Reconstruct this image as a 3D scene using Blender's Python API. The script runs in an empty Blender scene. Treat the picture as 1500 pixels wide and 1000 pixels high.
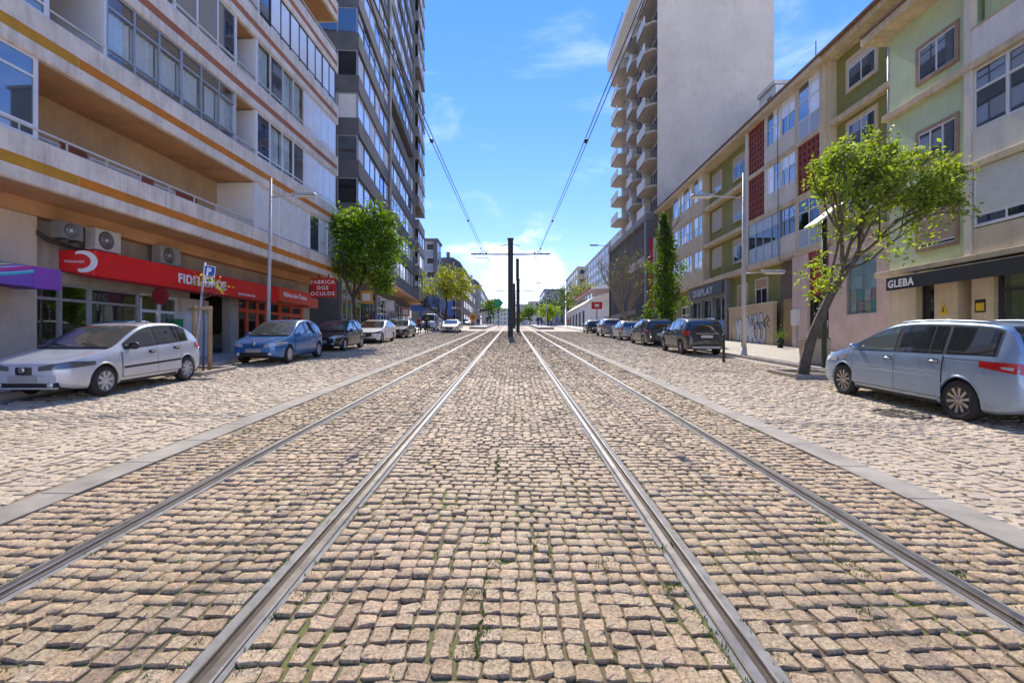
import bpy, bmesh, math, random
import numpy as np
from mathutils import Vector, Matrix, Euler
rnd = random.Random(7)
C = bpy.context.scene.collection
SC = bpy.context.scene
R = math.radians

# ------------------------------------------------------------------ camera, sky, sun, exposure
F = 725.0 / 1500.0            # focal length over picture width
HC = 1.58                     # eye height above the paving under the camera
cam = bpy.data.cameras.new('camera'); camo = bpy.data.objects.new('camera', cam); C.objects.link(camo)
cam.sensor_width = 36; cam.lens = 36 * F; cam.clip_start = .05; cam.clip_end = 4000
camo.location = (0, 0, HC); camo.rotation_euler = (R(90), 0, 0)
SC.camera = camo

SUN_EL, SUN_AZ = R(44), R(-1.2)      # azimuth from +Y, negative to the left
W = bpy.data.worlds.new("World"); SC.world = W; W.use_nodes = True
nt = W.node_tree; nt.nodes.clear()
def nn(tree, t, **kw):
    n = tree.nodes.new(t)
    for k, v in kw.items():
        if k == 'inp':
            for a, b in v.items(): n.inputs[a].default_value = b
        else: setattr(n, k, v)
    return n
sky = nn(nt, 'ShaderNodeTexSky', sky_type='NISHITA', sun_disc=False)
sky.sun_elevation = SUN_EL; sky.sun_rotation = SUN_AZ
sky.altitude = 0; sky.air_density = 1.0; sky.dust_density = 0.0; sky.ozone_density = 1.6
tc = nn(nt, 'ShaderNodeTexCoord'); sep = nn(nt, 'ShaderNodeSeparateXYZ')
nt.links.new(tc.outputs['Generated'], sep.inputs[0])
def wmath(op, a, b=None, c=None, clamp=False):
    n = nn(nt, 'ShaderNodeMath', operation=op, use_clamp=clamp)
    for i, x in enumerate((a, b, c)):
        if x is None: continue
        if isinstance(x, (int, float)): n.inputs[i].default_value = x
        else: nt.links.new(x, n.inputs[i])
    return n.outputs[0]
# low bank of cumulus all round the horizon, plus faint high streaks
mp = nn(nt, 'ShaderNodeMapping'); mp.inputs['Scale'].default_value = (1, 1, 1.7); mp.inputs['Location'].default_value = (.9, .0, .12)
nt.links.new(tc.outputs['Generated'], mp.inputs[0])
n1 = nn(nt, 'ShaderNodeTexNoise', inp={'Scale': 5.2, 'Detail': 9, 'Roughness': .56, 'Distortion': .15})
nt.links.new(mp.outputs[0], n1.inputs['Vector'])
el = wmath('MAXIMUM', sep.outputs['Z'], 0.0)
bank = wmath('MULTIPLY_ADD', el, -1.5, .325)                 # high near the horizon, negative above about 8 degrees
cl = wmath('ADD', n1.outputs['Fac'], bank)
clm = nn(nt, 'ShaderNodeMapRange', interpolation_type='SMOOTHSTEP', inp={'From Min': .56, 'From Max': .8, 'To Min': 0, 'To Max': 1})
nt.links.new(cl, clm.inputs[0])
mp2 = nn(nt, 'ShaderNodeMapping'); mp2.inputs['Scale'].default_value = (1.2, .5, 3.4); mp2.inputs['Rotation'].default_value = (0, .5, .3)
nt.links.new(tc.outputs['Generated'], mp2.inputs[0])
n2 = nn(nt, 'ShaderNodeTexNoise', inp={'Scale': 3.1, 'Detail': 6, 'Roughness': .6, 'Distortion': .4})
nt.links.new(mp2.outputs[0], n2.inputs['Vector'])
ci = nn(nt, 'ShaderNodeMapRange', interpolation_type='SMOOTHSTEP', inp={'From Min': .5, 'From Max': .85, 'To Min': 0, 'To Max': .3})
nt.links.new(n2.outputs['Fac'], ci.inputs[0])
cover = wmath('MAXIMUM', clm.outputs[0], ci.outputs[0])
hsv = nn(nt, 'ShaderNodeHueSaturation', inp={'Hue': .5, 'Saturation': 1.45, 'Value': .9}); gam = nn(nt, 'ShaderNodeGamma', inp={'Gamma': .72}); nt.links.new(sky.outputs[0], gam.inputs[0])
tn = nn(nt, 'ShaderNodeMixRGB', blend_type='MULTIPLY', inp={0: 1.0}); nt.links.new(gam.outputs[0], tn.inputs[1]); tn.inputs[2].default_value = (.86, .81, 1.0, 1)
nt.links.new(tn.outputs[0], hsv.inputs['Color'])
mixc = nn(nt, 'ShaderNodeMixRGB'); nt.links.new(cover, mixc.inputs[0]); nt.links.new(hsv.outputs[0], mixc.inputs[1])
ccol = nn(nt, 'ShaderNodeMixRGB'); nt.links.new(n1.outputs['Fac'], ccol.inputs[0]); ccol.inputs[1].default_value = (3.4, 3.6, 4.0, 1); ccol.inputs[2].default_value = (5.2, 5.2, 5.3, 1); nt.links.new(ccol.outputs[0], mixc.inputs[2])
bg = nn(nt, 'ShaderNodeBackground'); bg.inputs['Strength'].default_value = 0.14
nt.links.new(mixc.outputs[0], bg.inputs['Color'])
wo = nn(nt, 'ShaderNodeOutputWorld'); nt.links.new(bg.outputs[0], wo.inputs['Surface'])

sl = bpy.data.lights.new('sun', 'SUN'); sl.energy = 2.0; sl.angle = R(.53); sl.color = (1, .93, .82)
so = bpy.data.objects.new('sun', sl); C.objects.link(so)
sd = Vector((math.sin(SUN_AZ) * math.cos(SUN_EL), math.cos(SUN_AZ) * math.cos(SUN_EL), math.sin(SUN_EL)))
so.rotation_euler = sd.to_track_quat('Z', 'Y').to_euler(); so.location = (0, 0, 60)
VS = SC.view_settings
VS.view_transform = 'Standard'; VS.look = 'None'; VS.exposure = 1.72; VS.gamma = 1; VS.use_curve_mapping = False
SC.render.engine = 'CYCLES'
SC.cycles.max_bounces = 7; SC.cycles.diffuse_bounces = 4; SC.cycles.glossy_bounces = 3; SC.cycles.transparent_max_bounces = 10
SC.cycles.use_denoising = True; SC.cycles.sample_clamp_indirect = 8
SC.cycles.caustics_reflective = False; SC.cycles.caustics_refractive = False

# ------------------------------------------------------------------ the street's slope
S, CR, YF = .0462, .006, 118.0
def gz(x, y):
    t = max(0.0, min(1.0, (y - (YF - 14)) / 28.0))
    yy = y if y < YF - 14 else (YF - 14 + 28 * (t - t * t / 2) if t < 1 else YF)
    return S * yy - CR * max(-12, min(16, x))
def gp(px, py, up=0.0):            # where a point of the photograph meets the street (photo pixels, 1500 wide)
    a, b = (py - 500) / 725.0, (px - 750) / 725.0
    Y = (HC - up) / (a + S - CR * b)
    return Vector((b * Y, Y, gz(b * Y, Y) + up))

# ------------------------------------------------------------------ materials
def new_mat(name):
    m = bpy.data.materials.new(name); m.use_nodes = True
    t = m.node_tree; b = t.nodes['Principled BSDF']
    return m, t, b
MATS = {}
def M(name, col, rough=.7, metal=0.0, var=.12, scale=3.0, bump=0.0, bscale=60.0, streak=0.0, dirt=(.12, .1, .08), spec=None, coat=0.0, fine=0.0):
    if name in MATS: return MATS[name]
    m, t, b = new_mat(name)
    L = t.links.new
    b.inputs['Roughness'].default_value = rough; b.inputs['Metallic'].default_value = metal
    if spec is not None: b.inputs['Specular IOR Level'].default_value = spec
    if coat: b.inputs['Coat Weight'].default_value = coat; b.inputs['Coat Roughness'].default_value = .04
    tc = nn(t, 'ShaderNodeTexCoord')
    src = None
    if var > 0:
        n = nn(t, 'ShaderNodeTexNoise', inp={'Scale': scale, 'Detail': 6, 'Roughness': .62}); L(tc.outputs['Object'], n.inputs['Vector'])
        mr = nn(t, 'ShaderNodeMapRange', inp={'From Min': .3, 'From Max': .7, 'To Min': 1 - var, 'To Max': 1 + var}); L(n.outputs['Fac'], mr.inputs[0])
        mx = nn(t, 'ShaderNodeVectorMath', operation='SCALE'); mx.inputs[0].default_value = col; L(mr.outputs[0], mx.inputs['Scale'])
        src = mx.outputs[0]
    if fine > 0:
        n = nn(t, 'ShaderNodeTexNoise', inp={'Scale': 140.0, 'Detail': 3, 'Roughness': .7}); L(tc.outputs['Object'], n.inputs['Vector'])
        mr = nn(t, 'ShaderNodeMapRange', inp={'From Min': .3, 'From Max': .7, 'To Min': 1 - fine, 'To Max': 1 + fine}); L(n.outputs['Fac'], mr.inputs[0])
        mx = nn(t, 'ShaderNodeVectorMath', operation='SCALE'); L(mr.outputs[0], mx.inputs['Scale'])
        if src is None: mx.inputs[0].default_value = col
        else: L(src, mx.inputs[0])
        src = mx.outputs[0]
    if streak > 0:
        mpn = nn(t, 'ShaderNodeMapping'); mpn.inputs['Scale'].default_value = (1.0, 1.0, .09); L(tc.outputs['Object'], mpn.inputs[0])
        n = nn(t, 'ShaderNodeTexNoise', inp={'Scale': 5.5, 'Detail': 7, 'Roughness': .68}); L(mpn.outputs[0], n.inputs['Vector'])
        n3 = nn(t, 'ShaderNodeTexNoise', inp={'Scale': 1.3, 'Detail': 5, 'Roughness': .7}); L(tc.outputs['Object'], n3.inputs['Vector'])
        mu = nn(t, 'ShaderNodeMath', operation='MULTIPLY'); L(n.outputs['Fac'], mu.inputs[0]); L(n3.outputs['Fac'], mu.inputs[1])
        mr = nn(t, 'ShaderNodeMapRange', inp={'From Min': .22, 'From Max': .42, 'To Min': 0, 'To Max': streak}); L(mu.outputs[0], mr.inputs[0])
        mc = nn(t, 'ShaderNodeMixRGB'); L(mr.outputs[0], mc.inputs[0])
        if src is None: mc.inputs[1].default_value = (*col, 1)
        else: L(src, mc.inputs[1])
        mc.inputs[2].default_value = (*dirt, 1); src = mc.outputs[0]
    if src is None: b.inputs['Base Color'].default_value = (*col, 1)
    else: L(src, b.inputs['Base Color'])
    if bump > 0:
        n = nn(t, 'ShaderNodeTexNoise', inp={'Scale': bscale, 'Detail': 5, 'Roughness': .6}); L(tc.outputs['Object'], n.inputs['Vector'])
        bn = nn(t, 'ShaderNodeBump', inp={'Strength': .6, 'Distance': bump}); L(n.outputs['Fac'], bn.inputs['Height']); L(bn.outputs[0], b.inputs['Normal'])
    MATS[name] = m
    return m

def glass_mat(name, tint=(.55, .62, .66), ior=1.6, rough=.02, opacity=0.0, body=(.02, .025, .03)):
    """clear pane: see-through with a real mirror reflection; opacity adds a tinted body"""
    m, t, b = new_mat(name); t.nodes.remove(b); L = t.links.new
    out = [n for n in t.nodes if n.type == 'OUTPUT_MATERIAL'][0]
    lw = nn(t, 'ShaderNodeLayerWeight', inp={'Blend': .5}); f0 = ((ior - 1) / (ior + 1)) ** 2      # Schlick, the same from both sides of the sheet
    pw = nn(t, 'ShaderNodeMath', operation='POWER'); L(lw.outputs['Facing'], pw.inputs[0]); pw.inputs[1].default_value = 5
    fr = nn(t, 'ShaderNodeMath', operation='MULTIPLY_ADD'); L(pw.outputs[0], fr.inputs[0]); fr.inputs[1].default_value = 1 - f0; fr.inputs[2].default_value = f0
    gl = nn(t, 'ShaderNodeBsdfGlossy', inp={'Roughness': rough, 'Color': (.95, .97, 1, 1)})
    tr = nn(t, 'ShaderNodeBsdfTransparent', inp={'Color': (*tint, 1)})
    di = nn(t, 'ShaderNodeBsdfDiffuse', inp={'Color': (*body, 1)})
    m1 = nn(t, 'ShaderNodeMixShader', inp={0: opacity}); L(tr.outputs[0], m1.inputs[1]); L(di.outputs[0], m1.inputs[2])
    # slightly wavy sheet
    tcn = nn(t, 'ShaderNodeTexCoord'); no = nn(t, 'ShaderNodeTexNoise', inp={'Scale': .9, 'Detail': 1}); L(tcn.outputs['Object'], no.inputs['Vector'])
    bm = nn(t, 'ShaderNodeBump', inp={'Strength': .2, 'Distance': .004}); L(no.outputs['Fac'], bm.inputs['Height']); L(bm.outputs[0], gl.inputs['Normal'])
    m2 = nn(t, 'ShaderNodeMixShader'); L(fr.outputs[0], m2.inputs[0]); L(m1.outputs[0], m2.inputs[1]); L(gl.outputs[0], m2.inputs[2])
    L(m2.outputs[0], out.inputs['Surface'])
    return m
GL_CLEAR = glass_mat('clear_pane', (.88, .92, .93), 1.75)
GL_DARK = glass_mat('dark_pane', (.3, .33, .36), 1.9, opacity=.55)
GL_BLUE = glass_mat('blue_grey_pane', (.42, .47, .55), 2.9, opacity=.45, body=(.1, .13, .18))
GL_SHOP = glass_mat('shop_pane', (.7, .73, .7), 2.5)
GL_CAR = glass_mat('car_glass', (.16, .19, .18), 1.6, opacity=.25)
GL_CARC = glass_mat('car_windscreen', (.5, .56, .54), 1.55, opacity=.0)

# ------------------------------------------------------------------ mesh helper
class MB:
    def __init__(s): s.v = []; s.f = []; s.m = []; s.sm = []
    def vert(s, *p): s.v.append(tuple(p)); return len(s.v) - 1
    def face(s, idx, m=0, smooth=False): s.f.append(tuple(idx)); s.m.append(m); s.sm.append(smooth)
    def poly(s, pts, m=0, smooth=False):
        i = len(s.v); s.v += [tuple(p) for p in pts]; s.face(range(i, i + len(pts)), m, smooth)
    def box(s, x0, x1, y0, y1, z0, z1, m=0):
        if x0 > x1: x0, x1 = x1, x0
        if y0 > y1: y0, y1 = y1, y0
        if z0 > z1: z0, z1 = z1, z0
        i = len(s.v)
        s.v += [(x0, y0, z0), (x1, y0, z0), (x1, y1, z0), (x0, y1, z0), (x0, y0, z1), (x1, y0, z1), (x1, y1, z1), (x0, y1, z1)]
        for f in ((0, 3, 2, 1), (4, 5, 6, 7), (0, 1, 5, 4), (1, 2, 6, 5), (2, 3, 7, 6), (3, 0, 4, 7)): s.face([i + k for k in f], m)
    def hexa(s, p, m=0):       # eight corners ordered like box()
        i = len(s.v); s.v += [tuple(q) for q in p]
        for f in ((0, 3, 2, 1), (4, 5, 6, 7), (0, 1, 5, 4), (1, 2, 6, 5), (2, 3, 7, 6), (3, 0, 4, 7)): s.face([i + k for k in f], m)
    def prism(s, poly, axis, a0, a1, m=0, smooth=False):
        """poly: 2-D points counter-clockwise; extruded along axis 'x','y' or 'z'"""
        def P(u, v, a):
            return (a, u, v) if axis == 'x' else ((u, a, v) if axis == 'y' else (u, v, a))
        i = len(s.v); n = len(poly)
        s.v += [P(u, v, a0) for u, v in poly] + [P(u, v, a1) for u, v in poly]
        s.face([i + k for k in range(n)][::-1], m); s.face([i + n + k for k in range(n)], m)
        for k in range(n): s.face((i + k, i + (k + 1) % n, i + n + (k + 1) % n, i + n + k), m, smooth)
    def tube(s, pts, r, n=8, m=0, cap=True, smooth=True):
        pts = [Vector(p) for p in pts]; rs = r if isinstance(r, (list, tuple)) else [r] * len(pts)
        base = len(s.v); up = None
        for k, p in enumerate(pts):
            d = (pts[min(k + 1, len(pts) - 1)] - pts[max(k - 1, 0)]).normalized()
            if up is None:
                up = Vector((0, 0, 1)) if abs(d.z) < .9 else Vector((1, 0, 0))
            a = d.cross(up).normalized(); b = d.cross(a).normalized(); up = -b if False else up
            for j in range(n):
                t = 2 * math.pi * j / n; q = p + (a * math.cos(t) + b * math.sin(t)) * rs[k]; s.v.append(tuple(q))
        for k in range(len(pts) - 1):
            for j in range(n):
                s.face((base + k * n + j, base + k * n + (j + 1) % n, base + (k + 1) * n + (j + 1) % n, base + (k + 1) * n + j), m, smooth)
        if cap:
            s.face([base + j for j in range(n)][::-1], m); e = base + (len(pts) - 1) * n; s.face([e + j for j in range(n)], m)
    def lathe(s, prof, c=(0, 0, 0), axis='z', n=16, m=0, smooth=True, caps=True):
        """prof: (radius, along) pairs"""
        base = len(s.v)
        for r, a in prof:
            for j in range(n):
                t = 2 * math.pi * j / n; u, v = r * math.cos(t), r * math.sin(t)
                p = (u, v, a) if axis == 'z' else ((a, u, v) if axis == 'x' else (v, a, u))
                s.v.append((c[0] + p[0], c[1] + p[1], c[2] + p[2]))
        for k in range(len(prof) - 1):
            for j in range(n):
                s.face((base + k * n + j, base + k * n + (j + 1) % n, base + (k + 1) * n + (j + 1) % n, base + (k + 1) * n + j), m, smooth)
        if caps:
            s.face([base + j for j in range(n)][::-1], m); e = base + (len(prof) - 1) * n; s.face([e + j for j in range(n)], m)
    def build(s, name, mats, parent=None, bevel=0.0, loc=None, link=True):
        me = bpy.data.meshes.new(name); me.from_pydata(s.v, [], s.f)
        for mm in (mats if isinstance(mats, (list, tuple)) else [mats]): me.materials.append(mm)
        me.polygons.foreach_set('material_index', s.m); me.polygons.foreach_set('use_smooth', s.sm)
        me.update()
        o = bpy.data.objects.new(name, me)
        if link: C.objects.link(o)
        if parent: o.parent = parent
        if loc is not None: o.location = loc
        if bevel > 0:
            b = o.modifiers.new('edges', 'BEVEL'); b.width = bevel; b.segments = 2; b.limit_method = 'ANGLE'; b.angle_limit = R(40)
        return o
def fixn(o):
    bm = bmesh.new(); bm.from_mesh(o.data); bmesh.ops.recalc_face_normals(bm, faces=bm.faces); bm.to_mesh(o.data); bm.free()
    return o
def tag(o, label, cat, group=None, kind=None):
    o['label'] = label; o['category'] = cat
    if group: o['group'] = group
    if kind: o['kind'] = kind
    return o
def thing(name, label, cat, loc=(0, 0, 0), rz=0.0, group=None):
    o = bpy.data.objects.new(name, None); C.objects.link(o); o.empty_display_size = .3
    o.location = loc; o.rotation_euler = (0, 0, rz)
    return tag(o, label, cat, group)
def struct(o): o['kind'] = 'structure'; return o
def dup(root, loc=None, rz=None, label=None, group=None):
    kids = {}
    for o in bpy.data.objects:
        if o.parent: kids.setdefault(o.parent.name, []).append(o)
    def cp(o, par):
        c = o.copy(); C.objects.link(c)
        if par: c.parent = par
        for ch in kids.get(o.name, []): cp(ch, c)
        return c
    r = cp(root, None)
    if loc is not None: r.location = loc
    if rz is not None: r.rotation_euler = (0, 0, rz)
    if label: r['label'] = label
    if group: r['group'] = group
    return r
def text_obj(name, body, size, mat, parent=None, loc=(0, 0, 0), rot=(0, 0, 0), bold=0.0, ext=.006, align='LEFT', sx=1.0, spacing=1.0):
    cu = bpy.data.curves.new(name, 'FONT'); cu.body = body; cu.size = size; cu.extrude = ext; cu.offset = bold; cu.align_x = align
    cu.space_character = spacing; cu.resolution_u = 3
    o = bpy.data.objects.new(name + '_tmp', cu); C.objects.link(o)
    me = bpy.data.meshes.new_from_object(o.evaluated_get(bpy.context.evaluated_depsgraph_get()))
    bpy.data.objects.remove(o); bpy.data.curves.remove(cu)
    me.materials.clear(); me.materials.append(mat)
    r = bpy.data.objects.new(name, me); C.objects.link(r); r.parent = parent; r.location = loc; r.rotation_euler = rot; r.scale = (sx, 1, 1)
    return r
# ------------------------------------------------------------------ ground, track bed, roads, pavements
def sheet(name, x0, x1, ys, dz, mat, parent=None, nx=1):
    mb = MB(); xs = [x0 + (x1 - x0) * i / nx for i in range(nx + 1)]
    for y in ys:
        for x in xs: mb.vert(x, y, gz(x, y) + dz)
    n = nx + 1
    for j in range(len(ys) - 1):
        for i in range(nx): mb.face((j * n + i, j * n + i + 1, (j + 1) * n + i + 1, (j + 1) * n + i))
    return mb.build(name, mat, parent)
yl = list(range(-30, 100, 5)) + list(range(100, 140, 2)) + [160, 220, 400, 900, 2500]
earth = M('dry_earth', (.3, .26, .21), .95, var=.2, scale=.4)
struct(sheet('ground', -600, 600, yl, -.30, earth, nx=40))

# bedding between the stones: sandy dirt with moss
def bed_mat(name, moss, k=1.0):
    m, t, b = new_mat(name); L = t.links.new; tcn = nn(t, 'ShaderNodeTexCoord')
    n = nn(t, 'ShaderNodeTexNoise', inp={'Scale': 1.5, 'Detail': 6, 'Roughness': .7}); L(tcn.outputs['Object'], n.inputs['Vector'])
    n2 = nn(t, 'ShaderNodeTexNoise', inp={'Scale': 30, 'Detail': 4, 'Roughness': .7}); L(tcn.outputs['Object'], n2.inputs['Vector'])
    r1 = nn(t, 'ShaderNodeValToRGB'); L(n2.outputs['Fac'], r1.inputs[0])
    r1.color_ramp.elements[0].position = .3; r1.color_ramp.elements[0].color = (.075 * k, .05 * k, .026 * k, 1)
    r1.color_ramp.elements[1].position = .72; r1.color_ramp.elements[1].color = (.2 * k, .155 * k, .1 * k, 1)
    mr = nn(t, 'ShaderNodeMapRange', inp={'From Min': .6 - moss, 'From Max': .74 - moss, 'To Min': 0, 'To Max': .8}); L(n.outputs['Fac'], mr.inputs[0])
    mx = nn(t, 'ShaderNodeMixRGB'); L(mr.outputs[0], mx.inputs[0]); L(r1.outputs[0], mx.inputs[1]); mx.inputs[2].default_value = (.13, .15, .03, 1)
    L(mx.outputs[0], b.inputs['Base Color']); b.inputs['Roughness'].default_value = .95
    bn = nn(t, 'ShaderNodeBump', inp={'Strength': .8, 'Distance': .01}); L(n2.outputs['Fac'], bn.inputs['Height']); L(bn.outputs[0], b.inputs['Normal'])
    return m
def sett_mat(name, cols, single, rough=.6, speck=.5, far=False):
    """granite: colour of the stone from its own random number, crystals and pits in the material"""
    m, t, b = new_mat(name); L = t.links.new; tcn = nn(t, 'ShaderNodeTexCoord'); geo = nn(t, 'ShaderNodeNewGeometry')
    if single:
        oi = nn(t, 'ShaderNodeObjectInfo'); rv = oi.outputs['Random']; st = None
    else:
        at = nn(t, 'ShaderNodeAttribute', attribute_name='rnd'); rv = at.outputs['Fac']
        at2 = nn(t, 'ShaderNodeAttribute', attribute_name='stain'); st = at2.outputs['Fac']
    r = nn(t, 'ShaderNodeValToRGB'); L(rv, r.inputs[0]); cr = r.color_ramp
    while len(cr.elements) < len(cols): cr.elements.new(.5)
    for i, c in enumerate(cols): cr.elements[i].position = i / (len(cols) - 1); cr.elements[i].color = (*c, 1)
    pos = geo.outputs['Position']
    # crystals
    n = nn(t, 'ShaderNodeTexNoise', inp={'Scale': 60, 'Detail': 5, 'Roughness': .8}); L(pos, n.inputs['Vector'])
    mr = nn(t, 'ShaderNodeMapRange', inp={'From Min': .32, 'From Max': .66, 'To Min': 1 - speck, 'To Max': 1 + speck * .55}); L(n.outputs['Fac'], mr.inputs[0])
    # broad tone drift over the paving
    n3 = nn(t, 'ShaderNodeTexNoise', inp={'Scale': .55, 'Detail': 5, 'Roughness': .6}); L(pos, n3.inputs['Vector'])
    mr3 = nn(t, 'ShaderNodeMapRange', inp={'From Min': .3, 'From Max': .7, 'To Min': .84, 'To Max': 1.12}); L(n3.outputs['Fac'], mr3.inputs[0])
    mm = nn(t, 'ShaderNodeMath', operation='MULTIPLY'); L(mr.outputs[0], mm.inputs[0]); L(mr3.outputs[0], mm.inputs[1])
    sc = nn(t, 'ShaderNodeVectorMath', operation='SCALE'); L(r.outputs[0], sc.inputs[0]); L(mm.outputs[0], sc.inputs['Scale'])
    # brown rusty pits
    n4 = nn(t, 'ShaderNodeTexNoise', inp={'Scale': 42, 'Detail': 5, 'Roughness': .72}); L(pos, n4.inputs['Vector'])
    mr4 = nn(t, 'ShaderNodeMapRange', inp={'From Min': .515, 'From Max': .63, 'To Min': 0, 'To Max': min(.95, speck * 1.25)}); L(n4.outputs['Fac'], mr4.inputs[0])
    mx = nn(t, 'ShaderNodeMixRGB'); L(mr4.outputs[0], mx.inputs[0]); L(sc.outputs[0], mx.inputs[1]); mx.inputs[2].default_value = (.2, .115, .065, 1)
    # some stretches of the paving are greener and duller than others
    n5 = nn(t, 'ShaderNodeTexNoise', inp={'Scale': .32, 'Detail': 4, 'Roughness': .6}); L(pos, n5.inputs['Vector'])
    mr5 = nn(t, 'ShaderNodeMapRange', inp={'From Min': .42, 'From Max': .66, 'To Min': 0, 'To Max': .8 if speck > .3 else .3}); L(n5.outputs['Fac'], mr5.inputs[0])
    mg = nn(t, 'ShaderNodeMixRGB', blend_type='MULTIPLY'); L(mr5.outputs[0], mg.inputs[0]); L(mx.outputs[0], mg.inputs[1]); mg.inputs[2].default_value = (.88, .91, .8, 1)
    src = mg.outputs[0]
    if st is not None:
        ms = nn(t, 'ShaderNodeMixRGB'); L(st, ms.inputs[0]); L(src, ms.inputs[1]); ms.inputs[2].default_value = (.13, .12, .115, 1); src = ms.outputs[0]
    L(src, b.inputs['Base Color']); b.inputs['Roughness'].default_value = rough; b.inputs['Specular IOR Level'].default_value = .35
    ad = nn(t, 'ShaderNodeMath', operation='ADD'); L(n.outputs['Fac'], ad.inputs[0]); L(n4.outputs['Fac'], ad.inputs[1])
    bn = nn(t, 'ShaderNodeBump', inp={'Strength': .9, 'Distance': .008}); L(ad.outputs[0], bn.inputs['Height']); L(bn.outputs[0], b.inputs['Normal'])
    return m
TC = [(.48, .33, .2), (.55, .405, .262), (.6, .425, .275), (.5, .35, .215), (.59, .455, .305)]
RC = [(.56, .445, .315), (.61, .495, .36), (.53, .415, .295), (.65, .53, .39), (.59, .445, .31)]
SET_T, SET_TS = sett_mat('pink_granite', TC, False, .6, .62), sett_mat('pink_granite_stone', TC, True, .6, .62)
SET_R, SET_RS = sett_mat('cream_granite', RC, False, .62, .14), sett_mat('cream_granite_stone', RC, True, .62, .14)

nr = np.random.default_rng(11)
RING = np.array([(-1, -.72), (-.78, -1), (.78, -1), (1, -.72), (1, .72), (.78, 1), (-.78, 1), (-1, .72)], float)
# a rounder corner: pull the eight points on to the rectangle's rim
def stone_mesh_arrays(cx, cy, wx, wy, rot, cz, near, tilt=.05, rough=.06):
    """arrays of stones -> verts, faces(list of arrays). near: rounded 8-gon with shoulder; far: plain block"""
    n = len(cx)
    ca, sa = np.cos(rot), np.sin(rot)
    tx, ty = nr.normal(0, tilt, n), nr.normal(0, tilt, n)
    def place(lx, ly, lz):     # lx,ly (n,k) metres
        gx = cx[:, None] + lx * ca[:, None] - ly * sa[:, None]; gy = cy[:, None] + lx * sa[:, None] + ly * ca[:, None]
        gzv = cz[:, None] + lz + lx * tx[:, None] + ly * (ty[:, None])
        return np.stack([gx, gy, gzv], -1)
    if near:
        k = 8; j = nr.normal(0, rough, (n, k, 2)); rx = (RING[None, :, 0] + j[..., 0]) * wx[:, None] / 2; ry = (RING[None, :, 1] + j[..., 1]) * wy[:, None] / 2
        hz = nr.normal(0, .0028, (n, k))
        top = place(rx * .92, ry * .92, hz); sh = place(rx, ry, -.005 + hz * .8); bot = place(rx * 1.0, ry * 1.0, -.07 + 0 * hz)
        cen = place(np.zeros((n, 1)), np.zeros((n, 1)), nr.normal(.002, .003, (n, 1)))
        V = np.concatenate([cen, top, sh, bot], 1); nv = 25
        i = np.arange(8); i2 = (i + 1) % 8
        tris = np.stack([np.zeros(8, int), 1 + i, 1 + i2], -1); q1 = np.stack([1 + i, 9 + i, 9 + i2, 1 + i2], -1); q2 = np.stack([9 + i, 17 + i, 17 + i2, 9 + i2], -1)
        quads = np.concatenate([q1, q2])
    else:
        sq = np.array([(-1, -1), (1, -1), (1, 1), (-1, 1)], float); j = nr.normal(0, rough, (n, 4, 2))
        rx = (sq[None, :, 0] + j[..., 0]) * wx[:, None] / 2; ry = (sq[None, :, 1] + j[..., 1]) * wy[:, None] / 2
        top = place(rx * .95, ry * .95, nr.normal(0, .0015, (n, 4))); bot = place(rx, ry, np.full((n, 4), -.014))
        V = np.concatenate([top, bot], 1); nv = 8; tris = np.zeros((0, 3), int)
        i = np.arange(4); i2 = (i + 1) % 4
        quads = np.concatenate([np.array([[0, 1, 2, 3]]), np.stack([i, 4 + i, 4 + i2, i2], -1)])
    off = (np.arange(n) * nv)[:, None, None]
    return V.reshape(-1, 3), (tris[None] + off).reshape(-1, 3), (quads[None] + off).reshape(-1, 4), nv
def np_mesh(name, parts, mat):
    """parts: list of (V,tris,quads, rnd, stain per vertex)"""
    V = []; T = []; Q = []; rn = []; sn = []; o = 0
    for v, t, q, a, b in parts:
        V.append(v); T.append(t + o); Q.append(q + o); rn.append(a); sn.append(b); o += len(v)
    V = np.concatenate(V); T = np.concatenate(T); Q = np.concatenate(Q)
    me = bpy.data.meshes.new(name); me.vertices.add(len(V)); me.vertices.foreach_set('co', V.astype(np.float32).ravel())
    loops = np.concatenate([T.ravel(), Q.ravel()]); nt_, nq = len(T), len(Q)
    me.loops.add(len(loops)); me.loops.foreach_set('vertex_index', loops.astype(np.int32))
    me.polygons.add(nt_ + nq)
    me.polygons.foreach_set('loop_start', np.concatenate([np.arange(nt_) * 3, nt_ * 3 + np.arange(nq) * 4]).astype(np.int32))
    try: me.polygons.foreach_set('loop_total', np.concatenate([np.full(nt_, 3), np.full(nq, 4)]).astype(np.int32))
    except Exception: pass
    me.update(calc_edges=True); me.validate()
    for nm, arr in (('rnd', rn), ('stain', sn)):
        at = me.attributes.new(nm, 'FLOAT', 'POINT'); at.data.foreach_set('value', np.concatenate(arr).astype(np.float32))
    me.materials.append(mat)
    ob = bpy.data.objects.new(name, me); C.objects.link(ob)
    return ob
GZ = np.vectorize(gz)
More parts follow.
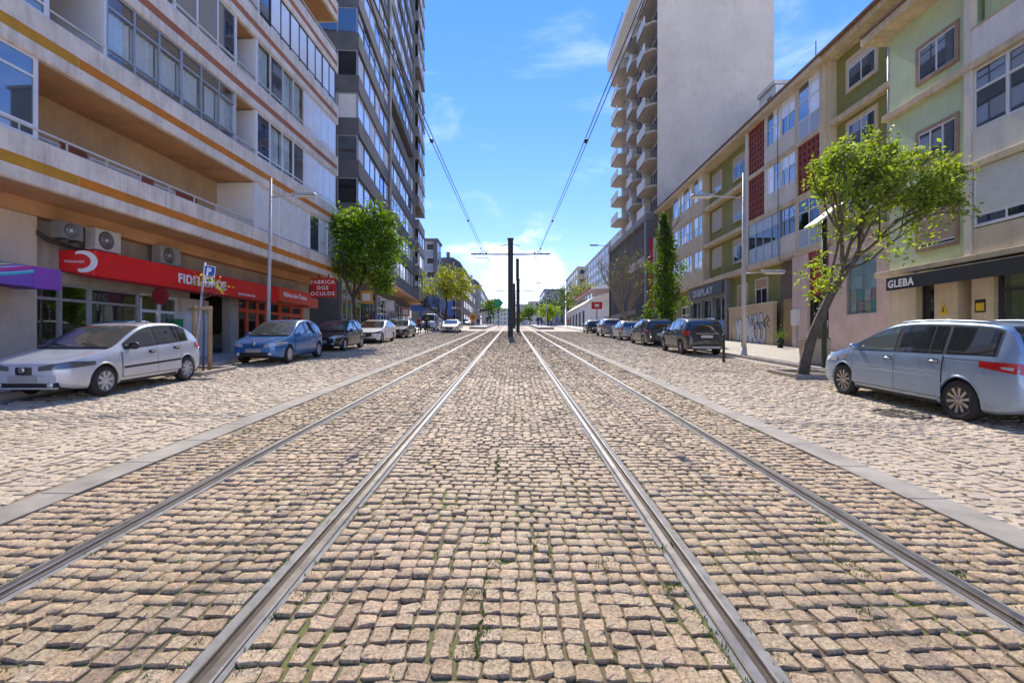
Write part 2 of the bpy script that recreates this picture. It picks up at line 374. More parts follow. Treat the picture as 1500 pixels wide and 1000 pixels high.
def pave(owner, part, cx, cy, wx, wy, rot, mats, near_to, stain, lift=0.0, tilt=.05, rough=.06, singles=300):
    """lay one field of stones: the biggest in the picture as single objects, the rest as one joined part"""
    cz = GZ(cx, cy) + lift + nr.normal(0, .004, len(cx))
    vis = (np.abs(cx) < cy * 1.05 + .1) & (cy > 1.95)
    order = np.argsort(np.where(vis, cy + .12 * np.abs(cx), 1e9))
    solo = np.zeros(len(cx), bool); solo[order[:singles]] = True
    protos = []
    one = np.ones(1)
    for k in range(14):
        v, t, q, nv = stone_mesh_arrays(one * 0, one * 0, one, one, one * 0, one * 0, True, 0, rough)
        z = v[:, 2].copy(); me = bpy.data.meshes.new(part); me.from_pydata([tuple(x) for x in v], [], [tuple(x) for x in t] + [tuple(x) for x in q]); me.materials.append(mats[1]); protos.append(me)
    for i in np.nonzero(solo)[0]:
        o = bpy.data.objects.new(part, protos[rnd.randrange(14)]); C.objects.link(o); o.parent = owner
        o.location = (cx[i], cy[i], cz[i]); o.scale = (wx[i], wy[i], 1); o.rotation_euler = (rnd.gauss(0, tilt) + S, rnd.gauss(0, tilt), rot[i])
    rest = ~solo; parts = []
    for sel, near in ((rest & (cy < near_to), True), (rest & (cy >= near_to), False)):
        idx = np.nonzero(sel)[0]
        if len(idx) == 0: continue
        v, t, q, nv = stone_mesh_arrays(cx[idx], cy[idx], wx[idx], wy[idx], rot[idx], cz[idx], near, tilt, rough)
        parts.append((v, t, q, np.repeat(nr.random(len(idx)), nv), np.repeat(stain[idx], nv)))
    ob = np_mesh(part + 's', parts, mats[0]); ob.parent = owner; ob['kind'] = 'stuff'
    return ob

TL, TR = -3.86, 3.52           # the tram reservation
KL, KR = -4.18, 3.86           # outer edge of the concrete strips
PL, PR = -9.5, 9.5             # kerbs of the pavements
YN = 62.0
RAILS = [(-2.9, -1), (-1.375, 1), (1.135, -1), (2.66, 1)]     # groove centre, side of the running head
yb = [-6, 0, 5, 10, 15, 20, 25, 30, 35, 40, 50, 60, 70, 80, 90, 100] + list(range(104, 134, 3)) + [160, 300]
track = struct(sheet('track_bed', TL, TR, yb, -.014, bed_mat('mossy_bedding', .13), nx=4))
roadl = struct(sheet('left_road', PL, KL, yb, -.012, bed_mat('sandy_bedding', -.1, 1.9), nx=4))
roadr = struct(sheet('right_road', KR, PR, yb, -.012, bed_mat('sandy_bedding_too', -.1, 1.9), nx=4))
# track setts: rows across, gently wandering, cut out where the rails run
px_, py_ = .108, .121
cx, cy = [], []
y = 1.6; r = 0
lanes = [(TL + .01, -2.9 - .115), (-2.9 + .095, -1.375 - .095), (-1.375 + .115, 1.135 - .115), (1.135 + .095, 2.66 - .095), (2.66 + .115, TR - .01)]
WX, WY, RT = [], [], []
while y < YN:
    p = py_
    for (a, b_) in lanes:
        n = max(1, round((b_ - a) / px_)); st = (b_ - a) / n
        jit = nr.normal(0, .007, n + 1); jit[0] = jit[-1] = 0
        ed = a + np.arange(n + 1) * st + jit
        if r % 2 == 1 and n > 6 and nr.random() < .4: ed[1:-1] += st * .35
        for i in range(n):
            w = ed[i + 1] - ed[i]; xm = (ed[i] + ed[i + 1]) / 2
            cx.append(xm + .012 * math.sin(y * 1.7 + i)); cy.append(y + .03 * math.sin(xm * 2.1 + y * .8) + nr.normal(0, .006)); 
            g = .007 + abs(nr.normal(0, .0045))
            WX.append(max(.05, w - g)); WY.append(p - g - abs(nr.normal(0, .006))); RT.append(nr.normal(0, .035))
    y += p; r += 1
cx, cy, WX, WY, RT = map(np.array, (cx, cy, WX, WY, RT))
pave(track, 'sett', cx, cy, WX, WY, RT, (SET_T, SET_TS), 13.0, np.clip(nr.normal(.0, .08, len(cx)), 0, .3), 0, .035, .1)
# road setts in segmental arcs, polished and pale
def arcs(x0, x1):
    X, Y, w, h, ro = [], [], [], [], []
    bw, rise = 1.33, .26
    nb = int(math.ceil((x1 - x0) / bw)) + 1
    for b_ in range(-1, nb):
        k = round(bw / .136)
        for row in range(int((YN - 1.5) / .122)):
            for i in range(k):
                u = (i + .5) / k * 2 - 1 + nr.normal(0, .02)
                xm = x0 + (b_ + .5) * bw + u * bw / 2 + nr.normal(0, .004)
                if xm < x0 + .05 or xm > x1 - .05: continue
                ym = 1.5 + row * .122 - rise * (1 - u * u) + nr.normal(0, .008)
                X.append(xm); Y.append(ym); ro.append(math.atan(2 * rise * u / (bw / 2)) * .8 + nr.normal(0, .06))
                g = .004 + abs(nr.normal(0, .006)); w.append(bw / k - g); h.append(.122 - g)
    return map(np.array, (X, Y, w, h, ro))
for own, x0, x1 in ((roadl, PL + .32, KL), (roadr, KR, PR - .32)):
    X, Y, w, h, ro = arcs(x0, x1)
    # a darker, oily band of stones crosses the carriageway, and a few patches
    d = np.abs(Y - (7.75 + .25 * np.sin(X * .9)))
    st = np.where(d < .28, .75 * (1 - d / .28) + .1, 0) * (nr.random(len(X)) * .7 + .3)
    for (ax, ay, rr) in ((-6.2, 19.5, .9), (6.1, 21.5, .8), (6.4, 15.2, .7), (-7.4, 26.5, 1.4), (5.6, 33, .8)):
        q = np.hypot((X - ax) / 1.6, Y - ay) / rr; st = np.maximum(st, np.where(q < 1, .55 * (1 - q), 0))
    st = np.clip(st + np.clip(nr.normal(-.04, .04, len(X)), 0, .15), 0, .9)
    pave(own, 'sett', X, Y, w, h, ro, (SET_R, SET_RS), 12.0, st, -.004, .022, .07)
# farther than single stones can be told apart: the same paving carried on by its material
def far_mat(name, c1, c2, mortar, sx, rough):
    m, t, b = new_mat(name); L = t.links.new; tcn = nn(t, 'ShaderNodeTexCoord')
    br = nn(t, 'ShaderNodeTexBrick', inp={'Scale': 1.0, 'Mortar Size': .012, 'Mortar Smooth': .3, 'Brick Width': sx, 'Row Height': .13})
    br.inputs['Color1'].default_value = (*c1, 1); br.inputs['Color2'].default_value = (*c2, 1); br.inputs['Mortar'].default_value = (*mortar, 1)
    L(tcn.outputs['Object'], br.inputs['Vector'])
    n = nn(t, 'ShaderNodeTexNoise', inp={'Scale': .4, 'Detail': 6, 'Roughness': .65}); L(tcn.outputs['Object'], n.inputs['Vector'])
    mr = nn(t, 'ShaderNodeMapRange', inp={'From Min': .3, 'From Max': .7, 'To Min': .86, 'To Max': 1.1}); L(n.outputs['Fac'], mr.inputs[0])
    sc = nn(t, 'ShaderNodeVectorMath', operation='SCALE'); L(br.outputs['Color'], sc.inputs[0]); L(mr.outputs[0], sc.inputs['Scale'])
    L(sc.outputs[0], b.inputs['Base Color']); b.inputs['Roughness'].default_value = rough
    return m
yf = [YN - .1, 70, 80, 90, 100] + list(range(104, 134, 3)) + [160, 300]
FT = far_mat('distant_pink_setts', (.44, .34, .23), (.4, .3, .2), (.26, .2, .14), .14, .85); FR = far_mat('distant_cream_setts', (.56, .46, .34), (.5, .41, .3), (.36, .3, .23), .135, .85)
for own, x0, x1, mt in ((track, TL, TR, FT), (roadl, PL, KL, FR), (roadr, KR, PR, FR)):
    o = sheet('far_setts', x0, x1, yf, -.004, mt, own, 3); o['kind'] = 'stuff'

# rails with their sealing strips
steel = M('polished_steel', (.33, .3, .27), .36, 1.0, var=.3, scale=5, bump=.0006, bscale=30)
rust = M('brown_groove', (.07, .05, .035), .8, .2, var=.4, scale=12)
seal = M('grey_sealing', (.23, .22, .2), .85, var=.3, scale=9, bump=.004, bscale=70)
RL = ['outer rail of the left track with its wide head on the left', 'inner rail of the left track with mossy stones along its left side',
      'inner rail of the right track with a dark rubber strip on its right', 'outer rail of the right track beside the right concrete strip']
for k, (xg, sd_) in enumerate(RAILS):
    ys = [-3 + i * 3.0 for i in range(46)]
    def strip(name, prof, mats, mi, parent=None):
        mb = MB()
        for y in ys:
            for x, z in prof: mb.vert(xg + sd_ * x, y, gz(xg, y) + z)
        n = len(prof)
        for j in range(len(ys) - 1):
            for i in range(n - 1):
                q = (j * n + i, j * n + i + 1, (j + 1) * n + i + 1, (j + 1) * n + i); mb.face(q if sd_ > 0 else q[::-1], mi[i])
        return mb.build(name, mats, parent)
    # lip | groove | running head
    ro_ = strip('tram_rail', [(-.04, -.05), (-.038, -.002), (-.034, .003), (-.024, .003), (-.02, -.002), (-.016, -.011), (.017, -.011), (.02, -.002), (.026, .006), (.07, .008), (.078, .002), (.08, -.05)],
                [steel, rust], [0, 0, 0, 0, 1, 1, 1, 0, 0, 0, 0])
    tag(ro_, RL[k], 'tram rail', 'tram rails')
    strip('joint_seal', [(-.094, -.05), (-.092, -.006), (-.0405, -.008), (-.0405, -.05)], seal, [0, 0, 0], ro_)
    strip('joint_seal', [(.0805, -.05), (.0805, -.006), (.112, -.008), (.114, -.05)], seal, [0, 0, 0], ro_)
# concrete strips both sides of the reservation, laid as slabs
conc = M('strip_concrete', (.31, .275, .23), .85, var=.3, scale=1.8, bump=.003, bscale=90, streak=0, fine=.08)
for nm, x0, x1, sgn in (('left_strip', KL, TL, -1), ('right_strip', TR, KR, 1)):
    base = struct(sheet(nm, x0, x1, [-4, 10, 20, 30, 40, 60, 80, 100, 110, 120, 140], -.06, conc))
    y = 1.5; k = 0; pm = None
    while y < 112:
        ln = .96 if y < 60 else 4.0
        mb = MB(); g = .007
        z0, z1 = gz(x0, y) , gz(x0, y + ln)
        j0, j1 = rnd.uniform(-.006, .006), rnd.uniform(-.006, .006)
        mb.hexa([(x0 + j0, y + g, z0 - .12), (x1 + j0, y + g, gz(x1, y) - .12), (x1 + j1, y + ln - g, gz(x1, y + ln) - .12), (x0 + j1, y + ln - g, z1 - .12),
                 (x0 + j0, y + g, z0 + .012), (x1 + j0, y + g, gz(x1, y) + .012), (x1 + j1, y + ln - g, gz(x1, y + ln) + .012), (x0 + j1, y + ln - g, z1 + .012)])
        mb.build('kerb_slab', conc, base, bevel=.006 if y < 25 else 0); y += ln
# pavements with granite kerbstones
def calcada(name):
    m, t, b = new_mat(name); L = t.links.new; tcn = nn(t, 'ShaderNodeTexCoord')
    v = nn(t, 'ShaderNodeTexVoronoi', feature='DISTANCE_TO_EDGE', inp={'Scale': 13.0}); L(tcn.outputs['Object'], v.inputs['Vector'])
    vc = nn(t, 'ShaderNodeTexVoronoi', inp={'Scale': 13.0}); L(tcn.outputs['Object'], vc.inputs['Vector'])
    r = nn(t, 'ShaderNodeValToRGB'); L(v.outputs['Distance'], r.inputs[0]); r.color_ramp.elements[0].position = .02; r.color_ramp.elements[0].color = (.2, .17, .13, 1)
    r.color_ramp.elements[1].position = .09; r.color_ramp.elements[1].color = (.58, .53, .45, 1)
    n = nn(t, 'ShaderNodeTexNoise', inp={'Scale': .8, 'Detail': 6, 'Roughness': .65}); L(tcn.outputs['Object'], n.inputs['Vector'])
    mr = nn(t, 'ShaderNodeMapRange', inp={'From Min': .3, 'From Max': .7, 'To Min': .78, 'To Max': 1.08}); L(n.outputs['Fac'], mr.inputs[0])
    se = nn(t, 'ShaderNodeSeparateXYZ'); L(vc.outputs['Color'], se.inputs[0])
    mr2 = nn(t, 'ShaderNodeMapRange', inp={'To Min': .86, 'To Max': 1.1}); L(se.outputs[0], mr2.inputs[0])
    mm = nn(t, 'ShaderNodeMath', operation='MULTIPLY'); L(mr.outputs[0], mm.inputs[0]); L(mr2.outputs[0], mm.inputs[1])
    sc = nn(t, 'ShaderNodeVectorMath', operation='SCALE'); L(r.outputs[0], sc.inputs[0]); L(mm.outputs[0], sc.inputs['Scale'])
    L(sc.outputs[0], b.inputs['Base Color']); b.inputs['Roughness'].default_value = .6
    bn = nn(t, 'ShaderNodeBump', inp={'Strength': .6, 'Distance': .008}); L(v.outputs['Distance'], bn.inputs['Height']); L(bn.outputs[0], b.inputs['Normal'])
    return m
CALC = calcada('limestone_mosaic')
kerbm = M('kerb_granite', (.42, .38, .33), .75, var=.18, scale=5, bump=.002, bscale=120, fine=.12)
ys_p = [-6] + [5 * i for i in range(21)] + [104, 110, 116, 122, 130, 160, 300]
pavl = struct(sheet('left_pavement', -17, PL - .14, ys_p, .12, CALC, nx=2)); pavr = struct(sheet('right_pavement', PR + .14, 24, ys_p, .12, CALC, nx=2))
for own, xa, xb in ((pavl, PL - .14, PL), (pavr, PR, PR + .14)):
    y = 2.0
    while y < 104:
        ln = 1.0 if y < 45 else 4.0
        mb = MB(); j = rnd.uniform(-.006, .006); h = .124 + rnd.uniform(-.004, .004)
        mb.hexa([(xa + j, y + .004, gz(xa, y) - .2), (xb + j, y + .004, gz(xb, y) - .2), (xb + j, y + ln - .004, gz(xb, y + ln) - .2), (xa + j, y + ln - .004, gz(xa, y + ln) - .2),
                 (xa + j, y + .004, gz(xa, y) + h), (xb + j, y + .004, gz(xb, y) + h), (xb + j, y + ln - .004, gz(xb, y + ln) + h), (xa + j, y + ln - .004, gz(xa, y + ln) + h)])
        mb.build('kerbstone', kerbm, own, bevel=.012 if y < 30 else 0); y += ln
# gutters
for nm, x0, x1 in (('gutter', PL, PL + .3), ('gutter', PR - .3, PR)):
    o = sheet('gutter', x0, x1, [y_ for y_ in ys_p if y_ < 125], -.006, kerbm, roadl if x0 < 0 else roadr)

# weeds in the joints
gr = MB()
def tuft(x, y, n, h, sp):
    for _ in range(n):
        bx, by = x + rnd.gauss(0, sp), y + rnd.gauss(0, sp * 1.3); a = rnd.uniform(0, 6.28); hh = h * rnd.uniform(.4, 1.1); l = rnd.uniform(.2, .9) * hh; w = .0035 + hh * .05
        z = gz(bx, by) - .012
        dx, dy = math.cos(a), math.sin(a)
        gr.poly([(bx - dy * w, by + dx * w, z), (bx + dy * w, by - dx * w, z), (bx + dx * l * .6 + dy * w * .7, by + dy * l * .6 - dx * w * .7, z + hh * .75), (bx + dx * l, by + dy * l, z + hh)])
for i in range(1100):
    k = rnd.random(); y = 2 + 15 * rnd.random() ** 1.7
    if k < .42:
        xg, sd_ = RAILS[rnd.randrange(4)]; tuft(xg + rnd.choice((-1, 1)) * rnd.uniform(.1, .16), y, rnd.randint(5, 16), .022, .02)
    elif k < .62: tuft(-.17 + rnd.gauss(0, .02) + .05 * math.sin(y), 2.3 + rnd.random() * 3.2, rnd.randint(5, 12), .02, .015)
    else: tuft(rnd.uniform(TL, TR), y, rnd.randint(6, 16), .022, .022)
for i in range(240):
    y = 2.0 + 4.5 * rnd.random() ** 1.5; x = -.17 + .108 * rnd.choice((0, 0, 0, 2, -3, 4, 6)) + rnd.gauss(0, .012); tuft(x, y, rnd.randint(4, 9), .014, .012)
for (x, y) in ((-1.72, 3.3), (.95, 2.9), (1.0, 3.4), (.62, 3.15), (.9, 6.0), (1.6, 3.3), (2.25, 3.5), (2.4, 3.9), (1.9, 2.6), (2.2, 3.1), (-.95, 4.5), (.66, 7.6), (.2, 3.5), (2.35, 4.4)):
    for _ in range(3): tuft(x + rnd.gauss(0, .04), y + rnd.gauss(0, .05), 22, .03, .03)
gm = M('weed_green', (.2, .25, .035), .7, var=.35, scale=8)
go = gr.build('grass', gm); go['kind'] = 'stuff'; go['label'] = 'short green weeds and moss growing in the joints between the tram setts'; go['category'] = 'weeds'
# ------------------------------------------------------------------ large buildings, left side
plast = M('stained_concrete_band', (.78, .69, .58), .85, var=.16, scale=1.1, streak=.55, dirt=(.3, .23, .17), bump=.004, bscale=25, fine=.06)
ochre = M('orange_ochre_paint', (.6, .2, .015), .75, var=.15, scale=1.5, streak=.25, dirt=(.25, .13, .04))
ochrey = M('mustard_ochre_paint', (.54, .27, .018), .75, var=.15, scale=1.5, streak=.25, dirt=(.25, .15, .04))
brick_red = M('red_brown_paint', (.42, .15, .065), .75, var=.15, scale=1.5, streak=.3, dirt=(.18, .1, .06))
soffit = M('brown_soffit_paint', (.55, .31, .15), .85, var=.2, scale=.9)
loggia = M('tan_loggia_wall', (.58, .4, .23), .85, var=.18, scale=.9, streak=.2)
loggiad = M('maroon_wall_panel', (.3, .1, .06), .8, var=.2)
walu = M('white_aluminium', (.72, .73, .75), .4, .0, var=.05)
galu = M('grey_aluminium', (.4, .41, .42), .4, .5, var=.08)
dalu = M('dark_frame', (.05, .05, .055), .45, .2, var=.1)
shut = M('beige_shutter', (.55, .5, .43), .6, var=.1)
shutw = M('white_shutter', (.76, .74, .7), .55, var=.07)
frost = M('frosted_white_panel', (.84, .86, .88), .12, 0, var=.05, coat=.6)
curt = M('white_curtain', (.85, .87, .86), .9, var=.1, scale=6)
dark = M('dark_room', (.035, .032, .03), .9, var=.2)
interior = M('dim_interior', (.4, .35, .28), .9, var=.35, scale=1.2)
railm = M('cream_handrail', (.6, .58, .53), .5, .1, var=.08)
gwall = M('grey_shop_wall', (.42, .37, .3), .85, var=.2, scale=1.2, streak=.35)
beigew = M('beige_wall', (.64, .52, .39), .85, var=.15, scale=1.2, streak=.25)

def frame_bay(par, name, yz, plane, nx, mats, split=(), fw=.05, depth=.07, sgn=1, pane_mats=None, curtains=0.0, sub='pane', ang=None, jamb=True):
    """a run of glazing in the plane x=plane (outward = sgn*x) over y0..y1,z0..z1: one frame part with panes as sub-parts.
    split: heights of transoms; pane_mats: callable(i, j) -> material or None"""
    y0, y1, z0, z1 = yz
    mb = MB(); xo, xi = plane, plane - sgn * depth
    zs = [z0] + list(split) + [z1]
    st = (y1 - y0) / nx
    for i in range(nx + 1):
        w = fw if 0 < i < nx else fw * .9
        yc = y0 + i * st; a, b = (yc - w / 2, yc + w / 2)
        if i == 0: a, b = y0, y0 + w
        if i == nx: a, b = y1 - w, y1
        mb.box(xi, xo, a, b, z0, z1)
    for k, z in enumerate(zs):
        w = fw
        a, b = (z - w / 2, z + w / 2)
        if k == 0: a, b = z0, z0 + w
        if k == len(zs) - 1: a, b = z1 - w, z1
        for i in range(nx):
            mb.box(xi + sgn * .006, xo - sgn * .006, y0 + i * st + fw / 2, y0 + (i + 1) * st - fw / 2, a, b)
    f = mb.build(name, mats, par)
    for i in range(nx):
        for j in range(len(zs) - 1):
            pm = pane_mats(i, j) if pane_mats else GL_DARK
            if pm is None: continue
            q = MB(); xp = plane - sgn * depth * (.35 if (i % 2) else .6)
            a, b, c, d = y0 + i * st + fw * .4, y0 + (i + 1) * st - fw * .4, zs[j] + fw * .4, zs[j + 1] - fw * .4
            t = .006
            q.box(xp - t, xp, a, b, c, d)
            q.build(sub if pm not in (frost, shut, shutw) else 'panel', pm, f)
            if curtains and rnd.random() < curtains and pm not in (frost, shut, shutw) and (zs[j + 1] - zs[j]) > .7:
                q = MB(); n = 14; xc = plane - sgn * (depth + .12); amp = .03
                wdt = b - a; s0 = a if rnd.random() < .75 else a + wdt * rnd.uniform(.1, .4); s1 = b
                for k in range(n + 1):
                    yy = s0 + (s1 - s0) * k / n; xx = xc + amp * math.sin(k * 2.4 + i)
                    q.vert(xx, yy, c); q.vert(xx, yy, d)
                for k in range(n): q.face((2 * k, 2 * k + 2, 2 * k + 3, 2 * k + 1), 0, True)
                q.build('curtain', curt, f)
    return f

# --- apartment block over the shops. Local frame: x outward from the balcony face, y along the street, z up
AB_RZ = -math.atan(.0524); AB_Z = gz(-11, 14)
ab = thing('apartment_building', 'long pale apartment block with orange striped balcony bands above red shop signs', 'building', (-11.085, 0, AB_Z), AB_RZ)
def za(h): return HC + h - AB_Z         # height above the lens -> local z
U0, U1 = -5.0, 27.4; NB = 7; DEP = 1.65
def bb(i): return za(3.44 + 2.85 * i)
mid_j = [12.0 + 4.2 * k for k in range(-4, 4)]
for i in range(NB + 1):
    b = bb(i); js = [U0] + [j for j in mid_j if U0 < j < U1] + [U1]
    prot = 0.0
    for a, c in zip(js[:-1], js[1:]):
        mb = MB(); g = .004
        sc = (2 if c <= 12.01 else 1) if i == 0 else ((2 if 7 < a < 8 else 1) if i == 1 else 3)
        # profile: drip, fascia, recessed stripe, parapet, top
        pr = [(-.16, b), (-.03, b), (0, b + .04), (0, b + .30), (-.022, b + .30), (-.022, b + .55), (0, b + .55), (0, b + 1.02), (-.02, b + 1.04), (-.14, b + 1.04), (-.16, b + 1.0)]
        n = len(pr)
        for y in (a + g, c - g):
            for x, z in pr: mb.vert(x + prot, y, z)
        for k in range(n):
            k2 = (k + 1) % n; mb.face((k, k2, n + k2, n + k), sc if k == 4 else 0)
        mb.face(list(range(n)), 0); mb.face([n + k for k in range(n)][::-1], 0)
        fixn(mb.build('parapet_panel', [plast, ochre, ochrey, brick_red], ab))
    mb = MB(); mb.box(-DEP - 8.0, -.165, U0, U1 - .02, b + .02, b + .24, 0); mb.build('floor_slab', soffit, ab)
    mb = MB()   # end cheek of the band
    mb.box(-DEP, -.005, U1 + .001, U1 + .12, b + .01, b + 1.03); mb.build('parapet_end', plast, ab)
# back walls and roof
for i in range(NB):
    z0, z1 = bb(i) + .25, bb(i + 1) + .015
    mb = MB(); mb.box(-DEP - .25, -DEP, U0, U1 - .05, z0, z1); mb.build('back_wall', loggia, ab)
mb = MB(); mb.box(-DEP - 12, -.02, U0, U1, bb(NB) + .25, bb(NB) + .9); mb.build('roof', plast, ab)
mb = MB(); mb.box(-DEP - 12, -DEP - .3, U0, U0 + .3, 0, bb(NB) + .2); mb.box(-DEP - 12, -DEP - .3, U1 - .35, U1 - .05, 0, bb(NB) + .2); mb.box(-DEP - 12, -DEP - 11.7, U0 + .3, U1 - .35, 0, bb(NB) + .2); mb.build('side_wall', plast, ab)
# rails along the open stretches
def handrail(i, a, c):
    b = bb(i) + 1.04; mb = MB(); mb.box(-.115, -.045, a, c, b + .2, b + .245)
    n = max(1, int((c - a) / 1.05)); 
    for k in range(n + 1):
        y = a + .05 + (c - a - .1) * k / n; mb.box(-.095, -.065, y - .015, y + .015, b - .02, b + .2)
    mb.build('handrail', railm, ab)
def cheek(i, y, mt=walu):          # end wall of an enclosure, seen inside the open loggia
    mb = MB(); mb.box(-DEP + .005, -.2, y - .03, y + .03, bb(i) + .25, bb(i + 1) - .01); mb.build('partition_panel', mt, ab)
    mb = MB(); mb.box(-.2, -.06, y - .05, y + .05, bb(i) + 1.04, bb(i + 1) - .005); mb.build('corner_post', walu, ab)
def enclose(i, a, c, n, mats=walu, pm=None, cur=.6, tr=(.27, 1.36)):
    b = bb(i) + 1.045
    return frame_bay(ab, 'glazed_balcony', (a, c, b, bb(i + 1) - .004), -.055, n, mats, [b + t for t in tr], .055, .07, 1, pm or (lambda p, q: GL_CLEAR), cur)
def backdoor(i, a, c, z0=.25, z1=2.3, mt=shut, gap=.0):
    mb = MB(); b = bb(i)
    mb.box(-DEP, -DEP + .06, a - .07, a, b + z0, b + z1 + .07); mb.box(-DEP, -DEP + .06, c, c + .07, b + z0, b + z1 + .07); mb.box(-DEP, -DEP + .06, a, c, b + z1, b + z1 + .07)
    f = mb.build('shutter_frame', walu, ab)
    mb = MB(); n = 20; h = (z1 - z0 - gap) / n
    for k in range(n):
        z = b + z0 + gap + k * h; mb.hexa([(-DEP + .0, a, z), (-DEP + .04, a, z + .004), (-DEP + .04, c, z + .004), (-DEP, c, z), (-DEP + .0, a, z + h - .004), (-DEP + .022, a, z + h - .004), (-DEP + .022, c, z + h - .004), (-DEP, c, z + h - .004)])
    mb.build('roller_shutter', mt, f)
    if gap > .1:
        mb = MB(); mb.box(-DEP + .012, -DEP + .018, a + .002, c - .002, b + z0, b + z0 + gap - .002); mb.build('pane', GL_DARK, f)
P_c = lambda p, q: GL_CLEAR
def P_mix(white_from, g=GL_BLUE, w=frost, low=None):
    return lambda p, q: (w if p >= white_from else g) if (q == 1 or low is None) else low
# first floor: dark glazed bay, open loggia with shutters, bay of white shutters
enclose(0, 4.6, 11.0, 4, walu, lambda p, q: GL_BLUE, .15); cheek(0, 11.0); handrail(0, 3.0, 19.4)
for a, c, g in ((11.75, 13.0, 0), (14.0, 15.6, 0.0), (16.4, 17.2, 0)): backdoor(0, a, c, .25, 1.72, shutw, g)
for a, c in ((11.15, 11.66), (13.1, 13.9), (15.7, 16.3), (17.3, 18.4)):
    mb = MB(); mb.box(-DEP, -DEP + .02, a, c, bb(0) + .25, bb(0) + 1.95); mb.build('wall_panel', loggiad, ab)
cheek(0, 19.6, shutw)
enclose(0, 19.65, 23.2, 2, walu, lambda p, q: shutw, 0, (.04,)); enclose(0, 23.2, 27.3, 4, walu, lambda p, q: [frost, GL_BLUE, frost, frost][p], 0, (.04,))
# second floor
enclose(1, 4.0, 11.25, 5, walu, lambda p, q: GL_BLUE, .1); cheek(1, 11.25); handrail(1, 11.25, 12.75)
enclose(1, 12.8, 15.5, 3, galu, lambda p, q: GL_CLEAR, 1.0); enclose(1, 15.5, 18.25, 3, galu, lambda p, q: GL_CLEAR, 1.0); cheek(1, 18.25); cheek(1, 12.78)
handrail(1, 18.25, 19.6); cheek(1, 19.6)
enclose(1, 19.65, 23.6, 4, walu, lambda p, q: GL_CLEAR if p % 3 else GL_BLUE, .9, (.2,)); enclose(1, 23.6, 27.3, 5, walu, lambda p, q: frost, 0, (.2,))
# third floor
enclose(2, 6.0, 15.2, 8, walu, lambda p, q: GL_CLEAR if p % 2 else GL_BLUE, .8); handrail(2, 12.0, 19.6); enclose(2, 15.2, 18.3, 3, walu, lambda p, q: GL_BLUE, .1, (.2,)); cheek(2, 18.3)
cheek(2, 19.65); enclose(2, 19.7, 23.6, 4, railm, lambda p, q: GL_CLEAR if p != 1 else GL_BLUE, .9, (.2,)); enclose(2, 23.6, 27.3, 4, walu, lambda p, q: frost, 0, (.2,))
# fourth floor
enclose(3, 6.0, 18.2, 10, walu, lambda p, q: GL_BLUE, .2); cheek(3, 18.2); handrail(3, 18.2, 19.8); cheek(3, 19.8)
enclose(3, 19.85, 27.3, 9, dalu, lambda p, q: frost if p > 0 else GL_BLUE, .2, (.2,))
for i in (4, 5, 6):
    enclose(i, 6.0, 17.0, 8, walu, lambda p, q: GL_BLUE, .2); handrail(i, 17, 27.3)
# doors in the open gaps
for i, a, c in ((1, 11.4, 12.6), (1, 18.4, 19.45), (2, 18.45, 19.5), (3, 18.4, 19.6), (4, 19, 20.5), (4, 22, 24), (5, 19, 20.5), (5, 22, 24)):
    mb = MB(); mb.box(-DEP, -DEP + .05, a, c, bb(i) + .25, bb(i) + 2.3); f = mb.build('door_frame', galu, ab)
    mb = MB(); mb.box(-DEP + .05, -DEP + .056, a + .06, c - .06, bb(i) + .3, bb(i) + 2.24); mb.build('pane', GL_DARK, f)
# shop floor: recessed wall 1.6 m behind the balcony face
XW = -1.62; zt = bb(0) + .02; zg = -.9
def wallbox(name, a, c, z0, z1, mt, x0=XW - .3, x1=XW):
    mb = MB(); mb.box(x0, x1, a, c, z0, z1); return mb.build(name, mt, ab)
wallbox('shop_wall', U0, 10.2, zg, zt, gwall)
wallbox('pier', 10.2, 12.25, zg, zt, beigew, XW - .3, XW + .25)
wallbox('shop_wall', 12.25, 15.8, zg, za(-.22), gwall); wallbox('shop_wall', 12.25, 18.0, za(1.55), zt, gwall)
wallbox('pier', 17.45, 18.9, zg, za(1.55) - .004, beigew, XW - .3, XW + .1); wallbox('shop_wall', 18.0, U1 - .02, za(1.95), zt, gwall)
wallbox('pier', 20.3, 20.85, zg, za(1.95) - .004, gwall, XW - .3, XW + .05)
wallbox('shop_wall', 20.85, 26.6, zg, za(-.1), M('red_orange_trim', (.7, .1, .03), .5, var=.08)); wallbox('pier', 26.6, U1 - .02, zg, za(1.95) - .004, gwall, XW - .3, XW + .05)
wallbox('shop_interior', U0, U1 - .02, zg, zt, interior, XW - 5.0, XW - 4.6); wallbox('shop_floor', U0, U1 - .05, zg - .1, zg + .9, interior, XW - 4.6, XW - .32)
wallbox('soffit_beam', U0, U1 - .05, bb(0) - .34, bb(0) + .018, soffit, XW + .0, XW + .35)
frame_bay(ab, 'shop_window', (12.28, 14.0, za(-.22), za(1.55) - .003), XW - .02, 2, galu, [za(1.12)], .07, .09, 1, lambda p, q: GL_SHOP)
frame_bay(ab, 'shop_window', (14.0, 15.78, za(-.22), za(1.55) - .003), XW - .02, 1, galu, [za(1.12)], .07, .09, 1, lambda p, q: GL_SHOP)
frame_bay(ab, 'shop_door', (15.8, 17.44, za(-1.0), za(1.55) - .003), XW - .05, 2, walu, [za(1.0)], .09, .09, 1, lambda p, q: GL_SHOP)
wallbox('entrance_recess', 18.9, 20.3, zg, za(1.95), dark, XW - 2.0, XW - 1.2)
ro_m = MATS['red_orange_trim']
frame_bay(ab, 'shop_window', (20.86, 23.2, za(-.1), za(1.95) - .003), XW - .02, 3, ro_m, [za(1.35)], .16, .1, 1, lambda p, q: GL_SHOP)
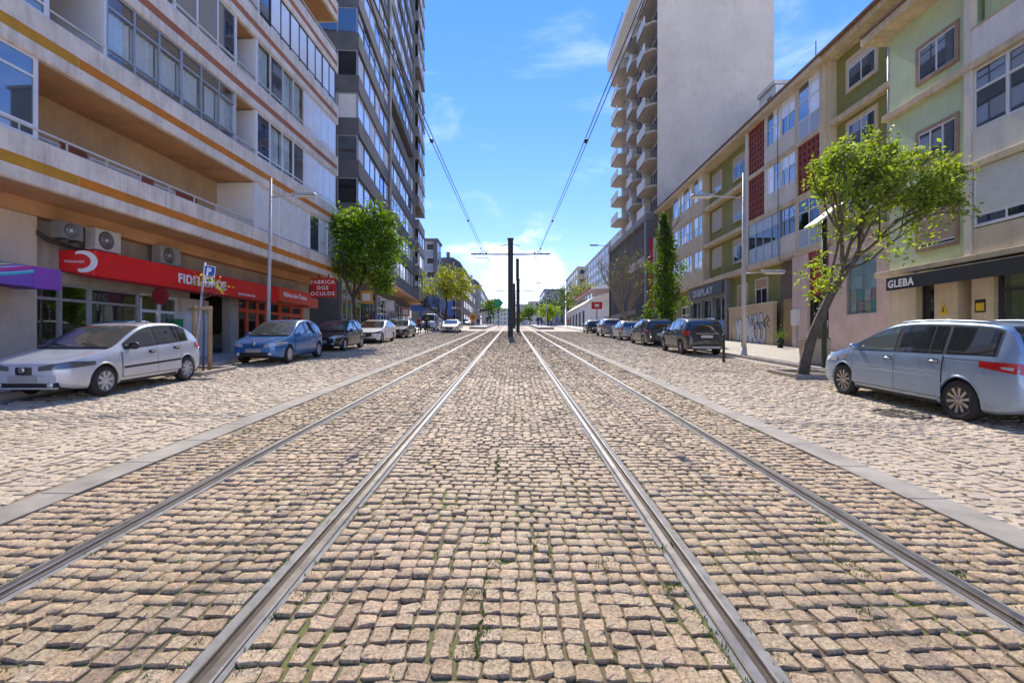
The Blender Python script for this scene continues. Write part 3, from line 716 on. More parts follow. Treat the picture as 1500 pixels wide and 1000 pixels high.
frame_bay(ab, 'shop_door', (23.2, 24.4, za(-.6), za(1.95) - .003), XW - .04, 1, ro_m, [za(1.35)], .12, .1, 1, lambda p, q: GL_DARK)
frame_bay(ab, 'shop_window', (24.4, 26.6, za(-.1), za(1.95) - .003), XW - .02, 2, ro_m, [za(1.35)], .16, .1, 1, lambda p, q: GL_SHOP)
# shelves and pale goods inside the shops so that the panes have something behind them
for y in np.arange(12.6, 26.4, 1.1):
    mb = MB(); h = rnd.uniform(.6, 1.7); mb.box(XW - 2.6, XW - 2.1, y, y + .8, zg + .9, zg + .9 + h); mb.build('display_shelf', rnd.choice((shutw, beigew, interior)), ab)

# --- the red sign box over the first shop
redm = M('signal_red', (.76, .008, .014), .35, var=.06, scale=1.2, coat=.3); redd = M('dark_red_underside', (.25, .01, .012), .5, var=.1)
whit = M('sign_white', (.85, .85, .86), .5, var=.02)
sg = thing('shop_sign', 'long red box sign with big white letters above the glazed shop windows', 'shop sign', (-11.085, 0, AB_Z), AB_RZ)
mb = MB(); X1 = -.82; X0 = XW + .012; SA, SB = 13.05, 21.85
mb.hexa([(X0, SA, za(1.9)), (X1 - .05, SA + .25, za(1.76)), (X1 - .05, SB, za(1.76)), (X0, SB, za(1.9)), (X0, SA, za(2.42)), (X1, SA + .25, za(2.46)), (X1, SB, za(2.46)), (X0, SB, za(2.46))]); mb.build('sign_box', redm, sg, bevel=.012)
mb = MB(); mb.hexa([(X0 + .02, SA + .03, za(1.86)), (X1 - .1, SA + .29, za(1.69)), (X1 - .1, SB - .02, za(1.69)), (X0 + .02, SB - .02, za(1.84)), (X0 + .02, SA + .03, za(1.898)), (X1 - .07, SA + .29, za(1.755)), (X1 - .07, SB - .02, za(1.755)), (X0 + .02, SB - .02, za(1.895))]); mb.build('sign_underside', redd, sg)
text_obj('lettering', 'FIDELIDADE', .42, whit, sg, (X1 + .004, 16.35, za(1.965)), (R(90), 0, R(90)), .012, .012, sx=1.02, spacing=1.12)
text_obj('lettering', 'SEGUROS DESDE 1808', .12, whit, sg, (X1 - .008, 19.65, za(1.86)), (R(90), 0, R(90)), .0, .006, sx=1.0)
# emblem on the near end: a white crescent round a darker red bird shape
ea = math.atan2(.25, X1 - X0)
em = MB(); cxm, czm = .52, za(2.14)
def ept(r, a, s=1.0): return (cxm + r * math.cos(a) * 1.05, czm + r * math.sin(a) * .98)
outer = [ept(.30, R(t)) for t in range(-110, 126, 10)]; inner = [(cxm - .07 + .235 * math.cos(R(t)), czm + .005 + .2 * math.sin(R(t))) for t in range(118, -112, -10)]
def endp(u, z, off=.004):         # point on the sign's near end face
    t = u / (X1 - X0); return (X0 + u + .0, SA + .25 * t - off - .0, z)
n_ = len(outer)
for k in range(n_ - 1):
    m0 = len(inner) - 1 - int(k * (len(inner) - 1) / (n_ - 1)); m1 = len(inner) - 1 - int((k + 1) * (len(inner) - 1) / (n_ - 1))
    em.poly([endp(*outer[k]), endp(*outer[k + 1]), endp(*inner[m1]), endp(*inner[m0])])
em.build('emblem', whit, sg)
text_obj('lettering', 'FIDELIDADE', .085, whit, sg, (X0 + .12, SA + .02, za(2.1)), (R(90), 0, ea), .0, .004)
# --- orange-red neighbour sign, and the square hanging sign
orm = M('orange_red_sign', (.72, .075, .03), .4, var=.06, coat=.2)
s2 = thing('shop_sign', 'orange red flat sign of the opticians beside the grey lamp post', 'shop sign', (-11.085, 0, AB_Z), AB_RZ)
mb = MB(); mb.box(XW + .012, X1 + .02, 21.95, 22.55, za(1.74), za(2.48)); mb.build('sign_box', redm, s2, bevel=.01)
mb = MB(); mb.box(XW + .012, X1 + .16, 22.6, 25.75, za(1.86), za(2.48)); mb.build('sign_box', orm, s2, bevel=.01)
mb = MB(); mb.box(XW + .012, X1 - .05, 25.8, 26.9, za(1.8), za(2.3)); mb.build('sign_box', orm, s2, bevel=.01)
text_obj('lettering', 'Fábrica dos Óculos', .3, whit, s2, (X1 + .165, 22.85, za(2.09)), (R(90), 0, R(90)), .004, .006, sx=.98)
s3 = thing('hanging_sign', 'square red hanging sign with three lines of white letters at the block end', 'hanging sign', (-11.085, 0, AB_Z), AB_RZ)
mb = MB(); mb.box(-.7, .62, 25.6, 25.78, za(2.28), za(3.28)); mb.build('sign_panel', M('deep_red_sign', (.5, .03, .015), .45, var=.1), s3, bevel=.015)
for k, tx in enumerate(('FABRICA', 'DOS', 'OCULOS')):
    text_obj('lettering', tx, .27, whit, s3, (-.04, 25.594, za(2.98 - .3 * k)), (R(90), 0, 0), .004, .006, align='CENTER', spacing=1.25)
mb = MB(); mb.box(-.3, -.24, 25.66, 25.72, za(3.28), bb(0) + .02); mb.box(.2, .26, 25.66, 25.72, za(3.28), bb(0) + .02); mb.build('bracket', dalu, s3)

# --- striped purple awning at the left edge
aw = thing('awning', 'purple shop awning with coloured swirling stripes at the left edge', 'awning', (-11.085, 0, AB_Z), AB_RZ)
pur = M('purple_canvas', (.2, .09, .42), .7, var=.08, scale=2)
mb = MB(); AX = -.25; A0, A1 = 6.0, 11.75
mb.hexa([(XW + .02, A0, za(1.9)), (AX, A0, za(1.22)), (AX, A1, za(1.22)), (XW + .02, A1, za(1.25)), (XW + .02, A0, za(1.96)), (AX, A0, za(1.68)), (AX, A1, za(1.68)), (XW + .02, A1, za(1.7))]); fixn(mb.build('canopy', pur, aw, bevel=.01))
mb = MB(); mb.box(AX - .05, AX + .012, A1 - .62, A1 + .01, za(1.205), za(1.69)); mb.build('canopy_corner', M('violet_canvas', (.26, .07, .4), .7, var=.08), aw)
scol = [('turquoise_print', (.05, .45, .55)), ('pale_blue_print', (.35, .55, .8)), ('pink_print', (.55, .05, .3)), ('lilac_print', (.5, .45, .75)), ('lime_print', (.45, .55, .2)), ('blue_print', (.03, .1, .5)), ('sky_print', (.1, .45, .75))]
for k, (nm, c) in enumerate(scol):
    mb = MB(); z_t = [.0, .045, .1, .16, .22, .28, .34][k]; wd = [.05, .025, .055, .03, .05, .05, .03][k]
    pts = []
    for j in range(14):
        u = j / 13; y = 8.2 + 3.0 * u; z = za(1.235) + z_t * 1.15 + .32 * (u ** 2.4) - .03 * k * (1 - u) + .06 * k * 0
        pts.append((y, z))
    for j in range(13):
        def cl(z): return min(za(1.675), max(za(1.225), z))
        (a, za_), (c2, zc_) = pts[j], pts[j + 1]
        q = [(AX + .004 + k * .0006, a, cl(za_)), (AX + .004 + k * .0006, c2, cl(zc_)), (AX + .004 + k * .0006, c2, cl(zc_ + wd)), (AX + .004 + k * .0006, a, cl(za_ + wd))]
        if q[2][2] - q[1][2] > .003 or q[3][2] - q[0][2] > .003: mb.poly(q)
    if mb.f: mb.build('stripe', M(nm, c, .7, var=.05), aw)

# --- air conditioners on the ledge above the signs
acw = M('ac_white', (.6, .58, .54), .5, var=.08, streak=.25); acd = M('ac_grille', (.06, .06, .06), .6, var=.1)
def aircon(label, y, x, z, w=.85, h=.62, body=acw):
    t = thing('air_conditioner', label, 'air conditioner', (-11.085 + .0, 0, AB_Z), AB_RZ, 'air conditioners over the shop signs')
    mb = MB(); mb.box(x - .32, x, y, y + w, z, z + h); mb.build('casing', body, t, bevel=.015)
    cy, cz, r = y + w * .4, z + h * .5, h * .41
    mb = MB(); mb.lathe([(r, x + .003), (r, x + .012), (r * .96, x + .014), (.001, x + .014)], (0, cy, cz), 'x', 24, caps=False); g = mb.build('fan_grille', acd, t)
    for k in range(4):
        rr = r * (k + 1.2) / 5.2; mb2 = MB(); mb2.lathe([(rr - .006, x + .015), (rr - .006, x + .024), (rr + .006, x + .024), (rr + .006, x + .015)], (0, cy, cz), 'x', 24, caps=False); mb2.build('guard_ring', galu, g)
    mb = MB(); mb.lathe([(.05, x + .014), (.05, x + .03), (.001, x + .03)], (0, cy, cz), 'x', 12, caps=False); mb.build('hub', acw, g)
    mb = MB(); mb.box(x - .28, x - .02, y + .1, y + .14, z - .05, z); mb.box(x - .28, x - .02, y + w - .14, y + w - .1, z - .05, z); mb.build('foot', dalu, t)
aircon('white air conditioner with round dark fan above the emblem end of the red sign', 13.5, -1.0, za(2.52), .82, .6)
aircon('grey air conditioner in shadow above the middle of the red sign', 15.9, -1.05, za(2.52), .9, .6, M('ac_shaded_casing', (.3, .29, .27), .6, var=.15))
aircon('small grey air conditioner on the wall left of the red sign', 12.4, XW + .75, za(2.62), .6, .42, M('ac_grey_casing', (.2, .19, .18), .6, var=.12))
pip = MB()
for d in (0, .05, .1): pip.tube([(XW + .3, 12.2, za(2.75) - d), (XW + .3, 12.5, za(2.62) - d), (XW + .3, 13.3, za(2.5) - d * .5), (XW + .3, 14.5, za(2.5) - d * .5)], .018, 6)
pp = pip.build('wall_cables', dalu); pp.location = (-11.085, 0, AB_Z); pp.rotation_euler = (0, 0, AB_RZ); tag(pp, 'bundle of dark cables running along the wall above the red sign', 'cables')

# --- grey tower behind it
tw_rz = math.atan(.062); TZ = gz(-11, 45)
tower = thing('tower_block', 'dark grey tower block of glazed balconies beyond the orange striped block', 'building', (-10.3, 33.3, TZ), tw_rz)
def zt_(h): return HC + h - TZ
tconc = M('dark_grey_concrete', (.145, .14, .135), .85, var=.2, scale=.6, streak=.4, dirt=(.08, .075, .07), bump=.003, bscale=30)
tlight = M('grey_concrete_edge', (.22, .21, .2), .85, var=.2, scale=.8, streak=.4)
def L_(Y): return (Y - 33.3)
bays = [(0.0, 10.9, 5, 0.0), (11.7, 27.0, 7, 0.0), (27.7, 34.0, 3, .55)]
NF = 17
mb = MB(); mb.box(-14, -1.3, .0, 34.2, zt_(-1), zt_(5.3) + NF * 2.85); mb.build('core_wall', tconc, tower)
for fI in range(NF):
    b = zt_(5.3) + fI * 2.85
    for k, (a, c, n, pr) in enumerate(bays):
        mb = MB(); mb.box(-1.295, pr, a, c, b, b + 1.2); mb.box(pr + .002, pr + .05, a, c, b + .0, b + .16); mb.build('spandrel', tconc if k < 2 else tlight, tower)
        open_ = (fI, k) in ((5, 1), (12, 0), (9, 2), (3, 2))
        if not open_:
            frame_bay(tower, 'glazed_balcony', (a + .02, c - .02, b + 1.203, b + 2.847), pr - .06, n if fI > 7 else n + 1, dalu if (fI + k) % 3 else galu, [b + 2.2] if (fI * 7 + k) % 5 == 0 else [], .09, .09, 1,
                      lambda p, q, f=fI, kk=k: frost if (p * 5 + f * 3 + kk) % 7 < 5 else (shutw if (p + f) % 3 else GL_BLUE))
for (a, c) in ((10.9, 11.7), (27.0, 27.7)):
    mb = MB(); mb.box(-1.298, .1, a + .002, c - .002, zt_(5.3), zt_(5.3) + NF * 2.85); mb.build('pillar', tlight, tower)
# near side wall: stacked balconies seen end on
for fI in range(NF):
    b = zt_(5.3) + fI * 2.85
    mb = MB(); mb.box(-4.2, -.02, -.08, -.001, b, b + 1.15); mb.build('spandrel', tconc, tower)
    f = MB()
    for x in (-2.7, -1.4, -.12): f.box(x - .05, x + .05, -.06, -.004, b + 1.152, b + 2.848)
    f.box(-2.65, -.17, -.055, -.006, b + 2.76, b + 2.846)
    fo = f.build('side_window', galu, tower)
    for x0, x1 in ((-2.65, -1.45), (-1.35, -.17)):
        mb = MB(); mb.box(x0, x1, -.035, -.03, b + 1.155, b + 2.755); mb.build('pane' if fI % 3 else 'panel', [shutw, GL_DARK, GL_BLUE][fI % 3], fo)
mb = MB(); mb.box(-1.3, .15, -.1, 34.2, zt_(5.0), zt_(5.3) - .003); mb.build('canopy_slab', soffit, tower)
mb = MB(); mb.box(-14, .3, -.1, 34.4, zt_(5.3) + NF * 2.85, zt_(5.3) + NF * 2.85 + .9); mb.build('roof', tlight, tower)
# its shopfronts under the overhang
for j, (a, c, mt) in enumerate(((.3, 5.5, GL_SHOP), (6.0, 10.8, GL_DARK), (11.8, 17.5, GL_SHOP), (18, 23, GL_DARK), (23.5, 29, GL_SHOP), (29.4, 33.8, GL_DARK))):
    frame_bay(tower, 'shopfront', (a, c, zt_(.3) - j * 0.0, zt_(4.2)), -1.2, 4, [galu, dalu, walu][j % 3], [zt_(3.1)], .08, .08, 1, lambda p, q, m=mt: m)
for k, (y, c, lb) in enumerate(((4.6, (.7, .35, .03), 'small orange framed sign on the tower block behind the leafy tree'), (14.0, (.75, .75, .72), 'white box sign over the shops of the tower block'), (24.0, (.7, .25, .15), 'red and white sign over the far shops of the tower block'))):
    t = thing('shop_sign', lb, 'shop sign', (-10.3, 33.3, TZ), tw_rz)
    m_ = M('sign_paint_%d' % k, c, .5, var=.06)
    mb = MB(); mb.box(-1.0, -.1, y, y + .16, zt_(2.9), zt_(3.9)); mb.build('sign_panel', m_, t, bevel=.01)
    mb = MB(); mb.box(-1.2, -1.0, y + .05, y + .1, zt_(3.7), zt_(3.8)); mb.build('bracket', dalu, t)
    mb = MB(); mb.box(-.85, -.25, y - .012, y - .002, zt_(3.1), zt_(3.7)); mb.build('sign_face', whit, t)
# ------------------------------------------------------------------ large buildings, right side
olive = M('olive_render', (.27, .265, .08), .85, var=.12, scale=.8, streak=.22, dirt=(.1, .09, .04), bump=.003, bscale=40)
cream = M('cream_render', (.66, .54, .37), .85, var=.12, scale=.9, streak=.35, dirt=(.25, .18, .1), bump=.003, bscale=40)
creamd = M('stained_cream_ledge', (.66, .53, .35), .85, var=.2, scale=1.8, streak=.5, dirt=(.2, .14, .08))
mint = M('mint_render', (.55, .66, .43), .85, var=.1, scale=.7, streak=.2, dirt=(.25, .3, .18), bump=.003, bscale=40)
pinkw = M('pale_pink_render', (.7, .52, .45), .85, var=.12, scale=1.0, streak=.25, dirt=(.3, .2, .16), bump=.003, bscale=40)
panelw = M('off_white_panel', (.72, .66, .57), .7, var=.08, scale=1.0, streak=.2)
bwhite = M('whitewashed_wall', (.76, .73, .7), .8, var=.08, scale=1.2, streak=.2, bump=.003, bscale=60)
latm = M('red_ceramic_lattice', (.26, .06, .04), .75, var=.2, scale=6)
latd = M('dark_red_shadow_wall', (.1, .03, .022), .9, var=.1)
tile_roof = M('brown_roof_tile', (.2, .12, .08), .85, var=.3, scale=5)
zinc = M('zinc_pipe', (.42, .45, .48), .45, .5, var=.12)
blupan = M('blue_grey_panel', (.4, .46, .52), .35, var=.08)

OB_RZ = -math.atan(.0097); OZ = gz(15, 30)
ob_ = thing('apartment_building', 'olive green apartment building with dark red brick lattice panels and graffiti wall below', 'building', (15, 0, OZ), OB_RZ)
def zo(h): return HC + h - OZ
SL = [4.55, 7.45, 10.35, 13.5]
OE = 18.1
def pbox(par, name, x0, x1, y0, y1, z0, z1, mt, bevel=0):
    mb = MB(); mb.box(x0, x1, y0, y1, z0, z1); return mb.build(name, mt, par, bevel)
def owin(par, plane, y0, y1, z0, z1, trim=cream, shutter=0.0, n=2, glass=None, sm=None, tw=.12, fm=None):
    """a window set in a wall: proud trim, recessed sash with panes, a lowered roller shutter"""
    mb = MB(); d = .05
    mb.box(plane - d, plane + .02, y0 - tw, y0, z0 - tw, z1 + tw); mb.box(plane - d, plane + .02, y1, y1 + tw, z0 - tw, z1 + tw)
    mb.box(plane - d, plane + .02, y0, y1, z1, z1 + tw); mb.box(plane - d - .04, plane + .02, y0 + .002, y1 - .002, z0 - tw, z0)
    f = mb.build('window', trim, par)
    zs = z1 - (z1 - z0) * shutter
    if shutter < .97:
        fr = MB(); st = (y1 - y0) / n; x = plane - .012
        for k in range(n + 1):
            a = y0 + k * st; fr.box(x - .02, x, max(y0, a - .03), min(y1, a + .03), z0 + .001, zs - .001)
        for k in range(n):
            fr.box(x - .018, x - .001, y0 + k * st + .03, y0 + (k + 1) * st - .03, z0 + .001, z0 + .05); fr.box(x - .018, x - .001, y0 + k * st + .03, y0 + (k + 1) * st - .03, zs - .05, zs - .001)
        fr.build('sash', fm or walu, f)
        for k in range(n):
            pbox(f, 'pane', x - .011, x - .007, y0 + k * st + .03, y0 + (k + 1) * st - .03, z0 + .05, zs - .05, glass or GL_BLUE)
    if shutter > .03:
        mb = MB(); m = max(3, int((z1 - zs) / .055)); h = (z1 - zs) / m
        for k in range(m):
            z = zs + k * h; x = plane - .02
            mb.hexa([(x - .016, y0, z), (x + .014, y0, z), (x + .014, y1, z), (x - .016, y1, z), (x - .006, y0, z + h * .9), (x + .014, y0, z + h * .9), (x + .014, y1, z + h * .9), (x - .006, y1, z + h * .9)])
        mb.build('roller_shutter', sm or shut, f)
    return f
def lattice(par, y0, y1, z0, z1, plane=0.0):
    """pierced ceramic blocks: every block is a piece with its own four rims, set before a dark wall"""
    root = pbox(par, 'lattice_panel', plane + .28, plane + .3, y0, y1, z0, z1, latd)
    ny = max(3, int(round((y1 - y0) / .36))); nz = max(4, int(round((z1 - z0) / .36))); dy, dz = (y1 - y0) / ny, (z1 - z0) / nz
    mb = MB(); w = .07; x0, x1 = plane + .02, plane + .2
    mb.box(x0, x1, -dy / 2 + .004, dy / 2 - .004, -dz / 2 + .004, -dz / 2 + w); mb.box(x0, x1, -dy / 2 + .004, dy / 2 - .004, dz / 2 - w, dz / 2 - .004)
    mb.box(x0, x1, -dy / 2 + .004, -dy / 2 + w, -dz / 2 + w, dz / 2 - w); mb.box(x0, x1, dy / 2 - w, dy / 2 - .004, -dz / 2 + w, dz / 2 - w)
    mb.hexa([(x0 + .05, -w * .4, -dz / 2 + w), (x1 - .05, -w * .4, -dz / 2 + w), (x1 - .05, w * .4, -dz / 2 + w), (x0 + .05, w * .4, -dz / 2 + w), (x0 + .05, -w * .4, dz / 2 - w), (x1 - .05, -w * .4, dz / 2 - w), (x1 - .05, w * .4, dz / 2 - w), (x0 + .05, w * .4, dz / 2 - w)])
    first = None
    for i in range(ny):
        for j in range(nz):
            if first is None: o = first = mb.build('brick', latm, root)
            else: o = first.copy(); C.objects.link(o); o.parent = root
            o.location = (0, y0 + (i + .5) * dy, z0 + (j + .5) * dz)
# cores
pbox(ob_, 'wall', .52, 12, 23.9, 52.4, zo(-1.5), zo(13.5), olive)
pbox(ob_, 'wall', .42, 12, OE, 23.895, zo(SL[0] + .2), zo(13.5), olive)
pbox(ob_, 'side_return', .02, .515, 23.86, 24.3, zo(SL[0] + .2), zo(13.5), cream)
# roof: eave slab, tiles, gutter
pbox(ob_, 'eave', -.42, 12, 23.9, 52.5, zo(13.505), zo(13.75), cream, .01); pbox(ob_, 'eave', -.3, 12, OE, 23.895, zo(13.505), zo(13.78), creamd, .01)
mb = MB(); mb.prism([(-.5, zo(13.76)), (-.5, zo(13.86)), (5.5, zo(15.9)), (11.9, zo(13.86)), (11.9, zo(13.76))], 'y', OE, 52.4); mb.build('tiled_roof', tile_roof, ob_)
# slab edges between the floors
for k, h in enumerate(SL[:3]):
    t = .26 if k else .34
    for a, c in ((23.95, 32.3), (32.31, 39.8), (39.81, 52.4), (OE, 23.9)):
        x = -.06 if (a, c) != (32.31, 39.8) and a > 20 else (-.02 if a > 20 else .1)
        pbox(ob_, 'ledge', x, .515 if a > 20 else .415, a, c - .005, zo(h), zo(h + t), creamd, .008)
# far bay (cream) with its windows
for k in range(3):
    b = SL[k] + (.26 if k else .34); top = SL[k + 1]
    pbox(ob_, 'bay_wall', .0, .518, 39.82, 47.7, zo(b + .001), zo(b + 1.0), cream)
    for (a, c, n) in ((40.1, 41.95, 2), (42.5, 45.3, 4), (45.6, 47.6, 3)):
        frame_bay(ob_, 'window_bay', (a, c, zo(b + 1.003), zo(top - .004)), .03, n, walu if n != 4 else panelw, [zo(b + 1.75)], .05, .07, -1, lambda p, q, f=k: (GL_BLUE if (p + q + f) % 3 else frost), .3)
    for a, c in ((39.82, 40.095), (41.955, 42.495), (45.305, 45.595)):
        pbox(ob_, 'bay_pier', .0, .518, a, c, zo(b + 1.001), zo(top - .002), cream)
# olive recess windows with shutters
for k in range(3):
    b = SL[k]
    owin(ob_, .5, 37.5, 39.0, zo(b + 1.2), zo(b + 2.55), cream, [1.0, 1.0, .75][k])
    owin(ob_, .5, 33.6, 35.3, zo(b + 1.05), zo(b + 2.5), cream, [.25, .72, .3][k], glass=GL_DARK)
# middle bay with lattice and cream panels
pbox(ob_, 'post', -.1, .1, 32.05, 32.29, zo(SL[0] + .35), zo(13.5), panelw)
for k in (1, 2):
    lattice(ob_, 29.95, 32.03, zo(SL[k] + .27), zo(SL[k + 1] - .01))
pbox(ob_, 'post', -.04, .1, 29.75, 29.93, zo(SL[1] + .27), zo(13.5), panelw)
for k in range(3):
    b = SL[k] + (.262 if k else .342); top = SL[k + 1] - .004
    y1 = 29.74 if k else 32.04
    if k:
        pbox(ob_, 'bay_panel', .0, .518, 28.22, y1, zo(b), zo(b + 1.0), panelw); pbox(ob_, 'bay_panel', .0, .518, 26.66, 28.2, zo(b), zo(b + 1.0), panelw)
        frame_bay(ob_, 'window_bay', (28.2, y1, zo(b + 1.003), zo(top)), .03, 2, walu, [zo(b + 1.95)], .05, .07, -1, lambda p, q, f=k: GL_BLUE if (p + f) % 2 else frost, .5)
        frame_bay(ob_, 'window_bay', (26.68, 28.1, zo(b + 1.003), zo(top)), .03, 2, walu, [zo(b + 1.95)], .05, .07, -1, lambda p, q, f=k: frost if q else GL_BLUE, .5)
        pbox(ob_, 'bay_pier', .0, .518, 28.105, 28.195, zo(b + 1.001), zo(top), panelw)
    else:
        frame_bay(ob_, 'window_bay', (28.2, 32.03, zo(b), zo(top)), -.02, 4, galu, [zo(b + .95), zo(b + 1.85)], .06, .08, -1, lambda p, q: (blupan if q != 1 else GL_DARK), .6)
        frame_bay(ob_, 'window_bay', (26.68, 28.1, zo(b + 1.0), zo(top)), .03, 2, galu, [zo(b + 1.9)], .06, .08, -1, lambda p, q: GL_DARK if q == 0 else GL_BLUE, .6)
        pbox(ob_, 'bay_panel', .0, .518, 26.66, 28.17, zo(b), zo(b + .998), panelw)
    pbox(ob_, 'bay_pier', -.03, .518, 26.45, 26.64, zo(b), zo(top), cream)
lattice(ob_, 24.45, 26.42, zo(SL[1] + .27), zo(SL[2] - .01))
b = SL[2] + .265
frame_bay(ob_, 'window_bay', (24.4, 26.42, zo(b), zo(SL[3] - .004)), .0, 2, walu, [zo(b + 1.0), zo(b + 1.9)], .06, .08, -1, lambda p, q: (blupan if q == 0 else (GL_BLUE if p else frost)), .7)
b = SL[0] + .345
frame_bay(ob_, 'window_bay', (24.4, 26.42, zo(b), zo(SL[1] - .004)), .0, 2, walu, [zo(b + .95), zo(b + 1.85)], .06, .08, -1, lambda p, q: (blupan if q == 0 else GL_DARK), .5)
pbox(ob_, 'post', -.1, .1, 24.1, 24.38, zo(SL[0] + .35), zo(13.5), cream)
# near olive wing
for k in range(3):
    owin(ob_, .4, 21.25, 22.95, zo(SL[k] + 1.3), zo(SL[k] + 2.55), cream, [0, 0, .22][k], glass=GL_BLUE, tw=.16, sm=panelw)
mb = MB(); mb.tube([(.3, 20.35, zo(SL[0])), (.3, 20.35, zo(13.5))], .065, 10); mb.build('downpipe', zinc, ob_)
# ground floor: far door, DISPLAY shop, graffiti wall, entrance
frame_bay(ob_, 'shop_door', (44.2, 46.4, zo(-.1), zo(3.2)), .48, 2, panelw, [zo(2.4)], .12, .1, -1, lambda p, q: GL_DARK)
shopg = M('weathered_grey_cladding', (.25, .24, .22), .8, var=.2, scale=1.5, streak=.3)
pbox(ob_, 'shop_surround', .1, .515, 35.6, 43.4, zo(3.35), zo(4.52), shopg)
for a, c in ((35.6, 36.0), (38.2, 38.5), (40.5, 40.8), (43.0, 43.4)): pbox(ob_, 'shop_pier', .1, .515, a, c, zo(-1.2), zo(3.345), shopg)
frame_bay(ob_, 'shop_window', (36.0, 38.2, zo(-.1), zo(3.34)), .3, 2, galu, [], .08, .08, -1, lambda p, q: GL_SHOP)
frame_bay(ob_, 'shop_window', (38.5, 40.5, zo(-.1), zo(3.34)), .3, 2, galu, [], .08, .08, -1, lambda p, q: GL_DARK)
frame_bay(ob_, 'shop_window', (40.8, 43.0, zo(-.1), zo(3.34)), .3, 2, galu, [], .08, .08, -1, lambda p, q: GL_DARK)
pbox(ob_, 'poster', .2, .22, 36.2, 37.4, zo(.3), zo(1.6), M('blue_poster', (.12, .25, .5), .6, var=.2, scale=3))
sgd = thing('shop_sign', 'dark shop sign with pale spaced letters under the olive building ledge', 'shop sign', (15, 0, OZ), OB_RZ)
pbox(sgd, 'sign_panel', -.02, .095, 36.1, 42.9, zo(3.55), zo(4.38), M('dark_sign_panel', (.06, .06, .065), .5, var=.15), .01)
text_obj('lettering', 'DISPLAY', .78, M('sign_silver', (.6, .6, .58), .4, var=.1), sgd, (-.03, 42.0, zo(3.69)), (R(90), 0, R(-90)), .01, .012, sx=1.18, spacing=1.25)
owin(ob_, .5, 33.3, 34.6, zo(2.3), zo(3.8), cream, 1.0, sm=M('tan_shutter', (.5, .38, .22), .6, var=.1)); owin(ob_, .5, 30.6, 32.0, zo(2.35), zo(3.9), cream, .35, glass=GL_DARK, sm=M('orange_tan_shutter', (.55, .33, .16), .6, var=.1))
gw = thing('low_wall', 'sandy rendered wall with silver bubble letter graffiti', 'wall', (15, 0, OZ), OB_RZ)
sand = M('sandy_render', (.56, .42, .27), .85, var=.14, scale=1.4, streak=.3, dirt=(.3, .2, .12), bump=.003, bscale=50)
pbox(gw, 'wall_body', -.12, .1, 28.75, 34.7, zo(-1.2), zo(2.22), sand); pbox(gw, 'coping', -.17, .14, 28.7, 34.75, zo(2.222), zo(2.34), cream, .01)
# graffiti: fat silver letters with black outlines, flat on the render
gbk = M('black_spray', (.02, .02, .022), .6, var=.1); gsv = M('silver_spray', (.55, .57, .6), .5, var=.12, scale=6)
def blob(pts, w, off, mt, name):
    mb = MB(); out = []; n = len(pts)
    for k in range(n - 1):
        (a, b_), (c, d) = pts[k], pts[k + 1]; L_2 = math.hypot(c - a, d - b_) or 1; nx, ny = -(d - b_) / L_2 * w, (c - a) / L_2 * w
        x = -.12 - off
        mb.poly([(x, a + nx, b_ + ny), (x, c + nx, d + ny), (x, c - nx, d - ny), (x, a - nx, b_ - ny)])
    for k, (a, b_) in enumerate(pts):
        mb.poly([(-.12 - off - .0003, a + w * math.cos(t * .5236), b_ + w * math.sin(t * .5236)) for t in range(12)])
    mb.build(name, mt, gw)
def arcp(cy, cz, ry, rz_, a0, a1, n=9): return [(cy + ry * math.cos(R(a0 + (a1 - a0) * i / n)), cz + rz_ * math.sin(R(a0 + (a1 - a0) * i / n))) for i in range(n + 1)]
gz0, gz1 = zo(-.02), zo(1.55)
strokes = [[(33.5, gz1 - .25), (33.25, gz0 + .2)], [(33.3, gz0 + .3), (33.05, gz1 - .25)], [(33.05, gz1 - .2), (32.85, gz0 + .15)], [(32.85, gz0 + .2), (32.7, gz1 - .15)],
           [(32.1, gz0 + .0), (31.95, gz1 - .1)], [(31.95, gz1 - .1), (31.6, gz0 + .05)],
           [(31.5, gz1), (31.45, gz0 + .1)], arcp(31.2, gz0 + 1.2, .22, .32, 90, -90), [(31.3, gz0 + .9), (31.0, gz0 + .05)],
           arcp(30.65, gz0 + .55, .26, .55, 60, 300), [(30.85, gz1), (30.8, gz1 - .3)], arcp(30.0, gz0 + .55, .28, .55, 60, 300), [(30.1, gz1 + .02), (30.05, gz1 - .3)]]
for k, s_ in enumerate(strokes): blob(s_, .205, .002 + k * .0004, gbk, 'graffiti_outline')
for k, s_ in enumerate(strokes): blob(s_, .155, .009 + k * .0004, gsv, 'graffiti_fill')
for k, s_ in enumerate([arcp(30.65, gz0 + .6, .33, .6, 20, 150), arcp(30.0, gz0 + .6, .33, .6, 20, 150), [(29.55, gz1 - .3), (29.35, gz1), (29.15, gz1 - .3), (29.5, gz1 - .45), (29.2, gz1 - .7)], arcp(29.35, gz1 - .45, .35, .4, -60, 40), [(34.2, gz0 + .6), (34.3, gz0 + .2)], [(34.4, gz0 + .1), (34.15, gz0 + .1)]]): blob(s_, .03, .016 + k * .0004, gbk, 'graffiti_line')
pbox(ob_, 'entrance_recess', .3, .5, 26.9, 28.7, zo(-1.0), zo(4.5), M('brown_entrance', (.16, .11, .07), .8, var=.2)); pbox(ob_, 'entrance_door', .25, .29, 27.3, 28.3, zo(-.45), zo(2.4), M('ochre_door', (.35, .24, .11), .6, var=.15))
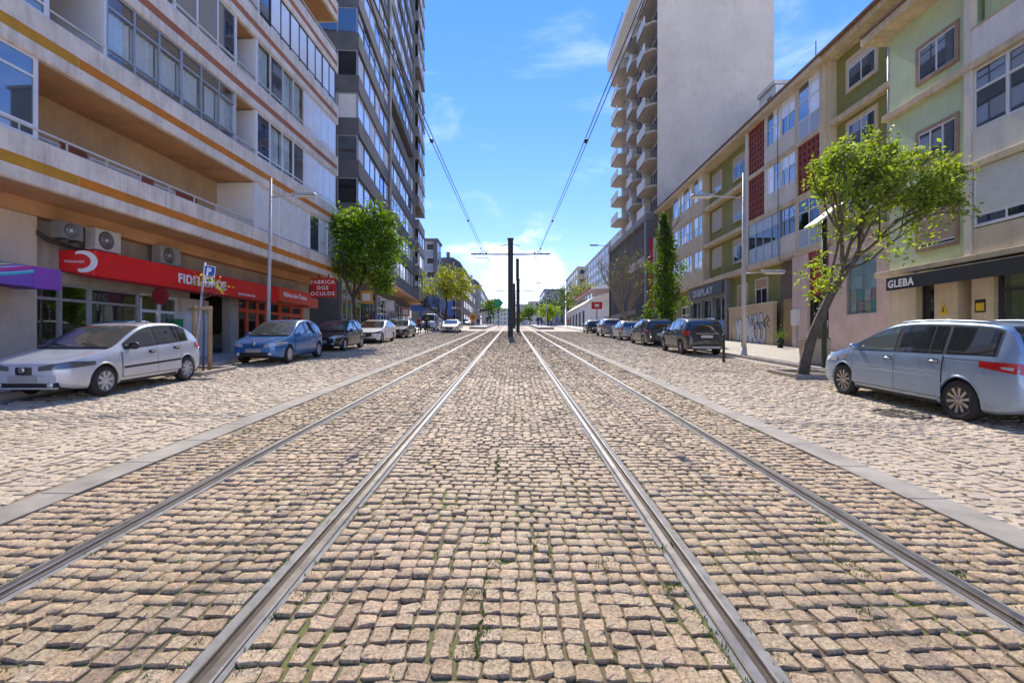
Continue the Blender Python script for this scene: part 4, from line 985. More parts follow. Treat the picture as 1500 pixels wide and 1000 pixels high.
# pink ground floor
pbox(ob_, 'pink_wall', -.03, .515, 25.5, 26.9, zo(-1.2), zo(SL[0] - .004), pinkw); pbox(ob_, 'pink_wall', -.03, .515, 22.5, 23.75, zo(-1.2), zo(SL[0] - .004), pinkw)
pbox(ob_, 'pink_wall', -.03, .515, OE, 20.6, zo(-1.2), zo(SL[0] - .004), pinkw); pbox(ob_, 'pink_wall', -.03, .515, 20.6, 22.5, zo(-1.2), zo(1.2), pinkw); pbox(ob_, 'pink_wall', -.03, .515, 20.6, 22.5, zo(3.75), zo(SL[0] - .004), pinkw)
pbox(ob_, 'skirting', -.05, -.031, OE, 23.75, zo(-1.2), zo(-.52), M('brick_red_skirting', (.45, .16, .12), .8, var=.15))
f = frame_bay(ob_, 'shop_window', (20.6, 22.5, zo(1.203), zo(3.747)), -.0, 1, galu, [], .05, .1, -1, lambda p, q: GL_CLEAR)
fly = [M('flyer_%s' % n, c, .7, var=.3, scale=9) for n, c in (('teal', (.2, .5, .45)), ('cream', (.65, .6, .45)), ('pink', (.6, .4, .42)), ('white', (.7, .7, .68)))]
for i in range(4):
    for j in range(2):
        q = pbox(f, 'flyer', .12, .125, 20.66 + i * .46, 21.05 + i * .46, zo(1.27 + j * .52), zo(1.74 + j * .52), fly[(i + j * 2) % 4])
pbox(f, 'window_back', .16, .18, 20.6, 22.5, zo(1.2), zo(3.75), M('blue_green_backdrop', (.45, .62, .64), .7, var=.2, scale=1.5))
frame_bay(ob_, 'shop_window', (23.77, 25.48, zo(-.5), zo(4.2)), .1, 1, dalu, [zo(1.2), zo(2.3)], .06, .08, -1, lambda p, q: GL_DARK if q < 2 else M('red_window_film', (.4, .03, .03), .3, var=.25, scale=4))
pbox(ob_, 'shop_lintel', .02, .2, 23.77, 25.48, zo(4.21), zo(SL[0] - .003), M('maroon_lintel', (.3, .05, .06), .6, var=.1))
mbx = thing('meter_box', 'small white meter box on the pink wall beside the dark entrance', 'meter box', (15, 0, OZ), OB_RZ)
pbox(mbx, 'box_body', -.2, -.032, 26.15, 26.75, zo(.85), zo(1.7), bwhite, .01); pbox(mbx, 'conduit', -.08, -.034, 26.4, 26.46, zo(-.55), zo(.845), zinc)
# loose cable down the front of the middle bay
cb = MB(); cb.tube([(-.12, 28.2, zo(13.3)), (-.12, 28.25, zo(10.6)), (-.14, 28.15, zo(8)), (-.12, 28.2, zo(5.6)), (-.14, 28.0, zo(4.6)), (-.14, 27.4, zo(4.45)), (-.12, 26.6, zo(4.6))], .02, 5)
o = cb.build('facade_cable', dalu); o.location = (15, 0, OZ); o.rotation_euler = (0, 0, OB_RZ); tag(o, 'black cable hanging down the cream bay beside the brick lattice', 'cable')

# --- mint green house with the GLEBA shop
GZ_ = gz(14, 16); GB_RZ = -math.atan(.0097)
gb = thing('apartment_building', 'pale mint green apartment house with white bay above the black shop awning', 'building', (13.6, 0, GZ_), GB_RZ)
def zg_(h): return HC + h - GZ_
GE = 18.06; G0 = 2.0; GS = [2.35, 5.05, 8.0, 10.98]
pbox(gb, 'wall', .0, 10, 14.86, GE, zg_(GS[0] + .2), zg_(GS[3]), mint); pbox(gb, 'rear_wall', 1.6, 10, G0, 14.85, zg_(GS[0] + .2), zg_(GS[3]), mint)
for k in (0, 1, 2):
    pbox(gb, 'ledge', -.22 if k else -.3, -.002, 14.82, GE + (.1 if k else .35), zg_(GS[k]), zg_(GS[k] + (.22 if k else .18)), creamd, .012)
    pbox(gb, 'ledge', -.26 if k else -.3, 1.6, G0, 14.815, zg_(GS[k]), zg_(GS[k] + (.2 if k else .18)), creamd, .012)
pbox(gb, 'eave', -.75, 10, G0, GE + .45, zg_(10.985), zg_(11.25), creamd, .015)
mb = MB(); mb.prism([(-.82, zg_(11.255)), (-.82, zg_(11.34)), (5, zg_(13.2)), (9.9, zg_(11.34)), (9.9, zg_(11.255))], 'y', G0, GE + .4); mb.build('tiled_roof', tile_roof, gb)
brs = M('brownstone_trim', (.36, .25, .17), .8, var=.15)
owin(gb, -.01, 15.3, 16.7, zg_(8.72), zg_(9.8), brs, 0, glass=GL_BLUE, tw=.11); owin(gb, -.01, 15.3, 16.7, zg_(5.85), zg_(6.95), brs, 0, n=3, glass=GL_BLUE, tw=.11)
owin(gb, -.01, 15.3, 16.7, zg_(3.1), zg_(4.25), brs, .86, glass=GL_DARK, tw=.11, sm=M('peach_shutter', (.58, .42, .3), .6, var=.1))
pbox(gb, 'pillar', -.2, .0, 14.62, 14.84, zg_(GS[0] + .2), zg_(GS[3]), panelw)
# white bay with loggia on top
pbox(gb, 'bay_panel', -.2, -.05, G0, 14.61, zg_(8.203), zg_(9.15), bwhite); pbox(gb, 'bay_rail', -.22, -.03, G0, 14.61, zg_(9.152), zg_(9.2), creamd)
pbox(gb, 'loggia_wall', 1.45, 1.59, G0, 14.6, zg_(8.2), zg_(10.98), bwhite); pbox(gb, 'loggia_wall', .2, 1.44, 14.3, 14.6, zg_(8.2), zg_(10.98), mint)
frame_bay(gb, 'loggia_window', (12.6, 14.2, zg_(8.3), zg_(10.4)), 1.4, 2, walu, [], .08, .06, -1, lambda p, q: GL_BLUE)
for a, c in ((12.62, 14.6), (10.5, 12.6), (8.2, 10.48), (G0, 8.18)): pbox(gb, 'bay_panel', -.17, -.05, a + .006, c - .006, zg_(5.253), zg_(6.18), panelw)
for a, c in ((12.62, 14.6), (10.5, 12.6), (8.2, 10.48)):
    frame_bay(gb, 'window_bay', (a, c, zg_(6.19), zg_(7.99)), -.12, 2, walu, [zg_(7.35)], .07, .08, -1, lambda p, q: GL_BLUE, .5)
pbox(gb, 'bay_back', 1.2, 1.3, G0, 14.6, zg_(2.55), zg_(7.99), interior)
for a, c in ((12.62, 14.6), (10.5, 12.6), (8.2, 10.48)):
    mb = MB(); n = 16; z0, z1 = zg_(2.54), zg_(3.3); h = (z1 - z0) / n
    for k in range(n):
        z = z0 + k * h; mb.hexa([(-.13, a + .01, z), (-.13 + .09, a + .01, z), (-.04, c - .01, z), (-.13, c - .01, z), (-.15, a + .01, z + h * .93), (-.04, a + .01, z + h * .93), (-.04, c - .01, z + h * .93), (-.15, c - .01, z + h * .93)])
    mb.build('ribbed_panel', panelw, gb)
    owin(gb, -.1, a + .08, c - .08, zg_(3.38), zg_(4.98), walu, .8 if c > 14 else .88, glass=GL_DARK, tw=.05, sm=shutw)
# GLEBA awning and shop front
gw_ = thing('awning', 'black shop awning with white letters below the mint house', 'awning', (13.6, 0, GZ_), GB_RZ)
blk = M('black_canvas', (.018, .019, .022), .6, var=.15, scale=3)
mb = MB(); mb.hexa([(-.95, G0, zg_(1.72)), (-.02, G0, zg_(1.95)), (-.02, 16.95, zg_(1.95)), (-.95, 16.95, zg_(1.72)), (-.95, G0, zg_(2.16)), (-.02, G0, zg_(2.3)), (-.02, 16.95, zg_(2.3)), (-.95, 16.95, zg_(2.16))]); mb.build('canopy', blk, gw_, .01)
text_obj('lettering', 'GLEBA', .34, whit, gw_, (-.956, 16.86, zg_(1.815)), (R(90), 0, R(-90)), .012, .004, sx=1.0, spacing=1.12)
for a, c, mt, x in ((16.85, GE, cream, -.02), (15.25, 16.1, cream, -.02), (14.1, 14.78, cream, -.02), (16.1, 16.845, dark, .5), (14.78, 15.245, dark, .5)):
    pbox(gb, 'shop_pier' if mt is cream else 'doorway', x, x + .5, a, c, zg_(-1.0), zg_(GS[0] - .003), mt)
frame_bay(gb, 'shop_door', (16.12, 16.84, zg_(-.75), zg_(GS[0] - .02)), .2, 1, dalu, [zg_(1.5)], .06, .06, -1, lambda p, q: GL_DARK)
frame_bay(gb, 'shop_window', (6.0, 14.08, zg_(-.7), zg_(GS[0] - .02)), .1, 5, dalu, [zg_(1.45)], .1, .08, -1, lambda p, q: GL_SHOP)
pbox(gb, 'shop_interior', 3.0, 3.2, G0, 14.08, zg_(-1), zg_(2.3), interior); pbox(gb, 'gap_wall', .0, .5, G0, 6.0, zg_(-1), zg_(2.3), cream)
ylw = M('yellow_sign', (.75, .5, .02), .5, var=.08)
for y, z, w, h, lb in ((15.75, .85, .3, .42, 'small yellow triangle sticker sign on the nearer cream shop pier'), (14.5, .85, .34, .38, 'square yellow notice with dark border beside the shop window')):
    t = thing('wall_sign', lb, 'wall sign', (13.6, 0, GZ_), GB_RZ)
    if w < .32:
        mb = MB(); mb.prism([(y - w / 2, zg_(z)), (y + w / 2, zg_(z)), (y, zg_(z + h))], 'x', -.035, -.022); fixn(mb.build('sign_plate', ylw, t))
        mb = MB(); mb.prism([(y - .025, zg_(z + .08)), (y + .025, zg_(z + .08)), (y + .015, zg_(z + .26)), (y - .015, zg_(z + .26))], 'x', -.038, -.0355); fixn(mb.build('symbol', gbk, t))
    else:
        pbox(t, 'sign_plate', -.03, -.022, y - w / 2, y + w / 2, zg_(z), zg_(z + h), gbk); pbox(t, 'sign_face', -.034, -.031, y - w / 2 + .04, y + w / 2 - .04, zg_(z + .05), zg_(z + h - .1), ylw)

# --- tall beige tower with angular balconies
RZ_ = gz(16, 60)
rt = thing('tower_block', 'tall beige tower block with blank end wall and angular white balconies', 'building', (15.6, 53.0, RZ_))
def zr(h): return HC + h - RZ_
endw = M('beige_end_wall', (.62, .53, .44), .88, var=.1, scale=.25, streak=.32, dirt=(.36, .3, .25), bump=.002, bscale=30)
balw = M('white_balcony_panel', (.66, .64, .6), .7, var=.08, streak=.2)
balb = M('brown_balcony_concrete', (.46, .4, .34), .85, var=.15)
tface = M('grey_brown_facade', (.36, .32, .28), .85, var=.15, scale=.7)
TT = 40.3
rt.scale = (1, .7, 1)
pbox(rt, 'wall', .6, 12.3, .02, 29, zr(-1), zr(TT), tface); pbox(rt, 'end_wall', -.05, 12.35, -.25, .01, zr(-1), zr(TT + .6), endw)
mb = MB(); mb.prism([(-1.5, zr(TT)), (.4, zr(TT - 1.4)), (12, zr(TT - 1.4)), (12, zr(TT + .9)), (-1.5, zr(TT + .9))], 'y', .02, 29.5); fixn(mb.build('roof_cornice', balw, rt))
pbox(rt, 'penthouse', 2.5, 12, 1, 28, zr(TT + .9), zr(TT + 3.6), tface)
mb = MB()
for y in np.arange(15, 29.5, 1.2): mb.box(-1.4, -1.36, y, y + .04, zr(TT + .9), zr(TT + 1.9))
mb.box(-1.41, -1.35, 15, 29.4, zr(TT + 1.9), zr(TT + 1.95)); mb.build('roof_railing', dalu, rt)
for fI in range(9):
    b = 13.75 + fI * 2.95
    for (y0, y1, pr) in ((.6, 7.0, 1.15), (10.4, 16.2, .85), (20.5, 28.6, 1.15)):
        # angular balcony: slab and white front, canted ends
        mb = MB(); pl = [(.6, y0), (-pr * .35, y0), (-pr, y0 + 1.1), (-pr, y1 - .8), (-pr * .35, y1), (.6, y1)]
        mb.prism([(x, y) for x, y in pl][::-1], 'z', zr(b), zr(b + .22)); s_ = fixn(mb.build('balcony', balb, rt))
        mb = MB(); mb.box(-pr - .004, -pr + .1, y0 + 1.1, y1 - .8, zr(b + .0), zr(b + 1.15)); mb.build('balcony_front', balw, s_)
        mb = MB(); mb.hexa([(-pr * .35, y0, zr(b + .223)), (-pr * .35 + .08, y0, zr(b + .223)), (-pr + .08, y0 + 1.48, zr(b + .223)), (-pr, y0 + 1.48, zr(b + .223)), (-pr * .35, y0, zr(b + .55)), (-pr * .35 + .08, y0, zr(b + .55)), (-pr + .08, y0 + 1.48, zr(b + 1.1)), (-pr, y0 + 1.48, zr(b + 1.1))]); pass
        mb = MB()
        for q in np.arange(0, 1.0, .16): mb.box(-pr * .35 + q * .9 - .012, -pr * .35 + q * .9 + .012, y0 + .0, y0 + .024, zr(b + .223), zr(b + 1.15))
        mb.box(-pr * .35, .6, y0, y0 + .03, zr(b + 1.12), zr(b + 1.17)); r_ = mb.build('balcony_railing', dalu, s_); r_['kind'] = 'stuff'
    frame_bay(rt, 'window_bay', (1.2, 6.6, zr(b + .25), zr(b + 2.5)), .56, 4, walu, [], .08, .06, -1, lambda p, q: GL_DARK)
    frame_bay(rt, 'window_bay', (7.6, 10.2, zr(b + .9), zr(b + 2.5)), .55, 2, walu, [], .08, .06, -1, lambda p, q, f=fI: frost if (p + f) % 2 else GL_DARK)
    pbox(rt, 'pier', -.25, .59, 7.1, 7.5, zr(b - .3), zr(b + 2.6), balw)
    frame_bay(rt, 'window_bay', (11, 15.8, zr(b + .25), zr(b + 2.5)), .55, 3, walu, [], .08, .06, -1, lambda p, q: GL_DARK)
    frame_bay(rt, 'window_bay', (16.8, 20, zr(b + .9), zr(b + 2.5)), .55, 2, walu, [], .08, .06, -1, lambda p, q, f=fI: frost if (p + f) % 2 else GL_DARK)
    pbox(rt, 'pier', -.25, .59, 16.3, 16.7, zr(b - .3), zr(b + 2.6), balw)
# commercial base with fins and banner
pbox(rt, 'base_wall', -.4, .59, .3, 29, zr(-1), zr(13.2), dark)
pbox(rt, 'base_cornice', -1.35, .59, -.2, 29.4, zr(13.0), zr(13.7), tlight, .02); pbox(rt, 'base_pillar', -1.3, -.06, -.3, .9, zr(-.5), zr(12.99), M('dark_stone_pillar', (.15, .14, .13), .6, var=.15)); pbox(rt, 'base_pillar', -1.2, -.41, 28.2, 29.2, zr(-.5), zr(12.99), tconc)
for k in range(19):
    y = 1.6 + k * 1.42
    pbox(rt, 'fin', -1.1, -.41, y, y + .22, zr(3.6), zr(12.98), tlight)
for k in range(18):
    y = 1.6 + k * 1.42 + .24
    pbox(rt, 'pane', -.5, -.49, y, y + 1.16, zr(3.7), zr(8.2), GL_BLUE); pbox(rt, 'pane', -.5, -.49, y, y + 1.16, zr(9.4), zr(12.9), frost if k % 4 == 1 else GL_BLUE)
pbox(rt, 'fascia_band', -1.16, -1.1, 1.4, 12, zr(8.3), zr(9.3), M('white_pink_banner', (.7, .55, .56), .6, var=.2, scale=2))
pbox(rt, 'shop_canopy', -2.2, -.41, 1.0, 28, zr(3.0), zr(3.5), tconc)
frame_bay(rt, 'shopfront', (1.5, 28, zr(.2), zr(2.98)), -.5, 10, galu, [], .1, .08, -1, lambda p, q: GL_SHOP if p % 2 else M('green_shop_poster', (.1, .35, .14), .5, var=.5, scale=1.2))
bn = thing('vertical_banner', 'tall vertical red white and navy shop banner on the tower base', 'banner sign', (15.6, 53.0, RZ_))
pbox(bn, 'red_strip', -1.0, -.62, -.46, -.32, zr(3.4), zr(11.0), M('crimson_panel', (.5, .02, .06), .5, var=.08)); pbox(bn, 'white_strip', -.615, -.12, -.47, -.32, zr(3.4), zr(11.0), M('pale_panel', (.6, .58, .57), .5, var=.06)); pbox(bn, 'navy_strip', -.115, .32, -.46, -.32, zr(3.4), zr(11.0), M('navy_panel', (.02, .02, .06), .5, var=.1))
text_obj('lettering', 'TAMAX', .55, M('crimson_panel', (.5, .02, .06)), bn, (-.2, -.475, zr(3.9)), (R(90), R(-90), 0), .012, .004, spacing=1.1)
mb = MB(); zq = zr(7.3)
for k in range(15):
    hq = rnd.uniform(.1, .2); mb.box(-.42 + rnd.uniform(-.03, .0), -.28 + rnd.uniform(0, .05), -.476, -.4705, zq, zq + hq * .6); zq += hq * .6 + .05 + (.12 if k in (5, 9) else 0)
q_ = mb.build('small_lettering', MATS['crimson_panel'], bn); q_['kind'] = 'stuff'
# roof top structures glimpsed over the eaves
rs = thing('roof_house', 'white rooftop stair house with a small window behind the blank end wall', 'roof house', (25.5, 46, gz(15, 46) + 17.2))
pbox(rs, 'wall', -1.0, 1.6, 0, 3, 0, 6.2, bwhite); owin(rs, -1.0, .6, 1.5, 4.0, 5.6, walu, 0, glass=GL_DARK); f = owin  # small window
pbox(rs, 'parapet', -1.2, 1.8, -.1, 3.1, 6.25, 6.6, panelw); pbox(rs, 'front_window', -.75, -.1, -.04, -.005, 4.0, 5.6, GL_DARK)
rb = thing('roof_house', 'weathered rooftop lift house with antennas behind the olive roof', 'roof house', (27.5, 44, gz(15, 44) + 16.5))
pbox(rb, 'wall', -.6, 3.8, 0, 3, 0, 7.6, tconc); pbox(rb, 'cap', -.8, 4.0, -.2, 3.2, 7.61, 7.9, tlight); mb = MB(); mb.tube([(-.3, .3, 7.9), (-.3, .3, 10)], .04, 6); mb.build('antenna', dalu, rb)
# ------------------------------------------------------------------ vehicles
def paint(name, col, metal=.35):
    m, t, b = new_mat(name); L = t.links.new
    b.inputs['Base Color'].default_value = (*col, 1); b.inputs['Metallic'].default_value = metal; b.inputs['Roughness'].default_value = .32
    b.inputs['Coat Weight'].default_value = 1; b.inputs['Coat Roughness'].default_value = .03
    tcn = nn(t, 'ShaderNodeTexCoord'); n = nn(t, 'ShaderNodeTexNoise', inp={'Scale': 2.2, 'Detail': 6, 'Roughness': .7}); L(tcn.outputs['Object'], n.inputs['Vector'])
    mr = nn(t, 'ShaderNodeMapRange', inp={'From Min': .35, 'From Max': .75, 'To Min': .26, 'To Max': .5}); L(n.outputs['Fac'], mr.inputs[0]); L(mr.outputs[0], b.inputs['Roughness'])
    # road dust low on the panels
    se = nn(t, 'ShaderNodeSeparateXYZ'); L(tcn.outputs['Object'], se.inputs[0])
    d = nn(t, 'ShaderNodeMapRange', inp={'From Min': .55, 'From Max': .2, 'To Min': 0, 'To Max': .35}); L(se.outputs['Z'], d.inputs[0])
    mu = nn(t, 'ShaderNodeMath', operation='MULTIPLY'); L(d.outputs[0], mu.inputs[0]); L(n.outputs['Fac'], mu.inputs[1])
    mx = nn(t, 'ShaderNodeMixRGB'); L(mu.outputs[0], mx.inputs[0]); mx.inputs[1].default_value = (*col, 1); mx.inputs[2].default_value = (.22, .19, .15, 1); L(mx.outputs[0], b.inputs['Base Color'])
    return m
def solid(name, col, rough, spec=.5, metal=0, coat=0):
    m, t, b = new_mat(name); b.inputs['Base Color'].default_value = (*col, 1); b.inputs['Roughness'].default_value = rough; b.inputs['Specular IOR Level'].default_value = spec; b.inputs['Metallic'].default_value = metal; b.inputs['Coat Weight'].default_value = coat
    return m
cglass = solid('tinted_car_glass', (.02, .024, .024), .03, 1.0, 0, 1); cglassl = solid('pale_car_glass', (.085, .105, .095), .03, 1.0, 0, 1)
rubber = M('tyre_rubber', (.022, .022, .023), .85, var=.2, scale=20); blackp = solid('black_plastic', (.018, .018, .019), .5); alloy = solid('wheel_alloy', (.5, .5, .52), .35, .5, .85)
alloyd = solid('bronze_wheel_alloy', (.46, .42, .39), .35, .5, .8); wheelcov = solid('silver_wheel_cover', (.55, .55, .56), .4, .5, .4)
lampc = solid('clear_lamp', (.55, .57, .6), .08, .8, .3, 1); lampd = solid('smoked_lamp', (.12, .13, .14), .08, .8, .3, 1); lampr = solid('red_lamp', (.45, .015, .015), .12, .7, 0, 1); lampo = solid('amber_lamp', (.7, .25, .03), .15, .6, 0, 1)
chrome = solid('chrome', (.65, .65, .66), .12, .5, 1); platem = M('blurred_number_plate', (.3, .31, .33), .6, var=.05); platew = M('white_number_plate', (.6, .6, .6), .5, var=.05)

def interp(pts, s):
    xs = [p[0] for p in pts]; ys = [p[1] for p in pts]
    return np.interp(s, xs, ys)
def smoothp(pts, it=2):
    for _ in range(it):
        q = [pts[0]]
        for a, b in zip(pts[:-1], pts[1:]):
            q += [(a[0] * .75 + b[0] * .25, a[1] * .75 + b[1] * .25), (a[0] * .25 + b[0] * .75, a[1] * .25 + b[1] * .75)]
        pts = q + [pts[-1]]
    return pts
class Car:
    def __init__(s, L, W, top, belt, zb=.2, wb=2.5, fo=.8, r=.3, tumble=.36, nose=.62, tail=.74, arch=.045):
        s.L, s.W, s.zb, s.wb, s.fo, s.r, s.tumble, s.arch = L, W, zb, wb, fo, r, tumble, arch
        s.top = smoothp(top); s.belt = smoothp(belt)
        s.plan = smoothp([(0, nose * W), (.04, (nose + .14) * W), (.16, .89 * W), (.45, .965 * W), (1.0, W), (L - 1.1, W), (L - .4, .975 * W), (L - .12, .92 * W), (L - .03, (tail + .1) * W), (L, tail * W)])
    def sec(s, x):
        t = float(interp(s.top, x)); b = min(float(interp(s.belt, x)), t - .015); w = float(interp(s.plan, x))
        e0 = min(x, s.L - x); zb = s.zb + .09 * max(0, 1 - e0 / .45) ** 1.5
        ze = b + (t - b) * .9; ye = w * .965 - (ze - b) * s.tumble
        h = b - zb
        pts = [(0, zb), (w * .9, zb), (w * .965, zb + .05), (w * .99, zb + h * .22), (w, zb + h * .5), (w * .998, zb + h * .72), (w * .985, zb + h * .9), (w * .965, b),
               (w * .965 - (ze - b) * s.tumble * .5, b + (ze - b) * .5), (ye, ze), (ye * .95, ze + (t - ze) * .5), (ye * .8, ze + (t - ze) * .83), (ye * .45, ze + (t - ze) * .97), (0, t)]
        return pts, b, ze, w, zb, ye, t
    def prof(s, x):
        p = s.sec(x)[0]; return [p[0]] + smoothp(p[1:10], 2) + p[10:]
    def yside(s, x, z):
        p = smoothp(s.sec(x)[0][1:10], 2)
        zs = [q[1] for q in p]; ys = [q[0] for q in p]
        return float(np.interp(z, zs, ys))
    def stations(s):
        L = s.L; a = [0, .012, .03, .06, .1, .16, .24, .34]; b = [L - q for q in a][::-1]; mid = list(np.linspace(.46, L - .46, 34))
        return a + mid + b
    def body(s, par, mat):
        mb = MB(); st = s.stations(); rows = []
        for x in st:
            p = s.prof(x); y = x - s.L / 2
            full = [(q[0], y, q[1]) for q in p] + [(-q[0], y, q[1]) for q in p[-2:0:-1]]
            rows.append([mb.vert(*v) for v in full])
        n = len(rows[0])
        for a, b in zip(rows[:-1], rows[1:]):
            for k in range(n):
                k2 = (k + 1) % n; low = k in (0, n - 1) ; mb.face((a[k], b[k], b[k2], a[k2]), 2 if low else 0, True)
        mb.face(rows[0], 0, False); mb.face(rows[-1][::-1], 0, False)
        o = fixn(mb.build('body', [mat, blackp, blackp], par))
        # wheel wells cut out of the shell
        cut = MB()
        for x in (s.fo, s.fo + s.wb):
            for sg in (-1, 1):
                cut.lathe([(s.r + s.arch, sg * (s.W - .3)), (s.r + s.arch, sg * (s.W + .3))], (0, x - s.L / 2, s.r), 'x', 28, 1)
        co = fixn(cut.build('cutter', [mat, blackp, blackp]))
        bo = o.modifiers.new('wells', 'BOOLEAN'); bo.operation = 'DIFFERENCE'; bo.object = co; bo.solver = 'EXACT'
        me = bpy.data.meshes.new_from_object(o.evaluated_get(bpy.context.evaluated_depsgraph_get()))
        o.modifiers.clear(); old = o.data; o.data = me; bpy.data.objects.remove(co); bpy.data.meshes.remove(old)
        try: me.set_sharp_from_angle(angle=R(38))
        except Exception: pass
        # wheel-arch lips
        for x in (s.fo, s.fo + s.wb):
            for sg in (-1, 1):
                mb = MB(); n = 20; ra, rb = s.r + s.arch - .002, s.r + s.arch + .025
                for k in range(n + 1):
                    a = R(-12) + R(204) * k / n
                    for rr, off in ((ra, -.05), (ra, .007), (rb, .006), (rb + .006, -.004)):
                        yy, zz = x + rr * math.cos(a), s.r + rr * math.sin(a)
                        yv = s.yside(min(max(yy, .02), s.L - .02), zz)
                        mb.vert(sg * (yv + off), yy - s.L / 2, zz)
                for k in range(n):
                    for j in range(3): q = (k * 4 + j, k * 4 + j + 1, (k + 1) * 4 + j + 1, (k + 1) * 4 + j); mb.face(q if sg < 0 else q[::-1], 0, True)
                mb.build('arch_lip', mat if not getattr(s, 'cladding', 0) else blackp, par)
        return o
    def side_patch(s, par, name, x0, x1, lo, hi, mat, off=.006, n=12, nz=5, sides=(-1, 1), smooth=True):
        """grid on the flank between height functions lo(x), hi(x)"""
        out = []
        for sg in sides:
            mb = MB(); g = []
            for i in range(n + 1):
                x = x0 + (x1 - x0) * i / n; a, b = lo(x), hi(x); row = []
                for j in range(nz + 1):
                    z = a + (b - a) * j / nz; row.append(mb.vert(sg * (s.yside(x, z) + off), x - s.L / 2, z))
                g.append(row)
            for i in range(n):
                for j in range(nz):
                    q = (g[i][j], g[i][j + 1], g[i + 1][j + 1], g[i + 1][j]); mb.face(q if sg < 0 else q[::-1], 0, smooth)
            out.append(mb.build(name, mat, par))
        return out
    def top_patch(s, par, name, x0, x1, mat, wfac=.93, off=.008, fwd=-1, n=10):
        mb = MB(); g = []; m = 12
        for i in range(n + 1):
            x = x0 + (x1 - x0) * i / n; p, b, ze, w, zb, ye, t = s.sec(x); poly = p[9:14]
            ys = [q[0] for q in poly][::-1]; zs = [q[1] for q in poly][::-1]; row = []
            for j in range(m + 1):
                y = -1 + 2 * j / m; yy = y * ye * wfac; z = float(np.interp(abs(yy), ys, zs)); row.append(mb.vert(yy, x - s.L / 2 + fwd * off * .7, z + off))
            g.append(row)
        for i in range(n):
            for j in range(m): mb.face((g[i][j], g[i][j + 1], g[i + 1][j + 1], g[i + 1][j]), 0, True)
        return mb.build(name, mat, par)
    def wheels(s, par, spokes=8, rim=alloy, style='thin'):
        r, w = s.r, .1
        t = MB(); t.lathe([(r * .64, -w), (r * .9, -w), (r * .975, -w * .8), (r, -w * .45), (r, w * .45), (r * .975, w * .8), (r * .9, w), (r * .68, w), (r * .66, w * .6), (r * .66, -w * .5)], (0, 0, 0), 'x', 32, caps=True)
        tm = t.build('wheel', rubber, None, link=False).data
        q = MB(); q.lathe([(r * .68, w * .95), (r * .665, w * 1.02), (r * .62, w * .98), (r * .6, w * .5), (r * .18, w * .35), (.001, w * .35)], (0, 0, 0), 'x', 32, 0, caps=False)
        for k in range(spokes):
            a = 2 * math.pi * k / spokes; wd = {'thin': .05, 'cover': .12, 'star': .075}[style] * r * 1.5
            for (d0) in ((0,) if style != 'star' else (-.07, .07)):
                ca, sa = math.cos(a + d0 * 0), math.sin(a); px_, pz_ = -sa, ca
                def P(rad, tang, xx): 
                    aa = a + d0 * (rad / r) * 1.1
                    return (xx, rad * math.cos(aa) - tang * math.sin(aa), rad * math.sin(aa) + tang * math.cos(aa))
                q.hexa([P(r * .1, -wd * .5, w * .45), P(r * .1, wd * .5, w * .45), P(r * .63, wd * .6, w * .6), P(r * .63, -wd * .6, w * .6), P(r * .1, -wd * .4, w * .85), P(r * .1, wd * .4, w * .85), P(r * .64, wd * .45, w * .97), P(r * .64, -wd * .45, w * .97)], 1)
        q.lathe([(r * .17, w * .4), (r * .17, w * .88), (r * .12, w * .95), (.001, w * .95)], (0, 0, 0), 'x', 14, 1, caps=False)
        bk = blackp if style != 'cover' else alloyd
        rm = q.build('rim', [solid('brake_shadow', (.05, .05, .052), .6) if style != 'cover' else solid('cover_base', (.25, .25, .26), .5, .5, .3), rim], None, link=False).data
        for x in (s.fo, s.fo + s.wb):
            for sg in (-1, 1):
                wo_ = bpy.data.objects.new('wheel', tm); C.objects.link(wo_); wo_.parent = par; wo_.location = (sg * (s.W - .115), x - s.L / 2, r)
                wo_.rotation_euler = (rnd.uniform(0, 6), 0, 0 if sg > 0 else math.pi)
                ri = bpy.data.objects.new('rim', rm); C.objects.link(ri); ri.parent = wo_
    def mirrors(s, par, x, z, mat):
        for sg in (-1, 1):
            y = s.yside(x, z)
            mb = MB(); g = [(.001, -.1), (.06, -.095), (.085, -.05), (.09, 0), (.08, .05), (.05, .085), (.001, .09)]
            n = 12; base = len(mb.v)
            for rr, a in g:
                for j in range(n):
                    t = 2 * math.pi * j / n; mb.vert(sg * (y + .13 + a * 1.0), x - s.L / 2 + .055 * (rr / .09) * math.cos(t) + .03 * (a + .1), z + .02 + rr * .9 * math.sin(t))
            for k in range(len(g) - 1):
                for j in range(n):
                    q = (k * n + j, k * n + (j + 1) % n, (k + 1) * n + (j + 1) % n, (k + 1) * n + j); mb.face(q, 0, True)
            mb.box(sg * (y - .02), sg * (y + .06), x - s.L / 2 - .02, x - s.L / 2 + .03, z - .04, z + .0)
            fixn(mb.build('mirror', mat, par))
    def plate(s, par, front=True, z=.42, mat=platem):
        y = -s.L / 2 - .034 if front else s.L / 2 + .012
        mb = MB(); mb.box(-.26, .26, y - .008, y + .02, z - .057, z + .057); mb.build('number_plate', mat, par)

